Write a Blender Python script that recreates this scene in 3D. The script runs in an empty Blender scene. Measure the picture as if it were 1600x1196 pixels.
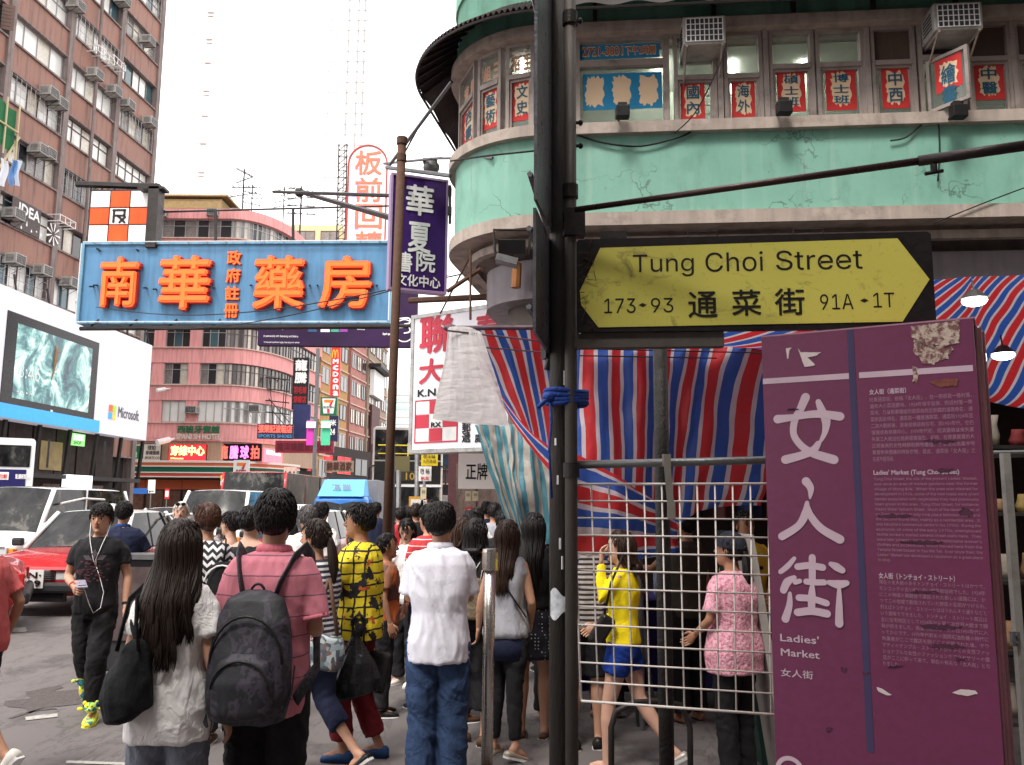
import bpy, bmesh, math, random
from mathutils import Vector as V, Matrix, noise, Quaternion
random.seed(7)
R=math.radians; PI=math.pi
scene=bpy.context.scene; COL=scene.collection
# ---------------------------------------------------------------- camera
F=1340.0; EYE=1.68; PITCH=R(8.03); ROLL=R(0.4)
cd=bpy.data.cameras.new('camera'); cam=bpy.data.objects.new('camera',cd); COL.objects.link(cam)
_up0=V((0,-math.sin(PITCH),math.cos(PITCH))); FW=V((0,math.cos(PITCH),math.sin(PITCH))); _rt0=V((1,0,0))
UP=_up0*math.cos(ROLL)-_rt0*math.sin(ROLL); RT=_rt0*math.cos(ROLL)+_up0*math.sin(ROLL)
cm=Matrix.Identity(4)
for i,c in enumerate((RT,UP,-FW)):
    for j in range(3): cm[j][i]=c[j]
cm.translation=V((0,0,EYE)); cam.matrix_world=cm
cd.sensor_width=36; cd.lens=F/1600*36; cd.clip_start=.05; cd.clip_end=3000
scene.camera=cam
EYEP=V((0,0,EYE))
def ray(px,py): return RT*((px-800)/F)+UP*((598-py)/F)+FW
def P(px,py,Y):
    d=ray(px,py); return EYEP+d*(Y/d.y)
def G(px,py):
    d=ray(px,py); return EYEP+d*(-EYE/d.z)
# ---------------------------------------------------------------- world, sun, exposure
w=bpy.data.worlds.new('World'); scene.world=w; w.use_nodes=True
nt=w.node_tree; nt.nodes.clear()
SUN_EL=R(58); SUN_ROT=R(205)
sky=nt.nodes.new('ShaderNodeTexSky'); sky.sky_type='NISHITA'; sky.sun_disc=False; sky.sun_elevation=SUN_EL; sky.sun_rotation=SUN_ROT
sky.air_density=1.5; sky.dust_density=4
b1=nt.nodes.new('ShaderNodeBackground'); b1.inputs[1].default_value=.05
b2=nt.nodes.new('ShaderNodeBackground'); b2.inputs[0].default_value=(1,.97,.955,1); b2.inputs[1].default_value=.98
add=nt.nodes.new('ShaderNodeAddShader'); out=nt.nodes.new('ShaderNodeOutputWorld')
hs=nt.nodes.new('ShaderNodeHueSaturation'); hs.inputs['Saturation'].default_value=.25
nt.links.new(sky.outputs[0],hs.inputs['Color']); nt.links.new(hs.outputs[0],b1.inputs[0])
nt.links.new(b1.outputs[0],add.inputs[0]); nt.links.new(b2.outputs[0],add.inputs[1]); nt.links.new(add.outputs[0],out.inputs[0])
sl=bpy.data.lights.new('sun','SUN'); sl.energy=1.5; sl.angle=R(14); sl.color=(1,.95,.88)
sun=bpy.data.objects.new('sun',sl); COL.objects.link(sun)
# direction towards the sun: behind the camera, a little to the left
sd=V((math.sin(SUN_ROT)*math.cos(SUN_EL),math.cos(SUN_ROT)*math.cos(SUN_EL),math.sin(SUN_EL)))
sun.rotation_euler=sd.to_track_quat('Z','Y').to_euler(); sun.location=(0,-5,20)
scene.view_settings.view_transform='Standard'; scene.view_settings.look='None'
scene.view_settings.exposure=1.08; scene.view_settings.gamma=1; scene.view_settings.use_curve_mapping=False
scene.cycles.max_bounces=6; scene.cycles.diffuse_bounces=3; scene.cycles.glossy_bounces=3
scene.cycles.transparent_max_bounces=12; scene.cycles.use_denoising=True; scene.cycles.sample_clamp_indirect=6
# ---------------------------------------------------------------- materials
MAT={}
def nodes(name):
    m=bpy.data.materials.new(name); m.use_nodes=True; t=m.node_tree
    return m,t,t.nodes['Principled BSDF']
def N(t,ty,**k):
    n=t.nodes.new(ty)
    for a,b in k.items():
        if a in n.inputs: n.inputs[a].default_value=b
        else: setattr(n,a,b)
    return n
def rgba(c): return (c[0],c[1],c[2],1)
def mixc(t,fac,a,b,mode='MIX'):
    n=t.nodes.new('ShaderNodeMix'); n.data_type='RGBA'; n.blend_type=mode
    for i,x in ((0,fac),(6,a),(7,b)):
        if hasattr(x,'links'): t.links.new(x,n.inputs[i])
        elif i==0: n.inputs[0].default_value=x
        else: n.inputs[i].default_value=rgba(x)
    return n.outputs[2]
def ramp(t,src,stops,interp='LINEAR'):
    n=t.nodes.new('ShaderNodeValToRGB'); n.color_ramp.interpolation=interp
    e=n.color_ramp.elements
    while len(e)<len(stops): e.new(.5)
    for q,(p,c) in zip(e,stops): q.position=p; q.color=rgba(c) if not isinstance(c,(int,float)) else (c,c,c,1)
    t.links.new(src,n.inputs[0]); return n.outputs[0]
def noise_out(t,scale,detail=4,vec=None,rough=.55,dist=0):
    n=N(t,'ShaderNodeTexNoise'); n.inputs['Scale'].default_value=scale; n.inputs['Detail'].default_value=detail
    n.inputs['Roughness'].default_value=rough; n.inputs['Distortion'].default_value=dist
    if vec is not None: t.links.new(vec,n.inputs['Vector'])
    return n.outputs['Fac']
def objvec(t,scale=(1,1,1),uv=False):
    tc=t.nodes.new('ShaderNodeTexCoord'); mp=t.nodes.new('ShaderNodeMapping'); mp.inputs['Scale'].default_value=scale
    t.links.new(tc.outputs['UV' if uv else 'Object'],mp.inputs['Vector']); return mp.outputs[0]
def M(name,c,rough=.6,metal=0,var=.15,scale=5,bump=.15,bscale=60,streak=0,emit=0,dirt=0,coat=0,spec=.25,fabric=False,alpha=1,stretch=(1,1,1)):
    if name in MAT: return MAT[name]
    m,t,b=nodes(name)
    vec=objvec(t,stretch)
    col=mixc(t,noise_out(t,scale,5,vec),tuple(x*(1-var) for x in c),tuple(min(1,x*(1+var)) for x in c))
    if streak:
        sv=objvec(t,(3,3,.25)); s=ramp(t,noise_out(t,2.2,6,sv),[(.42,0),(.75,streak)])
        col=mixc(t,s,col,tuple(x*.3 for x in c))
    if dirt:
        s=ramp(t,noise_out(t,scale*.6+1.3,8,vec,.7),[(.5,0),(.72,dirt)])
        col=mixc(t,s,col,(.06,.05,.045))
    t.links.new(col,b.inputs['Base Color'])
    b.inputs['Metallic'].default_value=metal; b.inputs['Specular IOR Level'].default_value=spec
    rr=ramp(t,noise_out(t,scale*3,3,vec),[(.3,max(0,rough-.1)),(.7,min(1,rough+.1))]); t.links.new(rr,b.inputs['Roughness'])
    if coat: b.inputs['Coat Weight'].default_value=coat; b.inputs['Coat Roughness'].default_value=.05
    if bump:
        bn=t.nodes.new('ShaderNodeBump'); bn.inputs['Strength'].default_value=bump; bn.inputs['Distance'].default_value=.02 if not fabric else .03
        if fabric:
            fv=objvec(t,(1,1,.55)); h=noise_out(t,9,4,fv,.5,1.2)
        else: h=noise_out(t,bscale,3,vec)
        if fabric:
            cr=ramp(t,noise_out(t,5.5,3,objvec(t,(1,1,.8)),.5,1.8),[(.40,0),(.49,1),(.53,.1),(.62,.6),(.7,0)]); h=math_n(t,'ADD',h,math_n(t,'MULTIPLY',cr,.13))
        t.links.new(h,bn.inputs['Height']); t.links.new(bn.outputs[0],b.inputs['Normal'])
    if emit:
        t.links.new(col,b.inputs['Emission Color']); b.inputs['Emission Strength'].default_value=emit
    if alpha<1: b.inputs['Alpha'].default_value=alpha
    MAT[name]=m; return m
def bump_noise(t,b,scale,strength,dist=.02,vec=None,detail=5):
    bn=t.nodes.new('ShaderNodeBump'); bn.inputs['Strength'].default_value=strength; bn.inputs['Distance'].default_value=dist
    t.links.new(noise_out(t,scale,detail,vec),bn.inputs['Height']); t.links.new(bn.outputs[0],b.inputs['Normal'])
def math_n(t,op,a,b=None):
    n=t.nodes.new('ShaderNodeMath'); n.operation=op
    for i,x in enumerate((a,b)):
        if x is None: continue
        if hasattr(x,'links'): t.links.new(x,n.inputs[i])
        else: n.inputs[i].default_value=x
    return n.outputs[0]
def axis(t,vec,i):
    s=t.nodes.new('ShaderNodeSeparateXYZ'); t.links.new(vec,s.inputs[0]); return s.outputs[i]
def stripe_mat(name,stops,period,ax=2,uv=False,rough=.75,fold=.25,rip=None,trans=0,wv=.06):
    """stops: constant ramp over one period along an axis"""
    if name in MAT: return MAT[name]
    m,t,b=nodes(name); vec=objvec(t,(1,1,1),uv)
    wob=math_n(t,'MULTIPLY',math_n(t,'SUBTRACT',noise_out(t,3,2,vec),.5),wv*period)
    x=math_n(t,'ADD',axis(t,vec,ax),wob)
    f=math_n(t,'FRACT',math_n(t,'DIVIDE',x,period))
    col=ramp(t,f,stops,'CONSTANT')
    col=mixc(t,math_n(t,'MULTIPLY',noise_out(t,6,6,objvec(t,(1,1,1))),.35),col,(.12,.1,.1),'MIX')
    t.links.new(col,b.inputs['Base Color']); b.inputs['Roughness'].default_value=rough
    bump_noise(t,b,12,fold,.03,objvec(t,(1,1,.5)))
    if trans:
        tr=t.nodes.new('ShaderNodeBsdfTranslucent'); t.links.new(col,tr.inputs[0])
        mx=t.nodes.new('ShaderNodeMixShader'); mx.inputs[0].default_value=trans
        o=t.nodes['Material Output']; t.links.new(b.outputs[0],mx.inputs[1]); t.links.new(tr.outputs[0],mx.inputs[2]); t.links.new(mx.outputs[0],o.inputs[0])
    MAT[name]=m; return m
def glass(name,c=(.03,.035,.04),rough=.08,refl=.5):
    if name in MAT: return MAT[name]
    m,t,b=nodes(name); v=objvec(t)
    col=mixc(t,noise_out(t,1.3,3,v),tuple(x*.6 for x in c),tuple(x*1.5 for x in c)); t.links.new(col,b.inputs['Base Color'])
    b.inputs['Roughness'].default_value=rough; b.inputs['Specular IOR Level'].default_value=refl; b.inputs['Coat Weight'].default_value=.3
    bump_noise(t,b,1.5,.04,.05,v,2)
    MAT[name]=m; return m
# ---------------------------------------------------------------- mesh builder
class MB:
    def __init__(s): s.v=[]; s.f=[]; s.uv={}
    def add(s,vs,fs):
        k=len(s.v); s.v+= [V(x) for x in vs]; s.f+=[tuple(i+k for i in f) for f in fs]; return s
    def box(s,c,size,rot=None,fr=None):
        hx,hy,hz=[x/2 for x in size]; c=V(c); vs=[]
        for z in (-hz,hz):
            for x,y in ((-hx,-hy),(hx,-hy),(hx,hy),(-hx,hy)):
                p=V((x,y,z))
                if rot is not None: p=rot@p
                if fr is not None: p=fr[0]*p.x+fr[1]*p.y+fr[2]*p.z
                vs.append(c+p)
        return s.add(vs,[(3,2,1,0),(4,5,6,7),(0,1,5,4),(1,2,6,5),(2,3,7,6),(3,0,4,7)])
    def ring_loft(s,rings,cap=True):
        n=len(rings[0]); k=len(s.v)
        for r in rings: s.v+=[V(x) for x in r]
        for i in range(len(rings)-1):
            for j in range(n):
                a=k+i*n+j; b_=k+i*n+(j+1)%n; s.f.append((a,b_,b_+n,a+n))
        if cap:
            s.f.append(tuple(k+j for j in range(n))[::-1]); s.f.append(tuple(k+(len(rings)-1)*n+j for j in range(n)))
        return s
    def tube(s,pts,rad,n=8,cap=True,flat=1.0,ref=None):
        pts=[V(p) for p in pts]; rad=[rad]*len(pts) if isinstance(rad,(int,float)) else rad
        rings=[]; 
        d0=(pts[1]-pts[0]).normalized(); u=V(ref) if ref is not None else (V((0,0,1)) if abs(d0.z)<.9 else V((1,0,0)))
        for i,p in enumerate(pts):
            d=(pts[min(i+1,len(pts)-1)]-pts[max(i-1,0)])
            if d.length<1e-9: d=d0
            d.normalize(); a=u-d*u.dot(d)
            if a.length<1e-5: a=d.orthogonal()
            a.normalize(); b=d.cross(a); u=a
            rings.append([p+a*(math.cos(2*PI*j/n)*rad[i]*flat)+b*(math.sin(2*PI*j/n)*rad[i]) for j in range(n)])
        return s.ring_loft(rings,cap)
    def ell(s,c,r,nu=10,nv=7,rot=None):
        c=V(c); rings=[]
        for i in range(nv+1):
            th=PI*(i+.02 if i==0 else (i-.02 if i==nv else i))/nv
            ring=[]
            for j in range(nu):
                ph=2*PI*j/nu; p=V((math.sin(th)*math.cos(ph)*r[0],math.sin(th)*math.sin(ph)*r[1],-math.cos(th)*r[2]))
                if rot is not None: p=rot@p
                ring.append(c+p)
            rings.append(ring)
        return s.ring_loft(rings)
    def hloft(s,secs,n=16,pw=2.0):
        """secs: (cx,cy,z,rx,ry) horizontal superellipse sections"""
        rings=[]
        for cx,cy,z,rx,ry in secs:
            ring=[]
            for j in range(n):
                a=2*PI*j/n; ca,sa=math.cos(a),math.sin(a)
                ring.append((cx+rx*math.copysign(abs(ca)**(2/pw),ca),cy+ry*math.copysign(abs(sa)**(2/pw),sa),z))
            rings.append(ring)
        return s.ring_loft(rings)
    def grid(s,fn,nu,nv,uvs=(1,1),thick=0):
        k=len(s.v)
        for i in range(nu+1):
            for j in range(nv+1):
                s.v.append(V(fn(i/nu,j/nv))); s.uv[k+i*(nv+1)+j]=(i/nu*uvs[0],j/nv*uvs[1])
        for i in range(nu):
            for j in range(nv):
                a=k+i*(nv+1)+j; s.f.append((a,a+nv+1,a+nv+2,a+1))
        return s
    def prism(s,poly,fr,o,depth):
        """poly 2D in frame fr=(u,v,n) at o, extruded by depth along n"""
        n=len(poly); o=V(o); a=[o+fr[0]*x+fr[1]*y for x,y in poly]; b=[p+fr[2]*depth for p in a]
        fs=[tuple(range(n))[::-1],tuple(range(n,2*n))]+[(i,(i+1)%n,n+(i+1)%n,n+i) for i in range(n)]
        return s.add(a+b,fs)
    def mesh(s,name,smooth=False):
        me=bpy.data.meshes.new(name); me.from_pydata([tuple(x) for x in s.v],[],s.f)
        if smooth: me.polygons.foreach_set('use_smooth',[True]*len(me.polygons))
        if s.uv:
            ul=me.uv_layers.new(name='UVMap')
            for l in me.loops: ul.data[l.index].uv=s.uv.get(l.vertex_index,(0,0))
        me.update(); return me
WM={}
def tag(o,label=None,cat=None,group=None,kind=None):
    if label: o['label']=label
    if cat: o['category']=cat
    if group: o['group']=group
    if kind: o['kind']=kind
    return o
def link(name,data,parent=None,world=True,mw=None):
    o=bpy.data.objects.new(name,data); COL.objects.link(o)
    if parent is not None:
        o.parent=parent
        if world:
            m=mw if mw is not None else Matrix.Identity(4)
            o.matrix_parent_inverse=WM[parent].inverted(); o.matrix_basis=m; WM[o]=m
        else:
            if mw is not None: o.matrix_basis=mw
            WM[o]=WM[parent]@(mw if mw is not None else Matrix.Identity(4))
    else:
        m=mw if mw is not None else Matrix.Identity(4); o.matrix_basis=m; WM[o]=m
    return o
def thing(name,loc,label,cat,group=None,rz=0,sc=1):
    o=link(name,None,None,mw=Matrix.Translation(V(loc))@Matrix.Rotation(rz,4,'Z')@Matrix.Scale(sc,4))
    o.empty_display_size=.1; return tag(o,label,cat,group)
def part(name,mb,mat,parent=None,world=True,smooth=False,kind=None,mw=None,label=None,bevel=0):
    me=mb if isinstance(mb,bpy.types.Mesh) else mb.mesh(name,smooth)
    if mat is not None and not me.materials: me.materials.append(mat)
    o=link(name,me,parent,world,mw)
    if kind: o['kind']=kind
    if label: o['label']=label
    if bevel:
        bv=o.modifiers.new('bevel','BEVEL'); bv.width=bevel; bv.segments=2; bv.limit_method='ANGLE'
    return o
def copy_tree(o,mw,label=None,group=None):
    c=o.copy(); COL.objects.link(c); c.matrix_basis=mw; WM[c]=mw
    if label: c['label']=label
    if group: c['group']=group
    def kids(a,b):
        for ch in list(a.children):
            d=ch.copy(); COL.objects.link(d); d.parent=b; WM[d]=WM[b]@WM[a].inverted()@WM[ch] if ch in WM and a in WM else WM[b]
            kids(ch,d)
    kids(o,c); return c
def struct(name,mb,mat,smooth=False):
    return part(name,mb,mat,None,smooth=smooth,kind='structure')
# frames on planes -------------------------------------------------
class Plane:
    """vertical plane through o, direction u (horizontal, to the viewer's right), v up, n towards the viewer"""
    def __init__(s,o,u,v=V((0,0,1))):
        s.o=V(o); s.u=V(u).normalized(); s.v=V(v).normalized(); s.n=s.u.cross(s.v).normalized()
    @classmethod
    def through(c,a,b,v=V((0,0,1))):
        d=V(b)-V(a); 
        if v.z>.99: d.z=0
        return c(a,d,v)
    def hit(s,px,py):
        d=ray(px,py); t=(s.o-EYEP).dot(s.n)/d.dot(s.n); return EYEP+d*t
    def uv(s,px,py):
        q=s.hit(px,py)-s.o; return q.dot(s.u),q.dot(s.v)
    def at(s,a,b,h=0): return s.o+s.u*a+s.v*b+s.n*h
    def mat(s,a,b,h=0):
        m=Matrix.Identity(4); q=s.at(a,b,h)
        for i,c in enumerate((s.u,s.v,s.n)):
            for j in range(3): m[j][i]=c[j]
        m.translation=q; return m
    @property
    def fr(s): return (s.u,s.v,s.n)
    def slab(s,mb,a0,b0,a1,b1,h0,h1):
        return mb.prism([(a0,b0),(a1,b0),(a1,b1),(a0,b1)],s.fr,s.o+s.n*h0,h1-h0)
TXT={}
FONT=FONT2=None
try:
    import os
    _fp=os.path.join(bpy.utils.system_resource('DATAFILES',path='fonts'),'Inter.woff2')   # Blender's own interface font
    FONT=bpy.data.fonts.load(_fp)
except Exception: FONT=FONT2=None
def text_mesh(st,bold=0,extrude=0,res=2,space=1,line=1.0,italic=0):
    key=(st,bold,extrude,res,space,line)
    if key in TXT: return TXT[key].copy()
    c=bpy.data.curves.new('txt','FONT'); c.body=st; c.size=1;  c.extrude=extrude; c.resolution_u=res; c.space_character=space; c.space_line=line
    c.shear=italic
    if FONT is not None and bold==0 and st.isascii(): c.font=FONT
    o=bpy.data.objects.new('txt',c)
    me=bpy.data.meshes.new_from_object(o); bpy.data.objects.remove(o)
    if bold:      # heavier strokes: the glyph repeated a little to each side, each copy a hair further out
        vs=[v.co.copy() for v in me.vertices]; fs=[tuple(p.vertices) for p in me.polygons]; V2=[]; F2=[]
        for k,(dx,dy) in enumerate(((0,0),(1,.4),(-1,-.4),(-.4,1),(.4,-1))):
            n0=len(V2); V2+=[(v.x+dx*bold,v.y+dy*bold,v.z+.003*k) for v in vs]; F2+=[tuple(i+n0 for i in f) for f in fs]
        me=bpy.data.meshes.new('t'); me.from_pydata(V2,[],F2); me.update()
    TXT[key]=me; return me.copy()
def letter(pl,px0,py0,px1,py1,st,mat,parent,name='lettering',bold=0,extrude=0,h=.004,fit=True,res=2,box=None,align='c',kind=None,line=1.0,space=1,emb=0):
    """text filling the photo box, lying on the plane pl"""
    if box: a0,b0,a1,b1=box
    else:
        a0,b1=pl.uv(px0,py0); a1,b0=pl.uv(px1,py1)
        a0_,b0_=pl.uv(px0,py1); a1_,b1_=pl.uv(px1,py0)
        a0=(a0+a0_)/2; a1=(a1+a1_)/2; b1=(b1+b1_)/2; b0=(b0+b0_)/2
    me=text_mesh(st,bold,extrude,res,space,line)
    if not me.vertices: return None
    xs=[v.co.x for v in me.vertices]; ys=[v.co.y for v in me.vertices]
    x0,x1,y0,y1=min(xs),max(xs),min(ys),max(ys)
    sx=(a1-a0)/max(1e-6,x1-x0); sy=(b1-b0)/max(1e-6,y1-y0)
    if not fit: sx=sy=min(sx,sy)
    for v in me.vertices:
        v.co.x=(v.co.x-(x0+x1)/2)*sx; v.co.y=(v.co.y-(y0+y1)/2)*sy; v.co.z=v.co.z*min(sx,sy)
    me.materials.clear(); me.materials.append(mat)
    return part(name,me,None,parent,True,mw=pl.mat((a0+a1)/2,(b0+b1)/2,h+emb),kind=kind)
def ribbon(mb,pts,wd,pl,h):
    """flat rounded stroke on a plane; pts (a,b), wd width or list"""
    ws=[wd]*len(pts) if isinstance(wd,(int,float)) else wd
    P2=[]; W2=[]
    for i in range(len(pts)-1):
        p0=V(pts[max(i-1,0)]);p1=V(pts[i]);p2=V(pts[i+1]);p3=V(pts[min(i+2,len(pts)-1)])
        for k in range(6):
            t=k/6; q=.5*((2*p1)+(p2-p0)*t+(2*p0-5*p1+4*p2-p3)*t*t+(3*p1-p0-3*p2+p3)*t**3)
            P2.append(q); W2.append(ws[i]*(1-t)+ws[i+1]*t)
    P2.append(V(pts[-1])); W2.append(ws[-1]); L=[];Rr=[]
    for i,p in enumerate(P2):
        d=(P2[min(i+1,len(P2)-1)]-P2[max(i-1,0)]).normalized(); nn=V((-d.y,d.x))*W2[i]/2
        L.append(p+nn); Rr.append(p-nn)
    d0=(P2[1]-P2[0]).normalized(); d1=(P2[-1]-P2[-2]).normalized()
    def capf(p,d,w_):
        nn=V((-d.y,d.x)); return [p+(nn*math.cos(a)+d*math.sin(a))*w_/2 for a in [PI/2*0+PI*k/6 for k in range(1,6)]]
    k=len(mb.v); poly=[]
    vs=[]; 
    for a,b in zip(L,Rr): vs+=[a,b]
    fs=[(2*i,2*i+1,2*i+3,2*i+2) for i in range(len(P2)-1)]
    c1=capf(P2[-1],d1,W2[-1]); n0=len(vs); vs+=c1; fs.append(tuple([len(P2)*2-1]+list(range(n0,n0+5))[::-1]+[len(P2)*2-2]))
    c0=capf(P2[0],-d0,W2[0]); n0=len(vs); vs+=c0; fs.append(tuple([0]+list(range(n0,n0+5))[::-1]+[1]))
    mb.add([pl.at(q[0],q[1],h) for q in vs],fs); return mb
# common materials
white=M('white_paint',(.8,.79,.78),.45,var=.06,dirt=.15)
black=M('black_metal',(.012,.011,.012),.45,var=.3)
dark=M('dark_metal',(.03,.026,.025),.5,metal=.3,var=.4,dirt=.5)
galv=M('galvanised_steel',(.16,.16,.165),.5,metal=.4,var=.3,scale=12,dirt=.4)
rust=M('rusty_steel',(.09,.045,.028),.8,var=.4,scale=14,dirt=.6)
cream=M('cream_stone',(.43,.36,.31),.8,var=.12,dirt=.45,streak=.5)
# ================================================================ ground
def asphalt():
    m,t,b=nodes('asphalt'); v=objvec(t)
    c=mixc(t,noise_out(t,.7,5,v),(.082,.070,.069),(.155,.134,.130))
    c=mixc(t,ramp(t,noise_out(t,260,2,v),[(.35,0),(.7,.6)]),c,(.19,.17,.165))
    c=mixc(t,ramp(t,noise_out(t,.9,8,v,.75),[(.53,0),(.62,.6)]),c,(.05,.043,.042))
    c=mixc(t,ramp(t,noise_out(t,2.2,8,objvec(t,(1,.25,1)),.7,.6),[(.48,0),(.5,.5),(.515,0)]),c,(.025,.022,.022))
    t.links.new(c,b.inputs['Base Color']); b.inputs['Roughness'].default_value=.82
    bump_noise(t,b,180,.5,.006,v,3); return m
asph=asphalt()
struct('ground',MB().add([(-400,-30,0),(400,-30,0),(400,900,0),(-400,900,0)],[(0,1,2,3)]),asph)
def patch(name,pts,mat,z,label=None,rough=.03):
    vs=[]; n=len(pts)
    for i in range(n):
        a=V(pts[i]); b=V(pts[(i+1)%n])
        for k in range(6):
            q=a.lerp(b,k/6); q=q+V((noise.noise(V((q.x*5,q.y*5,1))),noise.noise(V((q.x*5,q.y*5,9)))))*rough; vs.append((q.x,q.y,z))
    mb=MB().add(vs,[tuple(range(len(vs)))]); return struct(name,mb,mat)
def G2(px,py): q=G(px,py); return (q.x,q.y)
worn=M('worn_road_paint',(.42,.4,.37),.8,var=.25,scale=30,dirt=.9)
patch('road_marking',[G2(-60,992),G2(-60,984),G2(42,981),G2(40,988)],worn,.006)
patch('road_marking',[G2(105,1190),G2(240,1194),G2(240,1198),G2(105,1194)],worn,.006)
patch('road_marking',[G2(38,1122),G2(90,1116),G2(90,1121),G2(38,1127)],worn,.006)
rough_asph=M('broken_asphalt',(.095,.08,.077),.95,var=.35,scale=18,bump=.9,bscale=30)
patch('road_patch',[G2(25,1092),G2(75,1074),G2(140,1080),G2(132,1096),G2(85,1112),G2(35,1118)],rough_asph,.004,rough=.25)
patch('road_patch',[G2(340,900),G2(470,905),G2(480,930),G2(350,925)],M('dark_road',(.06,.05,.05),.9),.004,rough=.2)
for k in range(9):   # crossing stripes beyond the cars
    x=-16+k*1.3; struct('road_marking',MB().add([(x,21,.006),(x+.6,21,.006),(x+.7,25,.006),(x+.1,25,.006)],[(0,1,2,3)]),worn)
# pavement with kerb by the market and bus stop
pave=M('paving_concrete',(.2,.18,.17),.85,var=.2,scale=3,dirt=.5)
mbp=MB(); mbp.prism([(1.2,9.2),(60,9.2),(60,60),(-1.5,60),(-1.5,15),(-.4,9.8)],(V((1,0,0)),V((0,1,0)),V((0,0,1))),(0,0,-.02),.15)
struct('pavement',mbp,pave)
mbp=MB(); mbp.prism([(-60,27),(-23.6,27),(-17,64.5),(-12,120),(-60,120)],(V((1,0,0)),V((0,1,0)),V((0,0,1))),(0,0,-.02),.15)
struct('pavement',mbp,pave)
# ---- the street canyon behind the viewer: unseen plain buildings added to shade the near pavement
def canyon(x0,x1,y0,y1,h,mat,label):
    o=thing('added_shade_building',((x0+x1)/2,(y0+y1)/2,0),label,'building')
    part('wall',MB().box(((x0+x1)/2,(y0+y1)/2,h/2),(x1-x0,y1-y0,h)),mat,o)
    k=0
    for z in range(4,int(h)-2,3):
        part('window_band',MB().box(((x0+x1)/2,(y0+y1)/2,z+.8),(x1-x0+.1,y1-y0+.1,1.4)),M('canyon_window',(.05,.055,.06),.3,var=.4),o); k+=1
canyon(-14,16,-22,-9,23,M('canyon_grey',(.16,.15,.14),.85,var=.2),'unseen grey apartment block added behind the viewer for shade')
canyon(7.6,22,-8,6.5,26,M('canyon_ochre',(.2,.15,.11),.85,var=.2),'unseen ochre apartment block added to the right of the viewer for shade')
# ================================================================ left brown tower
def tile_mat():
    m,t,b=nodes('brown_mosaic_tile'); v=objvec(t)
    c=mixc(t,noise_out(t,.5,6,v),(.20,.085,.058),(.34,.155,.105))
    c=mixc(t,ramp(t,noise_out(t,26,2,v),[(.4,0),(.6,.5)]),c,(.22,.12,.1))
    s=ramp(t,noise_out(t,2.4,6,objvec(t,(1.5,1.5,.14)),.65),[(.5,0),(.74,.85)]); c=mixc(t,s,c,(.06,.035,.03))
    t.links.new(c,b.inputs['Base Color']); b.inputs['Roughness'].default_value=.6; bump_noise(t,b,30,.3,.03,v,2); return m
tile=tile_mat()
conc=M('grey_concrete',(.24,.19,.18),.85,var=.25,scale=1.5,streak=.7,dirt=.4)
alu=M('aluminium_frame',(.38,.37,.37),.4,metal=.3,var=.15)
alub=M('bronze_frame',(.12,.085,.075),.45,var=.25)
g_dark=glass('dark_glass',(.025,.025,.028)); g_teal=glass('blue_glass',(.05,.1,.12)); g_light=M('curtained_glass',(.55,.5,.42),.25,var=.35,scale=1.6,spec=.8,bump=.03)
g_white=M('white_blind_glass',(.72,.71,.68),.2,var=.15,scale=1.2,spec=.8,bump=.02); g_mid=M('grey_curtain_glass',(.2,.18,.17),.25,var=.5,scale=2.5,spec=.7,bump=.03)
room=M('unlit_room',(.03,.026,.024),.9,var=.4)
def window(pl,a0,b0,a1,b1,parent,n=4,transom=.68,frame=alu,panes=None,h=-.12,fw=.05,name='window',rnd=random,depth=.08):
    mb=MB()
    def bar(x0,y0,x1,y1): pl.slab(mb,x0,y0,x1,y1,h,h+depth)
    bar(a0,b0,a0+fw,b1); bar(a1-fw,b0,a1,b1); bar(a0+fw,b0,a1-fw,b0+fw); bar(a0+fw,b1-fw,a1-fw,b1)
    xs=[a0+(a1-a0)*i/n for i in range(n+1)]
    for x in xs[1:-1]: bar(x-fw*.4,b0+fw,x+fw*.4,b1-fw)
    if transom:
        yt=b0+(b1-b0)*transom
        for i in range(n): bar(xs[i]+fw*(.4 if i else 1),yt-fw*.4,xs[i+1]-fw*(.4 if i<n-1 else 1),yt+fw*.4)
    wo=part(name,mb,frame,parent)
    for i in range(n):
        pm=MB(); m=(panes[i%len(panes)] if panes else rnd.choice([g_dark,g_mid,g_light,g_teal]))
        pl.slab(pm,xs[i]+.01,b0+.01,xs[i+1]-.01,b1-.01,h+.012+.004*(i%2),h+.022+.004*(i%2)); part('pane',pm,m,wo)
    return wo
acm=M('ac_casing',(.42,.4,.37),.5,var=.15,dirt=.6,streak=.4); acg=M('ac_grille',(.05,.05,.055),.5,var=.4)
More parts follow.
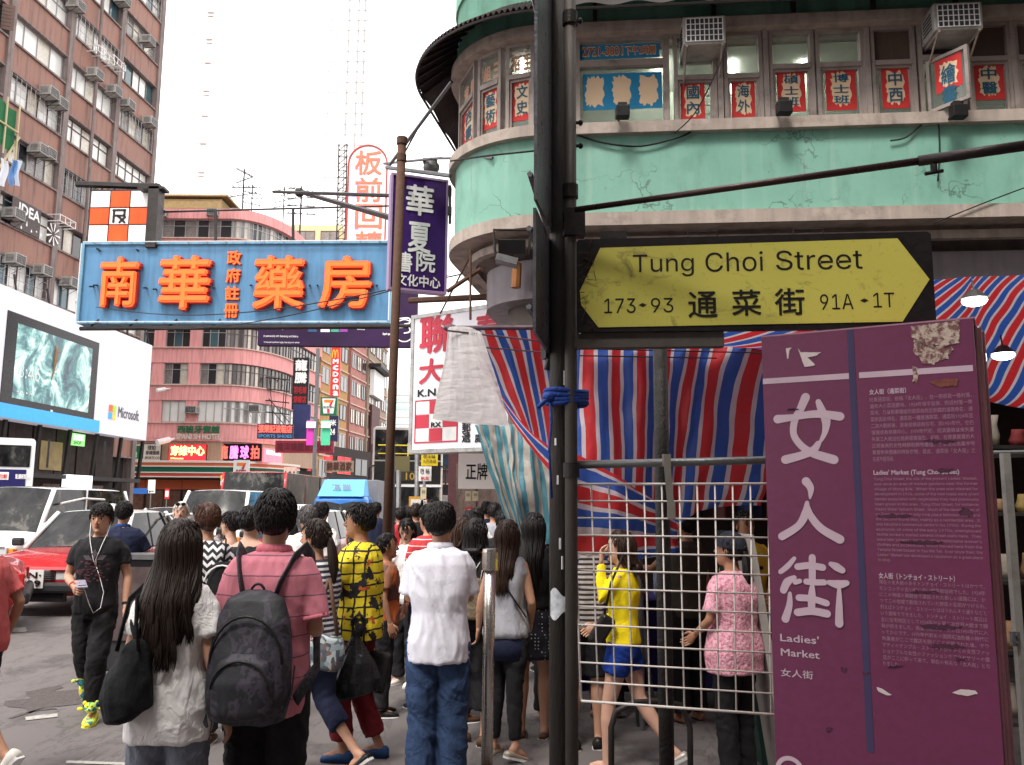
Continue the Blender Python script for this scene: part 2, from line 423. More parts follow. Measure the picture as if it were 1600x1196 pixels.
def aircon(pl,a,b,label,s=1.0,out=.55,w_=.62,hh=.42,group=None,rail=dark,big=False):
    o=thing('air_conditioner',pl.at(a,b,.2),label,'air conditioner',group)
    mb=MB(); pl.slab(mb,a-w_*s/2,b,a+w_*s/2,b+hh*s,-.1,out*s); part('casing',mb,acm,o,bevel=.012)
    mb=MB(); pl.slab(mb,a-w_*s*.43,b+hh*s*.1,a+w_*s*.43,b+hh*s*.9,out*s+.002,out*s+.006)
    part('grille',mb,acg,o)
    mb=MB(); n=7 if not big else 9
    for i in range(n):
        x=a-w_*s*.43+w_*s*.86*i/(n-1); pl.slab(mb,x-.006*s,b+hh*s*.1,x+.006*s,b+hh*s*.9,out*s+.007,out*s+.012)
    for i in range(5):
        y=b+hh*s*(.1+.8*i/4); pl.slab(mb,a-w_*s*.43,y-.005*s,a+w_*s*.43,y+.005*s,out*s+.013,out*s+.016)
    part('guard',mb,acm if not big else white,o)
    # side louvres
    mb=MB()
    for sd_ in (-1,1):
        mb=MB()
        for i in range(5):
            xx=a+sd_*(w_*s/2+.004); pl.slab(mb,xx-.003,b+hh*s*(.2+.13*i),xx+.003,b+hh*s*(.25+.13*i),.1*s,out*s*.8)
        part('louvre',mb,acg,o)
    for sd_ in (-1,1):
        x=a+sd_*w_*s*.42; mb=MB()
        mb.tube([pl.at(x,b-.015,-.1),pl.at(x,b-.015,out*s*1.02)],.015*s,6); mb.tube([pl.at(x,b-.35*s,-.05),pl.at(x,b-.02,out*s*.9)],.012*s,6)
        part('bracket',mb,rail,o)
    return o
LP=Plane((-25.5,33.75,0),(.08,1,0))
tower=thing('brown_tower',LP.at(10,0,-5),'brown tiled residential tower block rising beyond the street on the left','building')
pil=[LP.uv(px,145)[0] for px in (8,104,184,246)]; pil=[pil[0]-(pil[1]-pil[0])*1.02]+pil
ZS=[24.35+3.08*k for k in range(-6,6)]
mb=MB(); LP.slab(mb,pil[0],0,pil[-1]+.2,45,-14,-.45); part('wall',mb,room,tower)
mb=MB(); mb.prism([(0,0),(13.6,0),(13.6,45),(0,45)],(-LP.n,V((0,0,1)),LP.u),LP.at(pil[-1]+.2,0,-.3),.3); part('side_wall',mb,conc,tower)
for i,a in enumerate(pil):
    mb=MB(); LP.slab(mb,a-.22,0,a+.22,45,-.45,.10); part('pillar',mb,conc,tower)
rnd=random.Random(3)
shut=M('brown_louvre_shutter',(.17,.11,.09),.7,var=.2,scale=3)
for k,z in enumerate(ZS):
    for i in range(4):
        a0,a1=pil[i]+.22,pil[i+1]-.22
        mb=MB(); LP.slab(mb,a0,z-1.48,a1,z-.06,-.44,-.02); part('tiled_panel',mb,tile,tower)
        mb=MB(); LP.slab(mb,a0,z-.06,a1,z+.04,-.44,.08); part('sill',mb,conc,tower)
        mb=MB(); LP.slab(mb,a0,z-1.56,a1,z-1.48,-.44,.05); part('lintel',mb,conc,tower)
        b0,b1=z+.04,z+1.52
        if b1>40: continue
        if k==6 and i==0 or (k==7 and i==0): 
            wo=window(LP,a0,b0,a1,b1,tower,4,None,alub,[g_dark],-.3)
            for q in range(4):
                x=a0+(a1-a0)*(q+.5)/4; pm=MB(); ang=R(60)
                u2=LP.u*math.cos(ang)+LP.n*math.sin(ang)
                for zz in range(7):
                    pm.box(LP.at(x,b0+.13+zz*.19,.05)+u2*.25,(.55,.02,.17),fr=(u2,LP.n*math.cos(ang)-LP.u*math.sin(ang),V((0,0,1))))
                part('shutter',pm,shut,wo)
            continue
        style=rnd.choice([[g_white,g_white,g_light],[g_light,g_mid,g_light],[g_dark,g_mid],[g_white,g_teal,g_white],[g_mid,g_light,g_dark,g_mid]])
        if i==3: style=rnd.choice([[g_white],[g_white,g_teal,g_white],[g_light,g_mid]])
        wo=window(LP,a0,b0,a1,b1,tower,rnd.choice([4,5,6]),rnd.choice([.7,.62,None]),rnd.choice([alu,alub,alu]),style,-.3)
        if (k+i)%3==0:
            gm=MB()
            for q in range(12):
                x=a0+.1+(a1-a0-.2)*q/11; gm.tube([LP.at(x,b0+.03,.04),LP.at(x,b1-.03,.04)],.014,4)
            for q in range(4):
                y=b0+.08+(b1-b0-.16)*q/3; gm.tube([LP.at(a0+.05,y,.03),LP.at(a1-.05,y,.03)],.014,4)
            part('window_grille',gm,alu,wo)
acs=[((555,55,4.985,0),'upper floor, beside the top of the middle pillar'),((340,735,4.985,0),'left bay beside a lit curtained window'),((415,815,4.985,0),'left bay, the lower neighbour of another unit'),((700,590,4.985,0),'middle bay over hanging laundry'),((850,720,4.985,0),'middle bay at its right end'),((955,825,4.985,0),'right bay at its left end'),((1130,960,4.985,0),'right bay near the corner'),((1120,330,4.985,0),'right bay high on a window sill'),((920,15,4.985,0),'right bay at the picture top'),((240,75,4.6,220),'left bay beside the green netting'),((295,100,4.6,220),'left bay, right one of a touching pair'),((60,540,4.6,220),'beside the IDEA window lettering'),((65,865,4.6,220),'left bay low above the billboard'),((265,945,4.6,220),'middle, just above the white billboard top'),((465,1030,4.6,220),'low by the drain pipe above the billboard')]
for (x,y,s,y0),lab in acs:
    a,b=LP.uv(x/s,y/s+y0); aircon(LP,a,b-.2,'window air conditioner on the brown tower, '+lab,1.05,.6,.75,.5,group='window air conditioners on the brown tower')
def rack(px,py,label,w_=1.7):
    a,b=LP.uv(px,py); mb=MB(); h=.75
    for z_ in (0,.35):
        c=[LP.at(a-w_/2,b+z_,.05),LP.at(a-w_/2,b+z_,h),LP.at(a+w_/2,b+z_,h),LP.at(a+w_/2,b+z_,.05)]
        for p,q in zip(c,c[1:]): mb.tube([p,q],.028,5)
    for q in range(4):
        x=a-w_/2+w_*q/3; mb.tube([LP.at(x,b,h),LP.at(x,b+.35,h)],.025,5); mb.tube([LP.at(x,b,.05),LP.at(x,b,h)],.02,5)
    o=part('clothes_rack',mb,white); tag(o,label,'clothes rack'); return o
rack(147,92,'white metal clothes rack sticking out below the blue tinted windows of the brown tower')
rack(168,104,'white metal clothes rack on the brown tower, the lower right of two neighbouring racks',1.3)
rack(85,352,'white metal clothes rack right of the IDEA window on the brown tower',1.4)
# IDEA window lettering and decorations
a0,b0=LP.uv(12,352); a1,b1=LP.uv(62,318)
pl2=Plane(LP.at(0,0,.12),LP.u); o=thing('window_sign',pl2.at(a0,b0,0),'dark window sign reading IDEA with white drop shapes on the brown tower','window sign')
mb=MB(); za=pl2.uv(30,335)[1]; pl2.slab(mb,a0,za-.75,a1,za+.75,-.02,.02); part('board',mb,M('dark_sign_glass',(.05,.03,.028),.3),o)
letter(pl2,0,0,0,0,'IDEA',white,o,bold=.03,box=(a0+.5,za+.05,a0+2.2,za+.62),h=.025)
mb=MB(); rr=random.Random(2)
for q in range(9):
    ang=q*2*PI/9; c=V((a0+3.4,za-.15)); ribbon(mb,[(c.x+math.cos(ang)*.15,c.y+math.sin(ang)*.15),(c.x+math.cos(ang)*.55,c.y+math.sin(ang)*.55)],[.03,.12],pl2,.03)
for q in range(5): ribbon(mb,[(a0+.8+q*.4,za-.15-rr.random()*.4),(a0+.8+q*.4,za-.35-rr.random()*.3)],[.03,.12],pl2,.03)
part('ornament',mb,white,o)
# green netting frame on the far left
pg=Plane(LP.at(0,0,.9),LP.u); o=thing('netting_frame',pg.hit(12,230),'green netting stretched on pale bamboo poles outside the brown tower','netting')
(a0,b0),(a1,b1)=pg.uv(-20,235),pg.uv(26,185); mb=MB(); mb.grid(lambda s,t_: pg.at(a0+(a1-a0)*s,pg.uv(10,232)[1]+2.1*t_,.1*math.sin(s*6)),8,6); part('net',mb,M('green_net',(.02,.13,.05),.8,var=.3),o)
mb=MB()
for s in (0,.5,1): mb.tube([pg.at(a0+(a1-a0)*s,pg.uv(10,232)[1]-.4,.12),pg.at(a0+(a1-a0)*s,pg.uv(10,232)[1]+2.4,.12)],.05,6)
mb.tube([pg.hit(-5,268),pg.hit(30,215)],.06,6); mb.tube([pg.at(a0,pg.uv(10,232)[1]+1,.15),pg.at(a1,pg.uv(10,232)[1]+1,.15)],.05,6); part('pole',mb,M('bamboo',(.5,.42,.25),.6),o)
o=thing('laundry',pg.hit(20,265),'blue and white laundry hanging under the green netting on the brown tower','laundry')
for q,(px,c) in enumerate(((5,(.6,.62,.66)),(20,(.12,.25,.5)),(28,(.5,.55,.65)))):
    a,b=pg.uv(px,250); mb=MB(); mb.grid(lambda s,t_: pg.at(a+(s-.5)*.5+.1*math.sin(t_*5+q),b-1.3*t_,.05+.06*math.sin(s*9+q)),8,8); part('garment',mb,M('laundry_cloth_%d'%q,c,.9,fabric=True),o,smooth=True)
# drain pipe
mb=MB(); mb.tube([LP.at(*LP.uv(129,288),.35),LP.at(*LP.uv(113,500),.35)],.09,8); mb.tube([LP.at(pil[2]+2.2,0,.3),LP.at(pil[2]+2.2,40,.3)],.09,8)
tag(part('drain_pipe',mb,conc,None),'pale grey drain pipe running down the brown tower','pipe')
# ---- podium under the billboard
PD=Plane((-23.6,34,0),(.06,1,0))
pod=thing('shop_podium',PD.at(5,0,0),'dark brown corrugated shop front under the large billboard','shop')
br=M('dark_brown_cladding',(.05,.035,.03),.7,var=.35,streak=.5,scale=2)
mb=MB(); PD.slab(mb,-2,0,15.0,9,-1.5,-.1); part('wall',mb,br,pod)
for q in range(9):
    mb=MB(); PD.slab(mb,-2+q*1.9,2.9,-2+q*1.9+1.75,6.4,-.1,.03+.02*(q%2)); part('panel',mb,br,pod)
mb=MB(); PD.slab(mb,-2,2.7,15.2,2.9,-.1,1.6); part('canopy',mb,dark,pod)
for q in range(5):
    mb=MB(); PD.slab(mb,-1+q*3.2,.2,1.4+q*3.2,2.5,-.08,0); part('shop_window',mb,M('lit_shop_glass',(.1,.05,.035),.25,var=.9,scale=1.5,emit=.15),pod)
pp=Plane(PD.at(0,0,.12),PD.u)
def flatsign(name,pl,box,label,cat,col_mat,texts=(),frame=None,depth=.1,inset=.03,group=None,fr_mat=None):
    """box in photo pixels (x0,y0,x1,y1) or plane coords tuple of 4 floats when frame=='ab'; texts: (string, relbox, material, bold)"""
    if frame=='ab': a0,b0,a1,b1=box
    else:
        x0,y0,x1,y1=box; xm,ym=(x0+x1)/2,(y0+y1)/2
        a0=pl.uv(x0,ym)[0]; a1=pl.uv(x1,ym)[0]; b1=pl.uv(xm,y0)[1]; b0=pl.uv(xm,y1)[1]
    o=thing(name,pl.at((a0+a1)/2,b0,0),label,cat,group)
    mb=MB(); pl.slab(mb,a0,b0,a1,b1,-depth,0); part('board',mb,col_mat,o)
    if fr_mat:
        mb=MB()
        for q in ((a0-inset,b0-inset,a0,b1+inset),(a1,b0-inset,a1+inset,b1+inset),(a0,b0-inset,a1,b0),(a0,b1,a1,b1+inset)): pl.slab(mb,*q,-depth,.02)
        part('frame',mb,fr_mat,o)
    for tx in texts:
        st,(rx0,ry0,rx1,ry1),m=tx[:3]; bd=tx[3] if len(tx)>3 else .02
        letter(pl,0,0,0,0,st,m,o,bold=bd,box=(a0+(a1-a0)*rx0,b0+(b1-b0)*ry0,a0+(a1-a0)*rx1,b0+(b1-b0)*ry1),h=.012)
    return o
glow_g=M('green_lit_sign',(.25,.6,.2),.5,emit=.6,var=.1); glow_w=M('white_lit_sign',(.85,.85,.85),.5,emit=1.0,var=.03)
flatsign('parking_sign',Plane(PD.at(0,0,.6),PD.u),(113,678,133,697),'green lit sign under the corner of the billboard','sign',glow_g,[('PARK',(.1,.45,.9,.9),glow_w,.03),('SHOP',(.1,.1,.7,.38),M('dgreen',(.03,.2,.03)))])
yp=M('yellow_poster',(.35,.26,.12),.6,var=.6,scale=2.2)
flatsign('poster',pp,(63,690,97,735),'weathered yellow and brown poster on the dark shop front','poster',yp,depth=.04)
flatsign('light_box',Plane(PD.at(0,0,1.7),PD.u),(106,743,144,766),'glowing white light box low on the dark shop front','light box',glow_w,depth=.3)
# ================================================================ pink corner building
def plan_pink(n=9):
    pts=[V((-34,66)),V((-31,66)),V((-28,66)),V((-25.2,66)),V((-22.4,66))]
    for i in range(1,n+1):
        t=PI/2*i/n; pts.append(V((-22.4+3.6*math.sin(t),73-7*math.cos(t))))
    pts+=[V((-18.6,75.5)),V((-18.4,78)),V((-18.2,80.5))]
    return pts
pinkp=plan_pink()
def pinkmat():
    return M('pink_render',(.76,.34,.33),.8,var=.14,scale=.5,bump=.15,bscale=8,streak=.45)
pink=pinkmat(); pinkt=M('pale_trim',(.6,.42,.36),.8,var=.15,streak=.4)
def offs(pts,d):
    out=[]
    for i,p in enumerate(pts):
        e=(pts[min(i+1,len(pts)-1)]-pts[max(i-1,0)]).normalized(); out.append(p+V((e.y,-e.x))*d)
    return out
def band(pts,z0,z1,d0,d1):
    A=offs(pts,d0); B=offs(pts,d1); rings=[]
    for a,b in zip(A,B): rings.append([(a.x,a.y,z0),(b.x,b.y,z0),(b.x,b.y,z1),(a.x,a.y,z1)])
    return MB().ring_loft(rings)
pinkb=thing('pink_building',(-24,72,0),'pink corner building with curved balcony bands above a convenience store','building')
mb=MB(); core=offs(pinkp,-.5); poly=[(p.x,p.y) for p in core]+[(-18.7,100),(-40,100),(-40,66.5)]
mb.prism(poly,(V((1,0,0)),V((0,1,0)),V((0,0,1))),(0,0,0),24.4); part('wall',mb,room,pinkb)
zr=lambda py: P(300,py,66).z
fl=[zr(y) for y in (662,603,546)]; pitch=fl[1]-fl[0]
fl=[fl[0]+pitch*k for k in range(6)]
top=zr(332)
rnd=random.Random(11)
for k,z in enumerate(fl):
    part('wall_band',band(pinkp,z-1.15,z,-.4,.12),pink,pinkb,smooth=False)
    part('ledge',band(pinkp,z,z+.10,-.4,.25),pinkt,pinkb)
    b0,b1=z+.1,min(z+pitch-1.15,top-.6)
    if b1-b0<.5: continue
    for i in range(len(pinkp)-1):
        p,q=pinkp[i],pinkp[i+1]; pl=Plane((p.x,p.y,0),(q.x-p.x,q.y-p.y,0)); L=(q-p).length
        if i<4 and k<3:
            # a pink pier between windows
            mb=MB(); pl.slab(mb,0,b0,.9,b1,-.4,.06); part('pier',mb,pink,pinkb)
            window(pl,.9,b0,L,b1,pinkb,3,None if k==0 else .7,alu,[g_white] if k==0 else ([g_mid,g_dark,g_light] if k==1 else [g_dark,g_teal]),-.15,.06)
        else:
            window(pl,0.02,b0,L-.02,b1,pinkb,3 if L>2 else 2,.66,alub if (k in (1,2)) else alu,rnd.choice([[g_mid,g_dark],[g_mid,g_light,g_mid],[g_dark,g_mid]]) if k else [g_white,g_mid],-.15,.06)
part('parapet',band(pinkp,top-.6,top+.2,-.6,.3),pink,pinkb)
part('wall_band',band(pinkp,zr(690),fl[0]-1.15,-.4,.10),pink,pinkb)
part('wall_band',band(pinkp,zr(722),zr(690)-.02,-.4,.0),M('beige_render',(.42,.28,.2),.8,var=.2,streak=.4),pinkb)
# convenience store fascia: white, orange, green, red stripes
z0,z1=zr(747),zr(721); sm=[('cream_fascia',(.7,.62,.55)),('red_fascia',(.5,.07,.05)),('cream_fascia',(.7,.62,.55)),('green_fascia',(.01,.10,.06)),('cream_fascia',(.7,.62,.55)),('orange_fascia',(.55,.12,.05)),('cream_fascia',(.7,.62,.55))]
hs_=[.07,.18,.07,.3,.07,.18,.13]; z=z0
pf=pinkp[:-4]
for (n_,c_),h_ in zip(sm,hs_):
    dz=(z1-z0)*h_; part('fascia_band',band(pf,z,z+dz,.1,1.25 if n_!='cream_fascia' else 1.3),M(n_,c_,.4,var=.08),pinkb); z+=dz
part('soffit',band(pf,z0-.12,z0-.01,-.3,1.2),dark,pinkb)
mb=MB()
for i in range(0,len(pf)-1):
    p,q=pf[i],pf[i+1]; pl=Plane((p.x,p.y,0),(q.x-p.x,q.y-p.y,0)); L=(q-p).length
    wo=window(pl,0.02,.15,L-.02,z0-.9,pinkb,2,None,dark,[M('shop_interior',(.10,.05,.035),.3,var=.9,scale=1.1,emit=.12)],-.2,.07,name='shop_window')
    mb=MB(); pl.slab(mb,.02,z0-.88,L-.02,z0-.15,-.2,-.1); part('shop_sign_strip',mb,M('orange_fascia',(.55,.12,.05)),pinkb)
# 7-Eleven emblem built where it stands
red=M('sign_red',(.62,.03,.035),.4,var=.06); green=M('sign_green',(.01,.14,.06),.4,var=.06); orange=M('sign_orange',(.8,.22,.03),.4,var=.06)
def seven(pl,a0,b0,a1,b1,label,board_mat=white,wordmat=black,border=None,d=.1):
    o=thing('store_sign',pl.at((a0+a1)/2,b0,0),label,'shop sign')
    mb=MB(); pl.slab(mb,a0,b0,a1,b1,-d,0); part('board',mb,board_mat,o)
    W,H=a1-a0,b1-b0; f=lambda x,y:(a0+x*W,b0+y*H)
    if border:
        mb=MB(); mb.prism([f(.1,.92),f(.2,.1),f(.8,.1),f(.9,.92)],pl.fr,pl.o,.01); part('panel',mb,white,o)
    mb=MB(); mb.prism([f(.22,.86),f(.22,.70),f(.62,.70),f(.80,.86)],pl.fr,pl.o+pl.n*.012,.01); part('emblem',mb,orange,o)
    mb=MB(); mb.prism([f(.60,.69),f(.80,.855),f(.66,.52),f(.50,.52)],pl.fr,pl.o+pl.n*.012,.01); part('emblem',mb,red,o)
    mb=MB(); mb.prism([f(.42,.36),f(.56,.36),f(.58,.12),f(.43,.12)],pl.fr,pl.o+pl.n*.012,.01); part('emblem',mb,red,o)
    letter(pl,0,0,0,0,'ELEVEN',wordmat,o,bold=.04,box=(*f(.2,.38),*f(.8,.5)),h=.02)
    return o
pl=Plane((0,66-1.33,0),(1,0,0)); a0=pl.uv(364,740)[0]; a1=pl.uv(389,740)[0]
seven(pl,a0,z0-.1,a1,z1+.05,'white store sign with a large red seven on the striped fascia')
# signs on the pink building
pf66=Plane((0,65.8,0),(1,0,0)); navy=M('navy_sign',(.02,.02,.06),.4); neonred=M('lit_red_sign',(.75,.02,.03),.5,emit=.9,var=.1); neony=M('lit_amber_letter',(1,.62,.2),.5,emit=1.6,var=.05); neonm=M('lit_magenta_letter',(1,.15,.8),.5,emit=1.5,var=.1); neonr=M('lit_red_letter',(1,.07,.05),.5,emit=1.5,var=.1); blackp=M('black_panel',(.012,.008,.01),.4)
o=flatsign('sign_board',pf66,(137,694,181,720),'navy sign board reading SPALDING with white blossoms','sign board',navy,[('SPALDING',(.42,.35,.98,.6),white,.04)],depth=.12)
mb=MB(); rr=random.Random(5); a0,b0=pf66.uv(138,718); a1,b1=pf66.uv(155,696)
for q in range(14):
    x,y=a0+rr.random()*(a1-a0),b0+rr.random()*(b1-b0); ribbon(mb,[(x,y),(x+.12,y+.1)],.1,pf66,.01)
part('blossom_print',mb,white,o)
o=flatsign('sign_board',pf66,(196,694,251,720),'white framed sign board with a green picture on the left half','sign board',M('pale_board',(.55,.5,.45),.5),[('球拍',(.62,.62,.85,.92),dark,.02),('穿線服務',(.58,.35,.97,.6),dark,.02),('SPORTS CO',(.56,.08,.98,.25),dark,.02)],depth=.12,fr_mat=black)
a0,b0=pf66.uv(199,717); a1,b1=pf66.uv(225,697); mb=MB(); pf66.slab(mb,a0,b0,a1,b1,0,.01); part('panel',mb,M('dark_green_panel',(.01,.12,.05),.4),o)
letter(pf66,0,0,0,0,'龍騰',M('mint_letter',(.4,.7,.5)),o,bold=.03,box=(a0+.1,b0+.1,a0+(a1-a0)*.6,b0+(b1-b0)*.55),h=.015)
flatsign('led_sign',pf66,(264,695,322,720),'glowing red sign with four amber characters 穿線中心','neon sign',neonred,[('穿線中心',(.04,.3,.96,.95),neony,.04),('24 Restaurant',(.05,.08,.4,.2),neony,.02)],depth=.15,fr_mat=black)
pl=Plane((0,65.6,0),(1,-.02,0))
o=flatsign('led_sign',pl,(340,694,408,720),'black sign with red and magenta glowing characters 龍騰球拍','neon sign',blackp,[('龍',(.04,.1,.24,.9),neonr,.03),('騰',(.28,.1,.48,.9),neonm,.03),('球',(.52,.1,.72,.9),neonm,.03),('拍',(.76,.1,.96,.9),neonr,.03)],depth=.2,fr_mat=black)
pl=Plane((pinkp[7].x,pinkp[7].y,0),(pinkp[8].x-pinkp[7].x,pinkp[8].y-pinkp[7].y,0))
flatsign('led_sign',Plane.through(P(412,700,65.9),P(442,700,69.5)),(412,702,441,724),'washed out glowing pink red panel right of the black sign','neon sign',M('pink_glow',(.9,.12,.16),.5,emit=1.0,var=.4,scale=2),[('運動用品',(.1,.55,.9,.9),M('pinkish',(1,.5,.5),.5,emit=1),.02)],depth=.1)
# SPANISH HOTEL letters fixed to the wall
o=thing('hotel_lettering',P(310,686,65.8),'raised green characters over white letters SPANISH HOTEL on the pink wall','lettering')
letter(Plane((0,65.75,0),(1,0,0)),277,665,343,677,'西班牙賓館',M('green_letter',(.02,.13,.06),.5),o,bold=.03,extrude=.05)
letter(Plane((0,65.75,0),(1,0,0)),275,678,345,687,'SPANI SH HOTEL',M('pale_letter',(.6,.58,.5),.5),o,bold=.02,extrude=.05)
for px,py in ((222,0),(290,519),(400,375)): pass
for px,py,lab in ((288,516,'pink building, second row beneath the blue shop sign'),(302,647,'white window above the green hotel lettering'),(400,645,'right end of the white windows on the pink building'),(255,342,'pink building top floor, next to the orange sign'),(335,340,'pink building top floor, behind the sign mast'),(371,340,'pink building top floor, where its curve begins')):
    yy=66 if px<350 else 66.6
    pl=Plane((0,yy-.1,0),(1,0,0)); a,b=pl.uv(px,py); aircon(pl,a,b,'small window air conditioner, '+lab,1.1,.6,.8,.5,group='air conditioners on the pink building')
def cctv(pt,label,s=1,d=V((-.6,-.8,-.3))):
    o=thing('security_camera',pt,label,'security camera'); d=d.normalized()
    part('body',MB().tube([V(pt),V(pt)+d*.35*s],[.07*s,.08*s],8),white,o); part('bracket',MB().tube([V(pt)+d*.1*s,V(pt)+V((.1,.25,.05))*s],.03*s,6),white,o)
cctv(P(265,687,65.4),'white security camera on the pink wall left of the hotel lettering',3.0)
cctv(P(258,608,65.4),'white security camera on the pink wall above the billboard corner',2)
# roof shed and aerials
mb=MB(); mb.box(P(282,328,70),(8,3,.8)); mb.box(P(282,325,70)+V((0,0,.5)),(9,3.4,.15)); tag(part('roof_shed',mb,M('rust_tin',(.35,.25,.12),.8,var=.4)),'low rusty tin shed on the roof of the pink building','shed')
def aerial(pt,label,s=1,seed=0):
    rr=random.Random(seed); p=V(pt); mb=MB().tube([p,p+V((0,0,2.6*s))],.04*s,5)
    for k in range(4):
        z=1.2+k*.4; d=V((math.cos(rr.random()*3),.2,rr.random()*.3)).normalized(); mb.tube([p+V((0,0,z*s))-d*.7*s,p+V((0,0,z*s))+d*.7*s],.025*s,4)
        for j in range(5):
            c=p+V((0,0,z*s))+d*(j-2)*.3*s; mb.tube([c-V((0,.3,0))*s,c+V((0,.3,.12))*s],.02*s,4)
    tag(part('tv_aerial',mb,dark),label,'aerial')
aerial(P(378,340,68),'thin television aerial on the roof above the middle of the blue sign',1.6,1)
aerial(P(392,345,69),'shorter television aerial just right of another on the pink roof',1.2,2)
aerial(P(442,350,72),'spindly roof aerial near the end of the pink roof curve',1.3,3)
aerial(P(468,372,80),'cluster of roof aerials over the yellow rooftop block',2.0,4)
# scaffold brackets on the pink corner
mb=MB(); rr=random.Random(4)
for k in range(6):
    y=590+k*18; a=P(415,y,68); b=P(452,y+4,69); mb.tube([a,b],.05,5)
for k in range(8): mb.tube([P(415+rr.random()*35,580+rr.random()*100,68.5),P(420+rr.random()*35,580+rr.random()*100,68)],.035,5)
tag(part('sign_bracket_frame',mb,dark),'rusty steel bracket frame holding signs off the pink curved corner','frame')
# ================================================================ buildings along the far side of the street
def block(name,label,plan,z1,wallmat,win,z0=0,floor=3.0,nwin=4,style=None,first=3.2,seed=1,parapet=.5,wtop=None):
    """plan: visible plan points (left to right as seen), walls get windows; closed behind"""
    rr=random.Random(seed); pts=[V(p) for p in plan]
    o=thing(name,(pts[0].x,pts[0].y,z0),label,'building')
    mb=MB(); e=V((pts[-1].x-pts[0].x,pts[-1].y-pts[0].y)).normalized(); nb=V((-e.y,e.x))
    if nb.y<0 and abs(nb.y)>abs(nb.x): nb=-nb
    if abs(nb.y)<=abs(nb.x) and nb.x>0: nb=-nb
    poly=[(p.x,p.y) for p in pts]+[(pts[-1].x+nb.x*9,pts[-1].y+nb.y*9),(pts[0].x+nb.x*9,pts[0].y+nb.y*9)]
    mb.prism(poly,(V((1,0,0)),V((0,1,0)),V((0,0,1))),(0,0,z0),z1-z0); part('wall',mb,wallmat,o)
    for i in range(len(pts)-1):
        p,q=pts[i],pts[i+1]; pl=Plane((p.x,p.y,0),(q.x-p.x,q.y-p.y,0)); L=(q-p).length
        z=first
        while z+floor<z1:
            mb=MB(); pl.slab(mb,0,z-.12,L,z+.02,-.05,.14); part('ledge',mb,pinkt,o)
            for k in range(nwin):
                a=L*(k+.12)/nwin; b=L*(k+.88)/nwin
                window(pl,a,z+.9,b,z+floor-.5,o,2,None,alub if rr.random()<.6 else alu,[rr.choice(win)],.02,.06,depth=.07)
            z+=floor
    return o
orange_r=M('ochre_render',(.48,.27,.11),.8,var=.2,streak=.5); beige_r=M('weathered_beige',(.36,.27,.2),.85,var=.25,streak=.6); grey_r=M('weathered_grey_wall',(.25,.22,.2),.85,var=.3,streak=.6)
pinkdull=M('dull_pink_render',(.45,.2,.17),.8,var=.2,streak=.6)
block('ochre_building','ochre rendered building in the side street right of the pink corner',[(-18.3,81),(-17.4,90)],27,orange_r,[g_dark,g_mid],nwin=3,seed=2)
block('salmon_building','weathered salmon building behind the vertical burger restaurant sign',[(-17.3,91),(-16.7,97)],30,pinkdull,[g_dark,g_mid,g_light],nwin=3,seed=3)
b_=block('beige_building','weathered beige building with a tall brown panel beside the bus',[(-16.6,98),(-16.2,110)],29,beige_r,[g_dark,g_mid],nwin=3,seed=4)
pl=Plane((-16.5,98,0),(.4,12,0)); mb=MB(); pl.slab(mb,1,5,6,13,0,.25); part('brown_panel',mb,M('maroon_panel',(.08,.025,.025),.6,var=.2),b_)
mb=MB(); pl.slab(mb,.5,14,7,17,0,.5); part('white_panel',mb,white,b_); mb=MB(); pl.slab(mb,-.3,17.2,8,17.6,0,1.4); part('canopy',mb,dark,b_)
block('yellow_rooftop_block','cream yellow rooftop block seen over the right end of the blue shop sign',[(-27,92),(-19,92)],P(480,352,92).z,M('cream_yellow',(.6,.5,.3),.8,var=.1,streak=.3),[g_mid],z0=20,first=23,nwin=3,seed=5)
# far glass office, distance haze painted into its pale colours
o=thing('glass_office',(-38,260,0),'distant office block with green glass bands painted pale for haze at the end of the street','building')
za,zb=P(600,745,260).z,P(600,606,260).z; xa,xb=P(560,650,260).x,P(652,650,260).x
mb=MB().box(((xa+xb)/2,270,zb/2),(xb-xa,18,zb)); part('wall',mb,M('hazed_facade',(.75,.76,.75),.6,var=.04),o)
nb=12
for k in range(nb):
    z=za+(zb-za)*k/nb; mb=MB().box(((xa+xb)/2,260.9,z+(zb-za)/nb*.3),((xb-xa)*.98,.3,(zb-za)/nb*.5)); part('glass_band',mb,glass('hazed_green_glass_%d'%(k%3),(.38+.05*(k%3),.55,.5),.2),o)
# white tower behind
o=thing('white_tower',(-95,260,0),'very tall white residential tower fading into the bright sky','building')
wt=M('white_tower_tile',(.88,.87,.86),.6,var=.02,bump=0)
x0,x1=P(292,100,260).x,P(352,100,260).x
mb=MB().box(((x0+x1)/2,268,75),(x1-x0,14,210)); part('wall',mb,wt,o)
hood=M('brown_hood',(.36,.27,.26),.7)
for k,py in enumerate((20,62,99,143,182,225,270,312)):
    y=259.8; c=P(329-k*2.6,py,y); mb=MB().box((x0+(x1-x0)*.55,y,c.z),(1.9,.8,.45)); part('window_hood',mb,hood,o)
    if k in (0,1,3,6,7):
        mb=MB().box((x0+(x1-x0)*.55,y,c.z-1.3),(1.9,.6,.22)); part('window_hood',mb,hood,o)
x0,x1=P(512,100,240).x,P(572,100,240).x
o=thing('scaffold_tower',(x0,240,0),'faint lattice mast and white tower edge rising into the bright sky','tower')
mb=MB().box(((x0+x1)/2,248,70),(x1-x0,14,200)); part('wall',mb,wt,o)
for k,px in enumerate((541,556,566)):
    mb=MB(); xx=P(px,100,239).x; mb.box((xx,240.8,72),(.22,.3,196)); part('joint',mb,M('pale_joint',(.30,.28,.28),.7),o)
for xx in (x0,x1): part('edge_trim',MB().box((xx,240.9,72),(.12,.3,196)),M('pale_edge',(.45,.42,.43),.7),o)
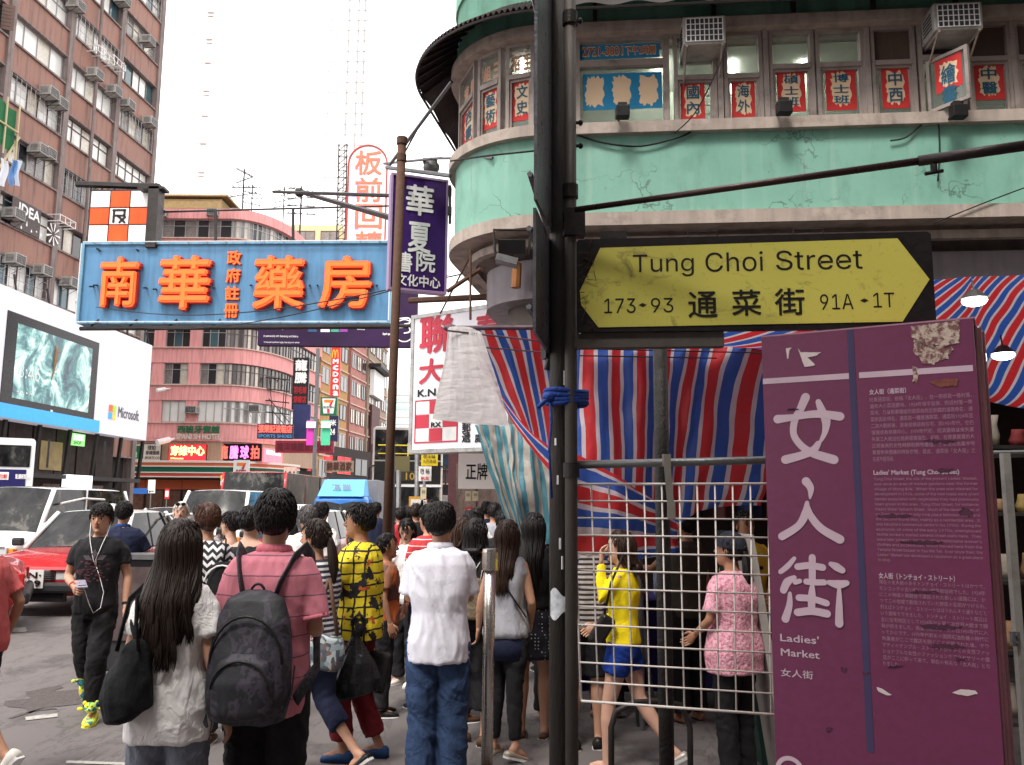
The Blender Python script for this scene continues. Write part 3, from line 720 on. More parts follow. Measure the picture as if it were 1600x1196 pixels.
for k in range(26): part('joint',MB().box(((x0+x1)/2,240.85,P(540,395,240).z+k*3.3),((x1-x0)*.98,.2,.08)),M('pale_edge',(.45,.42,.43),.7),o)
def lattice(p0,p1,wd,n,mat,label,r=.05):
    mb=MB(); p0,p1=V(p0),V(p1); u=V((wd/2,0,0))
    mb.tube([p0-u,p1-u],r,4); mb.tube([p0+u,p1+u],r,4)
    for k in range(n):
        a=p0.lerp(p1,k/n); b=p0.lerp(p1,(k+1)/n); mb.tube([a-u,b+u],r*.7,3); mb.tube([a-u,a+u],r*.7,3)
    return tag(part('lattice_mast',mb,mat),label,'mast')
lattice(P(532,395,55),P(536,225,55),.55,16,dark,'thin dark lattice mast just left of the round topped neon sign',.045)
# ================================================================ signs in the middle distance
block('far_shops','dark shopfronts closing the street beyond the bus',[(-9.5,58),(-2.2,55)],5.6,M('dark_far_shop',(.05,.03,.03),.8,var=.6),[g_dark,g_mid,M('far_lit_window',(.5,.1,.08),.5,emit=.3)],first=.3,floor=2.6,nwin=6,seed=12)
def vsign(px0,py0,px1,py1,Y,label,mat,texts,depth=.25,cat='shop sign',ang=0,name='hanging_sign',**k):
    c=P((px0+px1)/2,(py0+py1)/2,Y); pl=Plane(c,(math.cos(ang),math.sin(ang),0)); return flatsign(name,pl,(px0,py0,px1,py1),label,cat,mat,texts,depth=depth,**k),pl
vsign(457,559,482,640,62,'black vertical sign with white characters 龍騰 and two red bands',blackp,[('龍',(.12,.74,.9,.96),white,.04),('騰',(.12,.5,.9,.72),white,.04),('羽毛球',(.1,.3,.9,.44),M('dull_red',(.4,.02,.03)),.03),('穿線店',(.1,.12,.9,.26),M('dull_red',(.4,.02,.03)),.03)])
vsign(457,632,484,686,61.5,'dark poster panel of a blue clothed sports player under the black vertical sign',M('dark_blue_print',(.03,.035,.12),.5,var=.9,scale=.9),[],name='sports_poster',cat='poster')
o,pl=vsign(517,542,531,620,60,'tall narrow red sign with a yellow letter M and white letters',red,[],name='hanging_sign',cat='shop sign')
a0,b0=pl.uv(519,559); a1,b1=pl.uv(529,547); mb=MB(); yel=M('sign_yellow',(.9,.55,.02),.4)
for s in (0,1):
    w_=(a1-a0)/2; x=a0+w_*s; ribbon(mb,[(x+w_*.05,b0),(x+w_*.2,b0+(b1-b0)*.75),(x+w_*.5,b1),(x+w_*.8,b0+(b1-b0)*.75),(x+w_*.95,b0)],w_*.22,pl,.012)
part('emblem',mb,yel,o)
for i,ch in enumerate('McDona'):
    y=561+i*10; letter(pl,520,y,529,y+8,ch,white,o,bold=.05,h=.012)
pl=Plane(P(514,634,59),(1,0,0)); a0,b0=pl.uv(500,649); a1,b1=pl.uv(527,621)
seven(pl,a0,b0,a1,b1,'dark green square sign with a large red seven hanging below the tall red sign',green,M('dk_green_w',(.02,.1,.05)),True,.3)
vsign(514,650,528,690,59,'small navy sign with white number 24 below the green square sign',navy,[('24',(.05,.25,.7,.5),white,.04),('米',(.1,.6,.8,.85),white,.03)])
vsign(479,657,494,696,40,'magenta banner with a white top hanging from the lamp post',M('magenta_cloth',(.6,.05,.4),.7),[],depth=.02,name='banner',cat='banner')
vsign(502,657,516,696,40,'mint green banner with a white top hanging from the lamp post',M('mint_cloth',(.08,.5,.28),.7),[],depth=.02,name='banner',cat='banner')
for (a,b) in ((479,494),(502,516)):
    pass
for px,lab in ((486,'white top strip of the magenta banner'),(509,'white top strip of the mint banner')):
    c=P(px,664,39.9); mb=MB().box(c,(.44,.02,.3)); 
    tag(part('banner_strip',mb,white),lab,'banner')
mb=MB().tube([P(498,560,40.1),G(488,835)+V((0,0,0))],.07,8)
tag(part('lamp_post',MB().tube([P(497,545,40),V((P(489,800,40).x,40,0))],.09,8),galv),'slim grey lamp post carrying the magenta and mint banners','lamp post')
vsign(402,663,458,686,58,'dark sign with red characters projecting from the pink corner',M('dark_teal_board',(.02,.03,.05),.4),[('張榮記波鞋店',(.03,.4,.97,.95),neonr,.03),('SPORTS SHOES',(.03,.08,.97,.3),M('blue_letter',(.1,.3,.6)),.02)],ang=R(8))
vsign(430,689,521,708,57,'long dark red sign board with worn characters under the banners',M('crimson_board',(.22,.015,.03),.5,var=.2),[('南洋燒臘飯店酒家',(.03,.15,.97,.85),M('dark_crimson',(.09,.01,.02)),.03)])
vsign(443,730,462,762,50,'curved pale sign showing number 101 at the end of the striped fascia',pinkt,[('101',(.1,.3,.9,.8),dark,.03)])
vsign(508,720,552,738,64,'worn sign board of brown characters above the blue truck',beige_r,[('錦華酒家',(.05,.1,.95,.9),M('brown_letter',(.1,.04,.03)),.04)])
# dark arcade under these signs
o=block('arcade_building','dark shop arcade with shutters behind the blue truck',[(-19.5,76),(-14.8,100)],7.2,M('dark_arcade',(.04,.03,.028),.8,var=.5),[g_dark,neonred,g_mid],first=.4,floor=3.2,nwin=5,seed=8)
# round-topped neon sign
pl=Plane(P(572,300,50),(1,0,0)); a0,b0=pl.uv(540,395); a1,b1=pl.uv(606,228); W=a1-a0; r=W/2
o=thing('neon_sign',pl.at(a0,b0,0),'tall white round topped neon sign with red characters 板前回轉','neon sign')
poly=[(a0,b0),(a1,b0)]+[(a0+r+r*math.cos(t*PI/14),b1-r+r*math.sin(t*PI/14)) for t in range(15)]
mb=MB().prism(poly,pl.fr,pl.o-pl.n*.3,.3); part('board',mb,M('white_neon_board',(.86,.84,.85),.5,var=.03,emit=.12),o)
nr=M('red_neon_tube',(.9,.13,.08),.5,emit=.35,var=.1)
for i,ch in enumerate('板前回轉'):
    t0=236+i*42; letter(pl,555,t0,597,t0+38,ch,nr,o,name='character',bold=.012,extrude=.04)
mb=MB()
pts=[(a0,b0)]+[(a0+r-r*math.cos(t*PI/14),b1-r+r*math.sin(t*PI/14)) for t in range(15)]+[(a1,b0)]
mb.tube([pl.at(x,y,.05) for x,y in pts],.06,5); part('rim',mb,M('red_rim',(.4,.06,.05),.5),o)
mb=MB()
for k in range(22):
    y=b0+.2+k*(b1-b0-1.2)/22; mb.tube([pl.at(a0+.1,y,.04),pl.at(a0+.5+.15*(k%3),y,.04)],.02,4)
part('light_tube',mb,M('blue_neon',(.2,.25,.9),.5,emit=.4),o)
# ---- long purple billboard behind the blue sign
pl=Plane(P(520,500,47),(1,.03,0))
purple_b=M('purple_billboard',(.022,.006,.036),.7,var=.9,scale=.35,bump=0)
o=flatsign('billboard',pl,(404,455,652,541),'long dark purple advertising billboard under the blue shop sign, logo at its right end','billboard',purple_b,[],depth=.5)
for st,bx,bd in (('Life Companion',(412,507,462,516),.03),('in partnership with Samsung and Galaxy',(412,524,466,528),0),('Terms and conditions apply. See shops for details',(412,534,468,537),0),('NO.1 Network',(557,505,598,510),.03),('4G LTE',(557,512,570,516),.02),('Superb speed',(598,520,612,525),.03)):
    letter(pl,*bx,st,white,o,bold=bd,h=.02)
mb=MB(); c=pl.uv(632,517); Rr=(pl.uv(648,517)[0]-c[0])
for q,(dx,dy) in enumerate(((0,.5),(0,-.5))):
    ribbon(mb,[(c[0]-Rr*.5+dx,c[1]+Rr*(.75+dy*.9)),(c[0]+Rr*.4,c[1]+Rr*(.8+dy*.9)),(c[0]+Rr*.5,c[1]+Rr*(.35+dy*.9)),(c[0],c[1]+Rr*(.2+dy*.9))],Rr*.13,pl,.02)
ribbon(mb,[(c[0]+Rr*math.cos(t),c[1]+Rr*1.1*math.sin(t)) for t in [x*.5 for x in range(2,12)]],Rr*.1,pl,.02); part('emblem',mb,white,o)
a0,b0=pl.uv(497,541); a1,b1=pl.uv(520,508)
for px,c in ((488,(.02,.07,.16)),(508,(.75,.72,.85)),(524,(.05,.3,.2)),(536,(.25,.05,.3))):
    aa=pl.uv(px,520)[0]; bb=pl.uv(px,519)[1]; mb=MB(); pl.slab(mb,aa-.25,bb,aa+.25,bb+1.2,0,.012); part('picture_panel',mb,M('print_%d'%px,c,.4,var=.3),o)
# ================================================================ the blue shop sign
BPl=Plane.through(P(130,445,28),P(608,443,27.6)); BP=BPl
a0,b1=BP.uv(134,383); a1,b0=BP.uv(606,502)
blue=M('blue_sign_paint',(.085,.22,.38),.5,var=.12,scale=.8,bump=.1,streak=.4,dirt=.2); lblue=M('light_blue_edge',(.17,.36,.50),.5,var=.15,streak=.5)
shop=thing('shop_sign',BP.at((a0+a1)/2,b0,0),'huge blue sign with four raised orange neon characters hanging over the street','shop sign')
mb=MB(); BP.slab(mb,a0,b0,a1,b1,-.5,0); part('board',mb,blue,shop)
mb=MB()
for q in ((a0-.08,b0-.08,a0,b1+.08),(a1,b0-.08,a1+.08,b1+.08),(a0,b0-.08,a1,b0),(a0,b1,a1,b1+.08)): BP.slab(mb,*q,-.5,.06)
part('frame',mb,lblue,shop)
tubes=M('glass_tube',(.55,.6,.62),.2,var=.1)
mb=MB()
for y in (b0-.05,b1+.05): mb.tube([BP.at(a0,y,.16),BP.at(a1,y,.16)],.022,5)
for x in (a0-.05,a1+.05): mb.tube([BP.at(x,b0,.16),BP.at(x,b1,.16)],.022,5)
for k in range(16):
    x=a0+(a1-a0)*(k+.5)/16
    for y in (b0-.05,b1+.05): mb.tube([BP.at(x,y,.0),BP.at(x,y,.2)],.02,4)
part('neon_outline',mb,tubes,shop)
neo=M('orange_red_character',(.95,.13,.025),.45,var=.18,scale=2.5,emit=.22,bump=.2,bscale=12)
neor=M('character_rim',(.5,.035,.03),.5,var=.2)
neoi=M('orange_tube_glow',(.95,.15,.025),.4,emit=.2,var=.1)
for ch,bx in (('南',(160,404,222,484)),('華',(252,402,334,488)),('藥',(398,402,480,488)),('房',(500,402,584,486))):
    c_=letter(BP,*bx,ch,neor,shop,name='character',bold=.040,extrude=.05,h=.09,res=3)
    letter(BP,bx[0]+1.2,bx[1]+1.2,bx[2]-1.2,bx[3]-1.2,ch,neo,shop,name='character_face',bold=.027,extrude=.02,h=.22,res=3)
    letter(BP,bx[0]+4,bx[1]+4,bx[2]-4,bx[3]-4,ch,neoi,shop,name='neon_tube',bold=0,extrude=.012,h=.29)
for i,ch in enumerate('政府註冊'):
    y=393+i*27.5; x=367-i*1.6; letter(BP,x-11,y,x+11,y+22,ch,neo,shop,name='small_character',bold=.02,extrude=.05,h=.06)
    letter(BP,x-10,y+1,x+12,y+23,ch,M('dark_red_shadow',(.25,.02,.03)),shop,name='small_character_rim',bold=.03,extrude=.01,h=.02)
mb=MB()
for px,py in ((146,448),(152,446),(229,450),(244,452),(335,450),(393,446),(484,446),(496,446),(588,446)):
    q=BP.hit(px,py); mb.tube([q,q+BP.n*.45+V((.12,0,-.12))],.03,5)
part('peg',mb,black,shop)
mb=MB()   # supporting steel above and below
for py,h0 in ((378,-.3),(512,-.2)):
    mb.tube([BP.at(*BP.uv(120,py),h0),BP.at(*BP.uv(612,py-3),h0)],.07,6)
mb.tube([P(120,288,28.6),P(242,292,28.4)],.12,6); mb.tube([P(236,332,28.6),P(610,322,28)],.035,6)
for px,y0 in ((337,330),(458,326)): mb.tube([P(px,y0,28.2),P(px,380,28.2)],.05,6)
for px in (140,200,262,330,400,470,540,590):
    mb.tube([P(px,380,28.3),P(px+16,392,27.9)],.035,5); mb.tube([P(px,512,28.2),P(px+14,500,27.8)],.035,5)
mb.tube([P(130,513,28),P(700,509,27)],.06,6)
part('support_frame',mb,dark,shop)
# Rx sign above
rx=thing('pharmacy_sign',P(190,380,28.2),'orange and white checkered sign with a prescription symbol above the blue sign','shop sign')
RP=Plane.through(P(140,340,28.3),P(236,340,28.2)); a0,b0=RP.uv(137,379); a1,b1=RP.uv(236,298)
ora=M('orange_panel',(.88,.085,.012),.5,var=.25,scale=1.2,streak=.35); whp=M('white_panel',(.8,.78,.76),.5,var=.05,streak=.25,dirt=.1)
mb=MB(); RP.slab(mb,a0-.06,b0-.06,a1+.06,b1+.06,-.5,-.02); part('case',mb,dark,rx)
for i in range(3):
    for j in range(3):
        x0=a0+(a1-a0)*i/3+.02; y0=b0+(b1-b0)*j/3+.02
        mb=MB(); RP.slab(mb,x0,y0,x0+(a1-a0)/3-.04,y0+(b1-b0)/3-.04,-.02,.03)
        part('panel',mb,ora if (i+j)%2==1 else whp,rx,bevel=.01)
ca,cb=(a0+a1)/2,(b0+b1)/2; s=(a1-a0)/3
mb=MB(); g=lambda x,y:(ca+x*s,cb+y*s)
ribbon(mb,[g(-.26,-.3),g(-.26,0),g(-.26,.3)],.12*s,RP,.04); mb2=[(g(-.3,.3),g(.3,.3)),(g(.27,.3),g(.27,.02)),(g(.27,.02),g(-.2,.02)),(g(-.05,.0),g(.3,-.32)),(g(.32,-.05),g(.05,-.32))]
for p,q in mb2: ribbon(mb,[p,q],.11*s,RP,.045)
part('symbol',mb,blackp,rx)
mb=MB(); mb.box(P(242,340,28.0),(.35,.5,(b1-b0)+.4)); mb.box(P(240,297,28.0),(.9,.5,.08)); part('steel_column',mb,dark,rx)
mb=MB()
for k in range(5):
    mb.tube([RP.at(a0+.2+k*.45,b1+.05,-.2),RP.at(a0+.3+k*.45,b1+.4,-.3)],.03,4)
part('bracket',mb,dark,rx)
# black bar bracket with struts left of the purple sign
mb=MB(); mb.tube([P(427,300,20),P(616,306,13)],.035,6); mb.tube([P(468,300,20),P(612,341,13)],.05,6); mb.ell(P(468,301,19.9),(.12,.12,.12))
tag(part('sign_strut',mb,black),'black steel pole and diagonal strut reaching left from the rusty post','bracket')
# ================================================================ big technology billboard
MBd=Plane.through(P(0,600,36),P(237,600,50))
a0,_=MBd.uv(-60,600); a1,_=MBd.uv(234,600); zt=10.75-MBd.o.z; zb=5.15-MBd.o.z
bb=thing('billboard',MBd.at(0,zb,0),'huge white billboard showing a tablet computer with a swimmer in turquoise surf','billboard')
mb=MB(); MBd.slab(mb,a0,zb,a1,zt,-.8,0); part('board',mb,M('billboard_white',(.62,.6,.66),.5,var=.02,scale=.4,emit=.18,bump=0),bb)
q=[MBd.uv(*p) for p in ((13,478),(153,543),(148,663),(3,622))]
q=[MBd.uv(12,478),MBd.uv(153,541),MBd.uv(147,662),MBd.uv(-2,641)]
zz0=(q[2][1]+q[3][1])/2; zz1=(q[0][1]+q[1][1])/2; xx0=(q[0][0]+q[3][0])/2; xx1=(q[1][0]+q[2][0])/2
mb=MB(); MBd.slab(mb,xx0,zz0,xx1,zz1,.0,.03); part('tablet_bezel',mb,M('bezel',(.012,.01,.012),.3,bump=0),bb,bevel=.02)
def surf():
    m,t,b=nodes('surf_picture'); v=objvec(t,(.25,1,1)); tc=objvec(t)
    n=noise_out(t,.55,8,tc,.7,1.4); 
    c=ramp(t,n,[(.36,(.02,.035,.06)),(.47,(.05,.16,.17)),(.55,(.25,.45,.42)),(.64,(.75,.82,.8))])
    t.links.new(c,b.inputs['Base Color']); b.inputs['Roughness'].default_value=.3
    t.links.new(c,b.inputs['Emission Color']); b.inputs['Emission Strength'].default_value=.3; return m
w_=(xx1-xx0); h_=zz1-zz0
sx0,sx1,sz0,sz1=xx0+w_*.1,xx1-w_*.085,zz0+h_*.13,zz1-h_*.1
mb=MB(); MBd.slab(mb,sx0,sz0,sx1,sz1,.03,.04); part('screen_picture',mb,surf(),bb)
mb=MB(); cx,cy=MBd.uv(85,563); 
mb.ell(MBd.at(cx,cy+.55,.05),(.04,.12,.15),8,6); mb.tube([MBd.at(cx,cy+.45,.05),MBd.at(cx-.03,cy,.05),MBd.at(cx-.08,cy-.3,.05)],[.10,.13,.09],6); mb.tube([MBd.at(cx-.05,cy-.2,.05),MBd.at(cx-.1,cy-.6,.05),MBd.at(cx-.2,cy-.95,.05)],[.09,.06,.03],6)
mb.tube([MBd.at(cx+.08,cy+.35,.05),MBd.at(cx+.4,cy+.5,.05)],.04,5)
part('swimmer_picture',mb,M('swimmer',(.25,.14,.08),.5,emit=.1),bb)
letter(MBd,0,0,0,0,'8:46',white,bb,bold=0,box=(sx0+.3,sz0+.95,sx0+1.9,sz0+1.55),h=.05)
mb=MB()
for k in range(4): mb.ell(MBd.at(sx0+.35+k*.33,sz0+.3,.045),(.05,.07,.05),6,4)
part('icon',mb,white,bb)
def winlogo(cx,cy,s,cols,name='emblem'):
    for (i,j),c in zip(((0,1),(1,1),(0,0),(1,0)),cols):
        mb=MB(); MBd.slab(mb,cx+(i-1)*s*1.08,cy+(j-1)*s*1.08,cx+(i-1)*s*1.08+s,cy+(j-1)*s*1.08+s,.03,.045); part(name,mb,c,bb)
winlogo((xx0+xx1)/2,zz0+h_*.06,.09,[white]*4)
winlogo(MBd.uv(175,644)[0],MBd.uv(175,644)[1],.36,[M('tile_red',(.8,.12,.04),.4,emit=.2),M('tile_green',(.3,.55,.03),.4,emit=.2),M('tile_blue',(.03,.35,.8),.4,emit=.2),M('tile_yellow',(.85,.5,.03),.4,emit=.2)])
a_,b_=MBd.uv(180,652); c_,d_=MBd.uv(213,645)
letter(MBd,0,0,0,0,'Microsoft',M('grey_letter',(.09,.09,.1),.5),bb,bold=.015,box=(a_+.25,b_+.02,c_+.3,b_+.62),h=.02)
mb=MB(); MBd.slab(mb,a0,zb+.02,xx1+.5,zb+.62,.02,.08); part('blue_strip',mb,M('bright_blue',(.04,.33,.72),.4,emit=.25,bump=0),bb)
for k in range(7):
    x=a0+1+k*2.6; part('support',MB().tube([MBd.at(x,zt,-.4),MBd.at(x,zt+.9,-.6)],.05,5),dark,bb); part('support',MB().tube([MBd.at(x,zb,-.4),MBd.at(x,zb-2.8,-.6)],.12,6),dark,bb)
# street furniture at the pink corner
def small_sign(px,py0,Y,label,spec,post=True,r=.03):
    o=thing('traffic_sign',P(px,py0,Y)-V((0,0,P(px,py0,Y).z)),label,'traffic sign')
    if post: part('post',MB().tube([V((P(px,py0,Y).x,Y+.05,0)),P(px,py0,Y+.05)],r,6),galv,o)
    for (dx0,y0,dx1,y1,m,st,sm) in spec:
        pl=Plane(P(px,y0,Y),(1,0,0)); a0,b1=pl.uv(px+dx0,y0); a1,b0=pl.uv(px+dx1,y1)
        mb=MB(); pl.slab(mb,a0,b0,a1,b1,-.02,.01); part('plate',mb,m,o)
        if st: letter(pl,0,0,0,0,st,sm,o,bold=.02,box=(a0+(a1-a0)*.12,b0+(b1-b0)*.2,a1-(a1-a0)*.12,b1-(b1-b0)*.2),h=.015)
    return o
yellow=M('sign_yellow2',(.75,.55,.03),.5)
small_sign(351,743,44,'traffic sign post with a yellow plate, a white plate and a red plate',[(-6,743,6,750,yellow,'●',black),(-6,751,6,759,white,'停',black),(-4,760,4,775,red,'─',white)])
small_sign(261,764,44,'narrow red and white sign post beside the convenience store',[(-3,764,3,780,red,'─',white)])
small_sign(237,750,40,'white round ended sign with a bent top beside a blue street plate',[(-5,750,5,766,white,None,None),(-28,763,-7,772,M('street_blue',(.02,.1,.35),.4),None,None),(-5,766,5,771,white,'P',black)])
# ================================================================ green corner building on the right
CX,CY,RAD=.52,11.32,1.32
def gb_plan(extra=0,n=14,back=7):
    """plan from the right end of the flat front, round the corner, then back along the street; extra = offset outwards"""
    d=V((-1,.09)).normalized(); nrm=V((-.09,-1)).normalized()   # outward normal of the front
    c=V((CX,CY)); pts=[]
    start=c+nrm*RAD
    R_=RAD+extra
    for s in (9,7.5,6,5,4,3,2,1): pts.append(start-d*s+nrm*extra)
    a0=math.atan2(nrm.y,nrm.x)
    for i in range(n+1):
        a=a0-(PI*.53)*i/n; pts.append(c+V((math.cos(a),math.sin(a)))*R_)
    a=a0-PI*.53; tdir=V((math.sin(a),-math.cos(a)))
    for s in (2,4,back): pts.append(c+V((math.cos(a),math.sin(a)))*R_+tdir*s)
    return pts
def gband(z0,z1,e0,e1,n=14,zs0=None,zs1=None):
    A=gb_plan(e0,n); B=gb_plan(e1,n); rings=[]
    for a,b in zip(A,B): rings.append([(a.x,a.y,z0),(b.x,b.y,z0 if zs0 is None else zs0),(b.x,b.y,z1 if zs1 is None else zs1),(a.x,a.y,z1)])
    return MB().ring_loft(rings)
zg=lambda py,Y=9.95: P(900,py,Y).z
def teal_mat():
    m,t,b=nodes('teal_wall_paint'); v=objvec(t)
    c=mixc(t,noise_out(t,1.1,6,v),(.135,.33,.255),(.24,.47,.37))
    c=mixc(t,ramp(t,noise_out(t,3,8,objvec(t,(1,1,.35)),.7),[(.5,0),(.72,.55)]),c,(.10,.22,.17))
    c=mixc(t,ramp(t,noise_out(t,7,8,v,.8),[(.64,0),(.69,.75)]),c,(.06,.09,.07))
    s=ramp(t,noise_out(t,2.8,5,objvec(t,(2.5,2.5,.12))),[(.55,0),(.8,.5)]); c=mixc(t,s,c,(.33,.5,.42))
    vo=t.nodes.new('ShaderNodeTexVoronoi'); vo.feature='DISTANCE_TO_EDGE'; vo.inputs['Scale'].default_value=.9; mv=t.nodes.new('ShaderNodeVectorMath'); mv.operation='ADD'
    nz=t.nodes.new('ShaderNodeTexNoise'); nz.inputs['Scale'].default_value=3; nz.inputs['Detail'].default_value=6; t.links.new(v,nz.inputs['Vector']); t.links.new(v,mv.inputs[0]); t.links.new(nz.outputs['Color'],mv.inputs[1]); t.links.new(mv.outputs[0],vo.inputs['Vector'])
    ck=ramp(t,vo.outputs['Distance'],[(0,.75),(.006,.5),(.012,0)]); c=mixc(t,math_n(t,'MULTIPLY',ck,ramp(t,noise_out(t,1.2,3,v),[(.45,0),(.6,1)])),c,(.05,.08,.06))
    rs=ramp(t,noise_out(t,5,6,objvec(t,(2,2,.1)),.7),[(.62,0),(.74,.6)]); c=mixc(t,rs,c,(.16,.13,.09))
    t.links.new(c,b.inputs['Base Color']); b.inputs['Roughness'].default_value=.65; bump_noise(t,b,9,.15,.02,v); return m
teal=teal_mat()
gb=thing('green_building',(CX,CY,0),'mint green building with a rounded corner and a corrugated awning, above the market','building')
zb=zg(355); zs=zg(213); zsill=zg(196); zlin=zg(56); zltop=zg(36,9.9)
part('wall_band',gband(zb+.16,zs,-.6,0),teal,gb)
part('bottom_trim',gband(zb,zb+.16,-.6,.07),cream,gb)
part('sill',gband(zs,zsill,-.6,.09),cream,gb)
part('lintel',gband(zlin,zltop,-.5,.08),cream,gb)
zaw=P(1000,4,9.2).z+.10
part('upper_wall',gband(zltop,zaw+.9,-.6,0),M('shaded_teal_panel',(.12,.27,.20),.7,var=.25,streak=.5),gb)  # the awning's shade is put into this darker teal
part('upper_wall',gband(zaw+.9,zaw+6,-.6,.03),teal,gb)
part('interior_wall',gband(zsill,zlin,-1.6,-1.5),M('interior_wall',(.5,.56,.46),.8,var=.15),gb)
part('interior_ceiling',gband(zlin-.02,zlin,-1.55,-.35),M('interior_ceiling',(.55,.6,.5),.8),gb)
mb=MB(); pf_=gb_plan(-.3)
mb.prism([(p.x,p.y) for p in pf_]+[(9,18)],(V((1,0,0)),V((0,1,0)),V((0,0,1))),(0,0,zb+.01),.12); part('slab',mb,M('soffit_plaster',(.36,.33,.31),.85,var=.2,dirt=.4),gb)
# vertical dividers of the shaded upper wall
for x in (930,1112,1232,1350,1470,1580):
    q=P(x,30,9.85); mb=MB().box((q.x,9.95-(q.x-CX)*.09-.03,(zltop+zaw+.6)/2),(.05,.05,zaw+.6-zltop)); part('divider',mb,dark,gb)
# corrugated awning
def awn(s,t_):
    n=len(AP)-1; f=s*n; i=min(int(f),n-1); u=f-i
    a=AP[i].lerp(AP[i+1],u); b=AP2[i].lerp(AP2[i+1],u)
    p=a.lerp(b,t_); z=zaw+.42*(1-t_)+.022*math.sin(s*ACC*60)
    return (p.x,p.y,z)
AP=gb_plan(0,24,9); AP2=gb_plan(.56,24,9); ACC=6.5
mb=MB(); mb.grid(awn,700,1); part('awning_sheet',mb,M('brown_corrugated_sheet',(.035,.02,.022),.6,var=.4,dirt=.5),gb)
mb=MB()
for i in range(0,len(AP),2):
    a,b=AP[i],AP2[i]; mb.tube([V((a.x,a.y,zaw+.36)),V((b.x,b.y,zaw-.04))],.018,5)
mb.tube([V((p.x,p.y,zaw-.05)) for p in AP2],.02,5); part('awning_rib',mb,dark,gb)
# ground floor wall set back
part('ground_wall',gband(0,zb,-1.2,-.75),M('ground_floor_plaster',(.17,.145,.13),.85,var=.2,streak=.4,dirt=.4),gb)
part('shutter_box',gband(zb-.75,zb-.25,-.74,-.45),M('lilac_shutter_box',(.24,.21,.225),.6,var=.15,streak=.4),gb)
part('cable_trunk',gband(zb-.16,zb-.06,-.3,-.2),cream,gb)
# --- windows of the flat front
FPt=gb_plan(-.10); GF=Plane.through(V((FPt[7].x,FPt[7].y,0)),V((FPt[0].x,FPt[0].y,0)))
wf=M('old_window_frame',(.32,.27,.245),.55,metal=.1,var=.25,scale=4,dirt=.6)
gg=glass('green_room_glass',(.06,.075,.06),.06,.6)
def clearglass():
    m,t,b=nodes('window_glass'); b.inputs['Base Color'].default_value=(.5,.6,.52,1); b.inputs['Roughness'].default_value=.05
    b.inputs['Alpha'].default_value=.35; b.inputs['Specular IOR Level'].default_value=.6
    v=objvec(t); t.links.new(mixc(t,noise_out(t,2,5,v),(.10,.13,.11),(.28,.33,.29)),b.inputs['Base Color']); return m
cg=clearglass()
posterred=M('poster_red',(.55,.035,.035),.6,var=.15,scale=3); postercream=M('poster_cream',(.74,.55,.36),.6,var=.06); posterblue=M('poster_blue',(.02,.22,.42),.6,var=.12); charblue=M('poster_character_blue',(.02,.10,.16),.5)
def blob(pl,a0,b0,a1,b1,seed,h):
    rr=random.Random(seed); n=46; poly=[]
    for i in range(n):
        t=2*PI*i/n; ca,sa=math.cos(t),math.sin(t); k=1/max(abs(ca),abs(sa))**.75
        r=.88+.10*math.sin(t*rr.choice((7,8,9))+seed)+.06*(rr.random()-.5)
        poly.append(((a0+a1)/2+(a1-a0)/2*ca*k*r,(b0+b1)/2+(b1-b0)/2*sa*k*r))
    return MB().prism(poly,pl.fr,pl.o+pl.n*h,.002)
def gwin(pl,a0,a1,b0,b1,tr,poster=None,chars='',pbox=(.2,.14,.8,.92),upper='glass',label=None,seed=1,dim=False,lower=True):
    """window: frame > panes, poster, lettering"""
    mb=MB(); fw=.045
    def bar(x0,y0,x1,y1,h0=-.06,h1=.05): pl.slab(mb,x0,y0,x1,y1,h0,h1)
    bar(a0,b0,a0+fw,b1); bar(a1-fw,b0,a1,b1); bar(a0+fw,b0,a1-fw,b0+fw); bar(a0+fw,b1-fw,a1-fw,b1); bar(a0+fw,tr-.03,a1-fw,tr+.03,-.06,.06)
    for y0,y1 in ((b0+fw,tr-.03),): # inner sash
        bar(a0+fw,y0,a0+fw+.03,y1,-.04,.03); bar(a1-fw-.03,y0,a1-fw,y1,-.04,.03); bar(a0+fw+.03,y0,a1-fw-.03,y0+.03,-.04,.03); bar(a0+fw+.03,y1-.03,a1-fw-.03,y1,-.04,.03)
    wo=part('window',mb,wf,gb,label=label)
    mb=MB(); pl.slab(mb,a0+.01,b0+.01,a1-.01,tr-.01,-.012,-.006); part('pane',mb,cg,wo)
    mb=MB(); pl.slab(mb,a0+.01,tr+.01,a1-.01,b1-.01,-.012,-.006); part('pane',mb,M('brown_blind',(.10,.07,.055),.8,var=.3,stretch=(20,20,1)) if upper=='blind' else cg,wo)
    # room bars seen through the glass
    mb=MB()
    for k in range(4): mb.tube([pl.at(a0+.05,b0+.1+.12*k,-.16),pl.at(a1-.05,b0+.1+.12*k,-.16)],.008,5)
    part('window_bar',mb,white,wo)
    if poster:
        H=tr-b0; x0,y0,x1,y1=a0+(a1-a0)*pbox[0],b0+H*pbox[1],a0+(a1-a0)*pbox[2],b0+H*pbox[3]
        mb=MB(); pl.slab(mb,x0,y0,x1,y1,-.005,-.001); part('poster',mb,poster,wo)
        part('poster_ground',blob(pl,x0+(x1-x0)*.13,y0+(y1-y0)*.07,x1-(x1-x0)*.13,y1-(y1-y0)*.07,seed,0.0),postercream,wo)
        n=len(chars)
        for i,ch in enumerate(chars):
            ya=y1-(y1-y0)*(.12+.76*(i+1)/n); yb=y1-(y1-y0)*(.12+.76*i/n)
            letter(pl,0,0,0,0,ch,charblue,wo,bold=.018,box=(x0+(x1-x0)*.24,ya+.015,x1-(x1-x0)*.24,yb-.015),h=.006)
    return wo
W0,W1=zsill,zlin; au=lambda px,py=150: GF.uv(px,py)[0]; tr=GF.uv(1100,100)[1]
tr=W0+(W1-W0)*.60
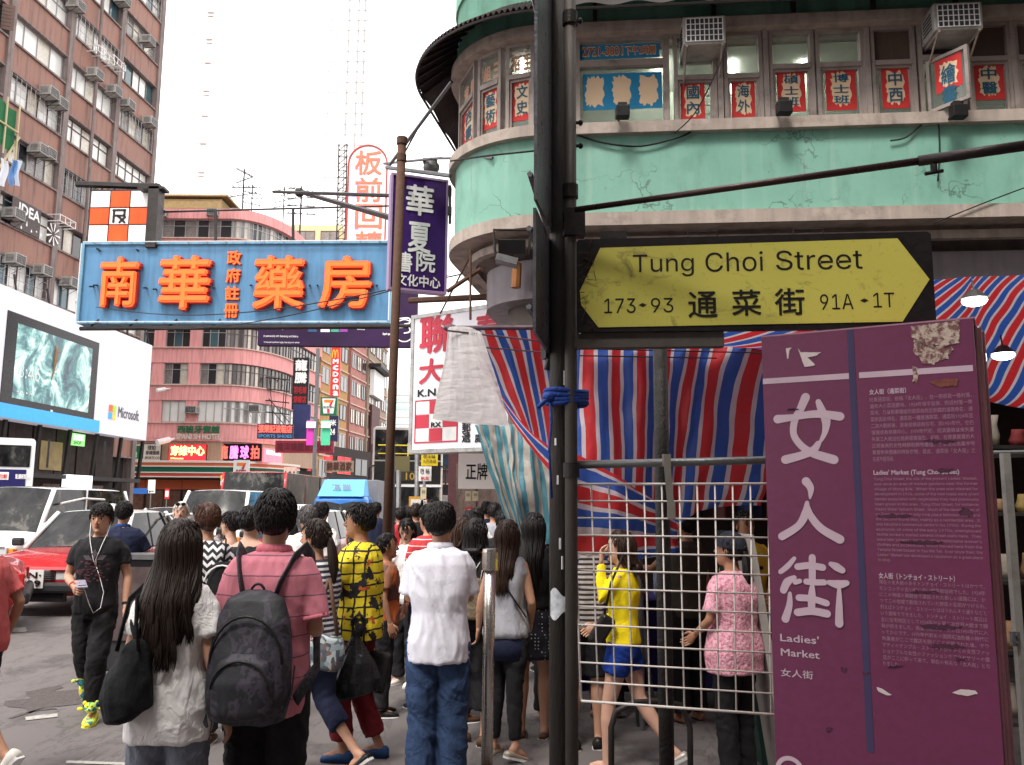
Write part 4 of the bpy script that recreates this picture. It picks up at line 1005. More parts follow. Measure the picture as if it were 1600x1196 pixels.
defs=[(1053,1120,'國內',.16,.72,.12),(1131,1192,'海外',.2,.8,.12),(1202,1273,'碩士班',.18,.8,.2),(1276,1352,'博士班',.2,.82,.2),(1362,1432,'中西',.24,.84,.2),(1512,1582,'中醫',.16,.84,.3),(1588,1700,None,0,0,0)]
for i,(x0,x1,ch,p0,p1,q0) in enumerate(defs):
    tt=tr-.10 if i in(0,1) else tr
    gwin(GF,au(x0),au(x1),W0,W1,tt,posterred if ch else None,ch or '',(p0,q0,p1,.97),'blind' if i>=4 else 'glass',None,i+1)
# wide window with the blue posters
a0,a1=au(900),au(1046); t2=GF.uv(970,101)[1]
mb=MB()
wb=[(a0,W0,a0+.05,W1),(a1-.05,W0,a1,W1),(a0+.05,W0,a1-.05,W0+.05),(a0+.05,W1-.05,a1-.05,W1),(a0+.05,t2-.04,a1-.05,t2+.04)]
for q in wb: GF.slab(mb,*q,-.06,.05)
wo=part('window',mb,wf,gb)
for y0,y1 in ((W0,t2),(t2,W1)):
    mb=MB(); GF.slab(mb,a0+.02,y0+.02,a1-.02,y1-.02,-.012,-.006); part('pane',mb,cg,wo)
x0,y0=GF.uv(911,173); x1,y1=GF.uv(1034,112); mb=MB(); GF.slab(mb,x0,y0,x1,y1,-.005,-.001); part('poster',mb,posterblue,wo)
for k,(u0,u1) in enumerate(((.02,.28),(.36,.62),(.70,.96))):
    part('poster_ground',blob(GF,x0+(x1-x0)*u0,y0+(y1-y0)*.06,x0+(x1-x0)*u1,y0+(y1-y0)*.96,k+3,0.0),postercream,wo)
x0,y0=GF.uv(903,94); x1,y1=GF.uv(1030,67); mb=MB(); GF.slab(mb,x0,y0,x1,y1,-.005,-.001); part('poster',mb,posterblue,wo)
x0_=x0+.05; 
for st,f0,f1 in (('2721-3831',.05,.56),('下午2時開',.58,.96)):
    letter(GF,0,0,0,0,st,postercream,wo,bold=.06,box=(x0+(x1-x0)*f0,y0+.03,x0+(x1-x0)*f1,y1-.02),h=.002)
    letter(GF,0,0,0,0,st,M('poster_brown_letter',(.35,.08,.03),.5),wo,bold=.01,box=(x0+(x1-x0)*f0+.01,y0+.045,x0+(x1-x0)*f1-.01,y1-.035),h=.006)
# open casement with 繪畫 poster
a0,a1=au(1436),au(1508); mb=MB()
for q in ((a0,W0,a0+.05,W1),(a1-.05,W0,a1,W1),(a0+.05,tr+.02,a1-.05,tr+.08),(a0+.05,W0,a1-.05,W0+.04)): GF.slab(mb,*q,-.06,.05)
wo=part('window',mb,wf,gb,label='open window with a swung out sash')
mb=MB(); GF.slab(mb,a0+.05,tr+.08,a1-.05,W1,-.03,-.02); part('pane',mb,g_dark,wo)
ang=R(-52); u2=GF.u*math.cos(ang)-GF.n*math.sin(ang)
OP=Plane(GF.at(au(1448),0,.05)+GF.n*.0,u2); ow=.50
mb=MB(); s0,s1=W0+.03,tr-.02
for q in ((0,s0,.04,s1),(ow-.04,s0,ow,s1),(.04,s0,ow-.04,s0+.04),(.04,s1-.04,ow-.04,s1)): OP.slab(mb,*q,-.02,.02)
part('open_sash',mb,wf,wo); mb=MB(); OP.slab(mb,.04,s0+.04,ow-.04,s1-.04,-.004,0); part('pane',mb,cg,wo)
mb=MB(); OP.slab(mb,.1,s0+.2,.42,s1-.05,.001,.004); part('poster',mb,posterred,wo); part('poster_ground',blob(OP,.14,s0+.24,.38,s1-.09,9,.004),postercream,wo)
for i,ch in enumerate('繪畫'): letter(OP,0,0,0,0,ch,charblue,wo,bold=.018,box=(.17,s1-.12-.26*(i+1),.35,s1-.14-.26*i),h=.01)
# fluorescent tubes inside (lit)
tube_m=M('fluorescent_tube',(1,1,.95),.5,emit=16,var=0,bump=0)
for (px0,py0,px1,py1) in ((1158,64,1144,104),(1270,60,1252,98),(1032,68,1030,96),(815,95,818,125)):
    a=P(px0,py0,10.75); b=P(px1,py1,10.5); b.z=min(b.z,zlin-.05); mb=MB().tube([V((a.x,11.3,zlin-.06)),V((b.x,10.45,zlin-.06))],.022,8)
    tag(part('fluorescent_lamp',mb,tube_m),'lit fluorescent tube inside the green building, %s'%{1158:'over the second red poster from the left',1270:'between the two three-character posters',1032:'right end of the blue phone number poster',815:'above the rounded corner windows'}[px0],'lamp')
# --- curved corner windows
def curvept(px,py=150,extra=-.08):
    # point on the rounded wall under the photo ray
    d=ray(px,py); best=None
    for k in range(2000):
        a=-PI/2-.09-(PI*.53)*k/2000; q=V((CX+math.cos(a)*(RAD+extra),CY+math.sin(a)*(RAD+extra)))
        e=abs(q.x/q.y-d.x/d.y)
        if best is None or e<best[0]: best=(e,q)
        if best[0]<1e-3 and e>best[0]*3: break
    return best[1]
cw=[(836,792,'文史',.2,.98),(786,750,'藝術',.1,.9),(746,722,'西畫',.1,.9)]
for i,(xr,xl,ch,p0,p1) in enumerate(cw):
    a=curvept(xl,180); b=curvept(xr,150); pl=Plane.through(V((a.x,a.y,0)),V((b.x,b.y,0))); L=(b-a).length
    wo=gwin(pl,0,L,W0,W1,W0+(W1-W0)*.62,posterred,ch,(p0*.8,.22,p1*.95,.97),'glass',None,20+i)
    for k,c_ in enumerate(('招生','組三','音體')[i]):
        letter(pl,0,0,0,0,c_,M('peach_letter',(.6,.33,.22),.5),wo,bold=.05,box=(L*(.14+.42*k),W0+(W1-W0)*.70,L*(.46+.42*k),W0+(W1-W0)*.88),h=.0)
for xl,xr in ((705,719),):
    a=curvept(xl,190); b=curvept(xr,180); pl=Plane.through(V((a.x,a.y,0)),V((b.x,b.y,0))); L=(b-a).length; mb=MB(); pl.slab(mb,0,W0,L,W1,-.1,.03); part('window_pier',mb,cream,gb)
a=curvept(840,150); b=V((FPt[8].x,FPt[8].y)); pl=Plane.through(V((a.x,a.y,0)),V((GF.at(au(898),0).x,GF.at(au(898),0).y,0))); mb=MB(); pl.slab(mb,0,W0,.35,W1,-.1,.03); part('window_pier',mb,wf,gb)
for x in (1041,1125,1197,1356,1585):
    mb=MB(); GF.slab(mb,au(x-4),W0,au(x+4),W1,-.08,.07); part('mullion',mb,wf,gb)
# big air conditioners on the green building
aircon(GF,au(1094,80),GF.uv(1092,96)[1],'large white framed air conditioner sticking out above the leftmost single character poster window',1.0,.40,.50,.36,rail=wf,big=True)
aircon(GF,au(1474,50),GF.uv(1472,76)[1],'dirty cream air conditioner on struts near the right edge above the open window',1.0,.42,.54,.34,rail=cream,big=True)
# floodlights on the sill
def flood(px,py,label,s=1):
    q=GF.at(*GF.uv(px,py),.35); o=thing('floodlight',q,label,'floodlight')
    part('housing',MB().box(q,(.17*s,.12,.15*s)),black,o,bevel=.01); part('heat_sink',MB().box(q+V((0,.02,.1*s)),(.11*s,.08,.06*s)),dark,o)
    part('bracket',MB().tube([q,q+V((-.03,.1,.0)),GF.at(*GF.uv(px-6,py+4),.08)],.015,6),dark,o)
flood(971,196,'small black floodlight under the blue poster window',.95); flood(1215,190,'small black floodlight under the three-character poster windows'); flood(1478,196,'tilted black floodlight under the open casement window')
# cables on the teal wall
def cable(name,pts,r,mat,label,cat='cable'):
    mb=MB(); P_=[V(p) for p in pts]; out=[]
    for i in range(len(P_)-1):
        p0=P_[max(i-1,0)];p1=P_[i];p2=P_[i+1];p3=P_[min(i+2,len(P_)-1)]
        for k in range(6):
            t=k/6; out.append(.5*((2*p1)+(p2-p0)*t+(2*p0-5*p1+4*p2-p3)*t*t+(3*p1-p0-3*p2+p3)*t**3))
    out.append(P_[-1]); mb.tube(out,r,5); return tag(part(name,mb,mat,smooth=True),label,cat)
gp=lambda px,py,h=.14: GF.at(*GF.uv(px,py),h)
cable('cable',[gp(900,218),gp(945,231),gp(1000,236),gp(1060,222),gp(1080,212)],.012,black,'thick black cable sagging on the mint wall under the blue poster window')
cable('cable',[gp(900,205),gp(1000,212),gp(1180,205),gp(1420,197)],.018,M('teal_pipe',(.08,.22,.17),.5),'thin painted conduit running below the window sill of the mint wall')
cable('cable',[gp(1385,228),gp(1410,222),gp(1440,198),gp(1462,190)],.010,black,'short looping black cable left of the tilted floodlight')
cable('cable',[gp(1459,200),gp(1461,240),gp(1458,290)],.010,black,'black cable hanging straight down from the tilted floodlight')
cable('cable',[gp(1050,225,.3),gp(1085,190,.35),gp(1128,105,.5)],.008,black,'thin wire rising past the first poster to the white air conditioner')
cable('cable',[gp(1448,358,.2),gp(1530,325,.2),gp(1610,295,.2)],.008,black,'thin wire slanting up at the right end of the mint wall')
cable('cable',[P(704,252,10.6),P(760,244,9.8),P(836,236,9.6)],.012,black,'black cable following the rounded corner below the sill')
# underside lamps & junk near the corner
o=thing('floodlight',P(800,395,9.6),'large black floodlight hanging under the rounded corner','floodlight')
q=P(800,385,9.9); part('housing',MB().box(q,(.32,.25,.16),Matrix.Rotation(R(20),3,'X')),black,o); part('yoke',MB().tube([q+V((-.2,0,-.1)),q+V((-.22,0,.2)),q+V((.22,0,.2)),q+V((.2,0,-.1))],.018,6),dark,o)
part('box',MB().box(P(792,408,9.9),(.26,.2,.08),Matrix.Rotation(R(14),3,'Y')),galv,o)
tag(part('drain_pipe',MB().tube([P(808,412,10.35),P(806,450,10.35)],.06,8),M('ochre_pipe',(.3,.12,.04),.5)),'short orange brown pipe below the hanging floodlight','pipe')
tag(part('cable_strut',MB().tube([P(735,390,10.2),P(735,500,10.2)],.015,6).tube([P(700,455,10.6),P(752,420,10.2)],.03,6).tube([P(688,490,11),P(735,400,10.2)],.012,5),rust),'thin rusty struts under the left of the rounded corner','strut')
tag(part('banner',MB().grid(lambda s,t_: P(832+2+18*s*(.15+.85*t_),418+90*t_,9.4),3,6),M('cyan_banner',(.06,.5,.8),.6)),'narrow cyan banner strip hanging beside the main pole','banner')
# strut from the awning to the rusty post and bracket over the purple sign
tag(part('steel_strut',MB().tube([P(606,262,12.2),P(706,128,10.6)],.025,6).tube([P(600,256,12.5),P(690,247,11.4)],.02,6).tube([P(604,262,12.1),P(704,275,11)],.03,6).tube([P(672,248,11.6),P(770,247,10.2)],.018,6),galv),'pale steel strut rising from the rusty post to the awning','strut')
o=thing('floodlight',P(674,262,11.8),'round floodlight on the bracket above the purple sign','floodlight')
part('housing',MB().ell(P(674,262,11.8),(.12,.12,.11),10,8),galv,o,smooth=True); part('cap',MB().box(P(672,252,11.8),(.2,.1,.06)),dark,o)
# ================================================================ purple hanging sign
pur=M('purple_sign',(.045,.012,.12),.4,var=.1,streak=.1)
PS=Plane.through(P(608,370,11.85),P(700,370,12.15)); 
ps=flatsign('hanging_sign',PS,(612,279,696,453),'purple vertical sign with white brush characters 華夏書院','hanging sign',pur,[],depth=.14,fr_mat=M('sign_rim',(.35,.25,.4),.5))
for ch,bx in (('華',(634,290,678,338)),('夏',(637,348,673,396)),('書',(622,394,644,426)),('院',(650,393,680,426))): letter(PS,*bx,ch,white,ps,bold=.02,res=3,h=.01)
for ch,bx in (('文化中心',(618,430,688,449)),): letter(PS,*bx,ch,white,ps,bold=.025,res=3,h=.01)
tag(part('sign_clamp',MB().box(P(703,300,11.6),(.05,.06,.12)).box(P(703,330,11.6),(.05,.06,.12)).tube([P(703,290,11.6),P(703,350,11.6)],.02,6),dark),'small dark clamp on the right edge of the purple sign','clamp')
# ================================================================ white and red pharmacy light box
KP=Plane.through(P(641,590,13.6),P(818,590,12.4))
ks=flatsign('light_box_sign',KP,(646,487,812,700),'white light box sign with red characters and a red checkered cross','shop sign',M('light_box_white',(.74,.72,.76),.4,var=.03,scale=.7,emit=.12,bump=0),[],depth=.35,inset=.06,fr_mat=M('silver_frame',(.35,.34,.33),.3,metal=.6,var=.3,dirt=.6))
kr=M('pharmacy_red',(.55,.04,.07),.45,var=.05)
for ch,bx in (('聯',(656,492,712,552)),('春',(742,489,784,540)),('大',(655,560,694,600)),('藥',(742,560,784,600))): letter(KP,*bx,ch,kr,ks,bold=.03,res=3,h=.01)
letter(KP,653,608,686,620,'K.N.',black,ks,bold=.03,h=.01); letter(KP,690,608,800,620,'DISPENSARY',black,ks,bold=.03,h=.01)
gx=[KP.uv(x,655)[0] for x in (650,671,692,714)]; gy=[KP.uv(680,y)[1] for y in (690,669,647,626)]
for i in range(3):
    for j in range(3):
        red_=(i,j) in ((0,1),(1,0),(2,1),(1,2))
        mb=MB(); KP.slab(mb,gx[i]+.005,gy[j]+.005,gx[i+1]-.005,gy[j+1]-.005,0,.008); part('cross_panel',mb,kr if red_ else white,ks)
mb=MB(); e=.02
for q in ((gx[0]-e,gy[0]-e,gx[0],gy[3]+e),(gx[3],gy[0]-e,gx[3]+e,gy[3]+e),(gx[0],gy[0]-e,gx[3],gy[0]),(gx[0],gy[3],gx[3],gy[3]+e)): KP.slab(mb,*q,0,.012)
part('cross_border',mb,kr,ks); letter(KP,674,660,690,668,'RX',black,ks,bold=.04,h=.014)
for st,bx in (('郵遞',(722,660,736,692)),('處',(742,676,756,692))): letter(KP,*bx,'\n'.join(st),black,ks,bold=.03,h=.01,line=.9)
tag(part('sign_rail',MB().tube([P(640,470,13.4),P(815,462,12.4)],.05,6),rust),'rusty steel rail above the white light box sign','rail')
# shop signs and shops behind (right side of the street)
SP=Plane.through(P(650,760,22),P(850,760,14))
mb=MB()
rs=thing('red_shop',P(760,800,16),'dark red shop front with red lit panels behind the bus stop','shop')
RPn=Plane((.3,15.5,0),(.9,-.05,0)); RPn=Plane.through(V((-1.35,20,0)),V((1.9,14.0,0)))
mb=MB(); RPn.slab(mb,-.5,0,9,5.6,-3,-.1); part('wall',mb,M('dark_red_wall',(.06,.018,.02),.7,var=.5),rs)
for k in range(4):
    mb=MB(); RPn.slab(mb,.1+k*1.7,2.9,1.7+k*1.7,4.3,-.1,.05+.02*(k%2)); part('fascia_panel',mb,M('crimson_glow',(.30,.02,.04),.4,var=.8,scale=1.5,emit=.15),rs)
for k in range(6):
    mb=MB(); RPn.slab(mb,.1+k*1.15,.2,1.15+k*1.15,2.6,-.1,-.03); part('shop_window',mb,M('shop_interior2',(.07,.045,.035),.3,var=.9,scale=2,emit=.05),rs)
for px,py0,py1 in ((662,762,780),(732,768,783),(743,768,783)):
    q=P(px,770,14.5); flatsign('paper_notice',Plane(q,(1,0,0)),(px-5,py0,px+4,py1),'small cream notice with faint print, %s'%{662:'hanging near the timetable boards',732:'left one of a pair under the white board',743:'right one of a pair under the white board'}[px],'notice',M('cream_paper',(.6,.52,.35),.7),[('通告',(.2,.5,.8,.8),dark,0)],depth=.02)
vsign(716,709,790,764,14,'white sign board with black characters 正牌 beside the teal striped sheet',M('ivory_board',(.75,.68,.64),.5,emit=.08,var=.04),[('正牌',(.16,.25,.62,.72),black,.015)],name='sign_board',cat='sign board')
vsign(658,709,684,728,16.5,'small yellow notice plate on the bus stop pole',yellow,[('巴士站',(.15,.6,.85,.9),dark,.02),('九巴路線',(.1,.2,.9,.5),dark,0)],depth=.03,name='bus_stop_plate',cat='bus stop sign')
vsign(654,729,674,752,16.8,'white and red bus stop plate below the yellow notice',white,[('巴 站',(.15,.5,.85,.85),black,.02),('BUS',(.2,.08,.8,.3),red,.03)],depth=.03,name='bus_stop_plate',cat='bus stop sign')
vsign(617,713,640,737,15.5,'dull olive plate on a grey pole',M('olive_plate',(.15,.13,.06),.6),[],depth=.03,name='sign_plate',cat='sign')
# timetable boards
for px0,px1,py0,py1,m,lab in ((638,664,776,868,M('ochre_case',(.55,.28,.04),.5),'ochre framed timetable board at the bus stop'),(656,668,780,812,M('red_case',(.5,.03,.03),.5),'small red framed timetable just right of the ochre one'),(727,751,793,850,M('red_case',(.5,.03,.03),.5),'red framed notice board behind the waiting crowd')):
    q=P(px0,800,15); pl=Plane(q,(1,0,0)); o=flatsign('timetable_board',pl,(px0,py0,px1,py1),lab,'notice board',m,[('路線 路線\n08:00 09:00\n10:00 11:00\n12:00 13:00',(.22,.35,.8,.9),dark,0)],depth=.08)
    a0,b1=pl.uv(px0,py0); a1,b0=pl.uv(px1,py1); mb=MB(); pl.slab(mb,a0+(a1-a0)*.15,b0+(b1-b0)*.06,a1-(a1-a0)*.15,b1-(b1-b0)*.05,0,.008); part('sheet',mb,M('timetable_paper',(.7,.7,.66),.6,var=.15,scale=3),o)
# ================================================================ posts in the middle
def post(px0,py0,px1,py1,Y,r,mat,label,base=True,name='post'):
    a=P(px0,py0,Y); b=P(px1,py1,Y)
    if base: b=V((b.x+(b.x-a.x)*(b.z/max(.01,(a.z-b.z))),Y,0))
    o=thing(name,(b.x,Y,0) if base else b,label,'post'); part('shaft',MB().tube([b,a],r,12),mat,o,smooth=True)
    return o,a,b
o,a,b=post(628,226,602,900,11.4,.06,rust,'tall rusty brown post leaning slightly, in front of the purple sign')
part('cap',MB().tube([a,a+V((0,0,.1))],.075,12),rust,o); part('collar',MB().tube([a-V((0,0,.25)),a-V((0,0,.15))],.07,12),rust,o)
part('hook',MB().tube([a-V((0,0,.2)),a+V((.15,0,.1)),a+V((.2,0,.2))],.012,5),dark,o)
for px,r_,top_,lab,Y in ((610,.055,680,'grey galvanised post right beside the rusty post, rounded top',11.5),(622,.04,735,'slim grey post with the dull olive plate on it',13.5),(651,.05,700,'grey post behind the white light box sign, carrying bus stop plates',17),(662,.03,742,'thin grey post close to the timetable boards',17.5)):
    post(px+1,top_,px,880,Y,r_,galv,lab)
o,a,b=post(766,858,761,1180,5.45,.036,M('stainless_steel',(.5,.47,.44),.25,metal=.9,var=.1,bump=.03),'polished stainless steel queue post with a wide cap in front of the girls',name='bollard')
part('cap',MB().tube([a+V((0,0,-.13)),a+V((0,0,-.02)),a+V((0,0,.0))],[.05,.05,.046],16),MAT['stainless_steel'],o,smooth=False)
part('foot',MB().tube([b,b+V((0,0,.1))],[.055,.05],12),rust,o)
# ================================================================ foreground: main pole and street name sign
pole_m=M('grimy_pole',(.052,.046,.042),.6,metal=.2,var=.45,scale=5,dirt=.9,stretch=(2,2,.4),bump=.3,bscale=40)
pole2=M('weathered_steel_pole',(.095,.082,.074),.6,metal=.3,var=.35,scale=5,dirt=.7,stretch=(2,2,.5))
def vert(px,py,Y):
    q=P(px,py,Y); return V((q.x,q.y,0))
mp=thing('street_pole',vert(876,900,3.62),'thick grimy dark round street pole in the foreground','pole')
qa=vert(876,1100,3.66); part('shaft',MB().tube([V((qa.x,qa.y,0)),V((qa.x,qa.y,5))],.047,24),pole_m,mp,smooth=True)
sp=thing('sign_post',vert(893,900,3.54),'slimmer brown grey steel post strapped to the right of the thick pole','pole')
qb=vert(893.5,1100,3.57); part('shaft',MB().tube([V((qb.x,qb.y,0)),V((qb.x,qb.y,5))],.026,20),pole2,sp,smooth=True)
for py,hh in ((30,.03),(300,.03),(352,.05),(735,.03)):
    z=P(890,py,3.57).z; mb=MB().tube([V((qb.x,qb.y,z-hh)),V((qb.x,qb.y,z+hh))],.034,16); part('clamp',mb,dark,sp)
for py in (33,192,228):
    z=P(890,py,3.57).z; part('bolt',MB().tube([V((qb.x-.02,qb.y,z)),V((qb.x+.05,qb.y,z))],.008,6).ell(V((qb.x+.045,qb.y,z)),(.012,.014,.014),8,5),black,sp)
z=P(905,348,3.55).z; part('bracket_plate',MB().box((qb.x+.015,qb.y-.01,z),(.09,.06,.12)),dark,sp)
# paper remnants on the pole
tag(part('torn_paper',MB().grid(lambda s,t_: V((qa.x,qa.y,P(876,945,3.6).z))+V((math.sin(-1.0+1.9*s)*.051,-math.cos(-1.0+1.9*s)*.051,(.06-.12*t_)*(.8+.3*math.sin(s*7)))),10,8),M('printed_paper',(.5,.52,.55),.7,var=.8,scale=30)),'torn printed paper stuck round the grimy pole','paper')
mb=MB()
for k,(px,py) in enumerate(((866,690),(868,750),(871,850),(878,880),(866,590))):
    q=V((qa.x,qa.y,P(px,py,3.6).z)); a=-.5+.2*k; mb.box(q+V((math.sin(a)*.048,-math.cos(a)*.048,0)),(.008,.003,.03+.008*k),Matrix.Rotation(a+.2*k,3,'Z'))
tag(part('paint_scrap',mb,white),'flakes of white paper left on the grimy pole','paper')
# blue cord
cordm=M('blue_cord',(.015,.05,.25),.6,var=.3,bump=.5,bscale=60)
mb=MB(); cx,cy=(qa.x+qb.x)/2+.002,(qa.y+qb.y)/2
for k in range(4):
    z=P(880,612+k*6,3.6).z
    mb.tube([V((cx+math.cos(t)*.088,cy+math.sin(t)*(.062),z+.006*math.sin(t*2+k))) for t in [2*PI*i/20 for i in range(21)]],.011,7)
z=P(855,622,3.6).z; q=V((cx-.075,cy-.05,z)); mb.ell(q,(.03,.02,.022),8,6); mb.tube([q,q+V((-.03,-.01,-.03)),q+V((-.045,0,-.045))],.010,6); mb.tube([q,q+V((.01,-.015,-.10)),q+V((.0,-.01,-.22)),q+V((.012,-.005,-.42))],.005,6)
tag(part('tied_cord',mb,cordm,smooth=True),'blue plastic cord knotted round the two foreground poles','cord')
# edge-on dark sign plates left of the pole
def oblique(px0,px1,pyt,pyb,Y0,Y1,label,mat):
    a=P(px0,300,Y0); b=P(px1,300,Y1); za=P(px0,pyt[0],Y0).z; zb_=P(px0,pyb[0],Y0).z; zc=P(px1,pyt[1],Y1).z; zd=P(px1,pyb[1],Y1).z
    o=thing('sign_plate',V((a.x,a.y,zb_)),label,'sign')
    e=V((b.x-a.x,b.y-a.y,0)).normalized(); n=V((e.y,-e.x,0))
    A=[V((a.x,a.y,za)),V((b.x,b.y,zc)),V((b.x,b.y,zd)),V((a.x,a.y,zb_))]; mb=MB().add(A+[p+n*.012 for p in A],[(0,1,2,3),(7,6,5,4),(0,4,5,1),(1,5,6,2),(2,6,7,3),(3,7,4,0)]); part('plate',mb,mat,o)
    for z in (za-.08,zb_+.1): part('rail',MB().tube([V((a.x,a.y,z))-n*.015,V((b.x,b.y,z))-n*.015],.012,5),galv,o)
    return o
plm=M('plate_back',(.13,.125,.14),.35,metal=.6,var=.3)
oblique(834,862,(-60,-60),(312,372),3.05,3.75,'dark metal sign plate seen almost edge on, upper one on the left of the pole',plm)
oblique(833,860,(325,385),(520,560),3.15,3.78,'dark metal sign plate seen almost edge on, lower one on the left of the pole',plm)
tag(part('conduit_junk',MB().box(V((qa.x-.05,qa.y+.02,P(850,540,3.6).z)),(.05,.05,.09),Matrix.Rotation(.4,3,'Z')).tube([V((qa.x-.06,qa.y,P(850,575,3.6).z)),V((qa.x-.02,qa.y,P(850,520,3.6).z))],.012,6).box(V((qa.x-.07,qa.y,P(848,515,3.6).z)),(.03,.05,.05)),black),'black clamps and a plastic clip on the left of the grimy pole','clamp')
# the street name sign
a=P(901,447,3.50); b=P(1459,437,3.36); SG=Plane.through(a,b,V((0,0,1)))
a0=0.0; a1=(V((b.x-a.x,b.y-a.y))).length; b1=SG.uv(1180,368)[1]; b0=SG.uv(1180,516)[1]
ss=thing('street_name_sign',SG.at(0,b0,0),'yellow arrow shaped street name sign reading Tung Choi Street on a black board','street sign')
def rrect(x0,y0,x1,y1,r,n=5):
    out=[]
    for cx_,cy_,s in ((x1-r,y1-r,0),(x0+r,y1-r,1),(x0+r,y0+r,2),(x1-r,y0+r,3)):
        for k in range(n+1):
            t=(s+k/n)*PI/2; out.append((cx_+r*math.cos(t),cy_+r*math.sin(t)))
    return out
mb=MB().prism(rrect(a0,b0,a1,b1,.018),SG.fr,SG.o-SG.n*.03,.03); part('board',mb,M('black_board',(.009,.006,.007),.5,var=.3,scale=9,dirt=.2,bump=.05),ss)
def signyellow():
    m,t,b=nodes('sign_yellow_film'); v=objvec(t)
    c=mixc(t,noise_out(t,3,6,v),(.43,.39,.06),(.54,.49,.09))
    c=mixc(t,ramp(t,noise_out(t,7,9,objvec(t,(1,1,1.6)),.78,.8),[(.56,0),(.68,.8)]),c,(.15,.125,.03))
    c=mixc(t,ramp(t,noise_out(t,60,3,v),[(.62,0),(.75,.5)]),c,(.2,.17,.05))
    t.links.new(c,b.inputs['Base Color']); b.inputs['Roughness'].default_value=.5; bump_noise(t,b,40,.06,.01,v); return m
U=lambda px,py: SG.uv(px,py)
ya=[U(906,455),U(938,388),U(1402,373),U(1452,437),U(1410,503),U(935,512),U(908,477)]
mb=MB().prism([(x,y) for x,y in ya][::-1],SG.fr,SG.o+SG.n*.0015,.0015); part('yellow_panel',mb,signyellow(),ss)
ink=M('sign_ink',(.012,.010,.010),.5,var=.1,bump=0)
def lb(px0,py0,px1,py1,st,bd,**k):
    return letter(SG,px0,py0,px1,py1,st,ink,ss,bold=bd,h=.004,res=4,**k)
# words follow the sign's own horizontal
def lsign(st,x0,x1,yt,yb,bd):
    # x0,x1 px; yt,yb px at the middle
    xm=(x0+x1)/2; A0=U(x0,(yt+yb)/2)[0]; A1=U(x1,(yt+yb)/2)[0]; B1=U(xm,yt)[1]; B0=U(xm,yb)[1]
    return letter(SG,0,0,0,0,st,ink,ss,bold=bd,h=.004,res=4,box=(A0,B0,A1,B1))
lsign('Tung',989,1084,398,433,0); lsign('Choi',1102,1192,394,425,0); lsign('Street',1212,1347,391,422,0)
for st,x0,x1,yt,yb in (('173',944,993,467,490),('93',1017,1052,466,489),('91A',1281,1333,460,484),('1T',1364,1397,458,481)): lsign(st,x0,x1,yt,yb,0)
for px,py in ((1004,477),(1350,470)):
    x,y=U(px,py); mb=MB().prism([(x-.016,y),(x,y-.008),(x+.016,y),(x,y+.008)],SG.fr,SG.o+SG.n*.004,.0008); part('lettering',mb,ink,ss)
for st,x0,x1,yt,yb in (('通',1075,1121,456,497),('菜',1143,1189,453,494),('街',1210,1257,451,493)): lsign(st,x0,x1,yt,yb,.012)
# dark steel beam below the sign, back post and top brackets
mb=MB(); SG.slab(mb,-.01,b0-.062,a1*.42,b0-.003,-.07,-.015); part('rail',mb,pole2,ss)
for px in (1090,1250): part('bracket',MB().tube([SG.at(U(px,0)[0]-.06,b1+.0,-.03),SG.at(U(px,0)[0]-.06,b1+.03,-.03),SG.at(U(px,0)[0]+.06,b1+.03,-.03),SG.at(U(px,0)[0]+.06,b1,-.03)],.004,5),dark,ss)
mb=MB(); SG.slab(mb,U(935,0)[0],b1,U(975,0)[0],b1+.035,-.06,-.01); part('bracket',mb,dark,ss)
mb=MB(); rr=random.Random(1)
for k in range(14):
    q=SG.at(-.0+rr.random()*.05,b0+rr.random()*(b1-b0),.01); mb.tube([q,q+V((.02+.03*rr.random(),-.01,.05*(rr.random()-.3))),q+V((.03*rr.random(),0,.1*rr.random()-.05))],.0015,4)
part('tie_wire',mb,rust,ss,kind='stuff')
bp,_,_=post(1031,520,1042,1196,3.95,.034,M('dark_back_post',(.026,.024,.022),.55,metal=.3,var=.5,scale=6,dirt=.6,bump=.4),'dark steel post behind the wire grid, holding up the street name sign',name='sign_post')
# long diagonal pole at the top right
mb=MB(); A=P(899,328,3.4); B=P(1436,252,2.95); Cc=P(1435,252,2.95); D=P(1640,222,2.8)
dp=thing('awning_pole',A,'long brown steel pole rising to the right across the mint wall','pole')
part('tube',MB().tube([A,B],[.012,.014],14),M('brown_steel_tube',(.06,.035,.033),.35,metal=.6,var=.3,dirt=.3),dp,smooth=True)
part('sleeve',MB().tube([Cc,D],.019,14),M('dark_sleeve',(.03,.022,.022),.4,metal=.5),dp,smooth=True)
q=P(1459,262,2.93); part('wing_screw',MB().tube([q+V((0,0,.01)),q-V((0,0,.02))],.012,8).tube([q+V((-.032,0,-.024)),q+V((.032,0,-.012))],.007,8),black,dp)
# horizontal rail
A=P(886,727,3.58); B=P(1205,719,3.75)
dirr=(P(1205,719,3.75)-A); B2=A+dirr*2.6
rl=thing('rail',A,'grey horizontal pipe rail above the wire grid','rail'); part('pipe',MB().tube([A,B2],.017,12),M('grey_pipe',(.14,.14,.14),.4,metal=.5,var=.25,dirt=.4),rl,smooth=True)
# wire grid panel -------------------------------------------------
gm=thing('wire_grid',P(905,1095,3.8),'cream coated wire grid display panel hooked on the pipe rail','wire grid')
gw=M('cream_wire',(.62,.56,.52),.4,metal=.1,var=.1,dirt=.25)
TL,TR,BL,BR=P(896,757,3.68),P(1228,756,3.66),P(908,1095,3.50),P(1232,1118,3.48)
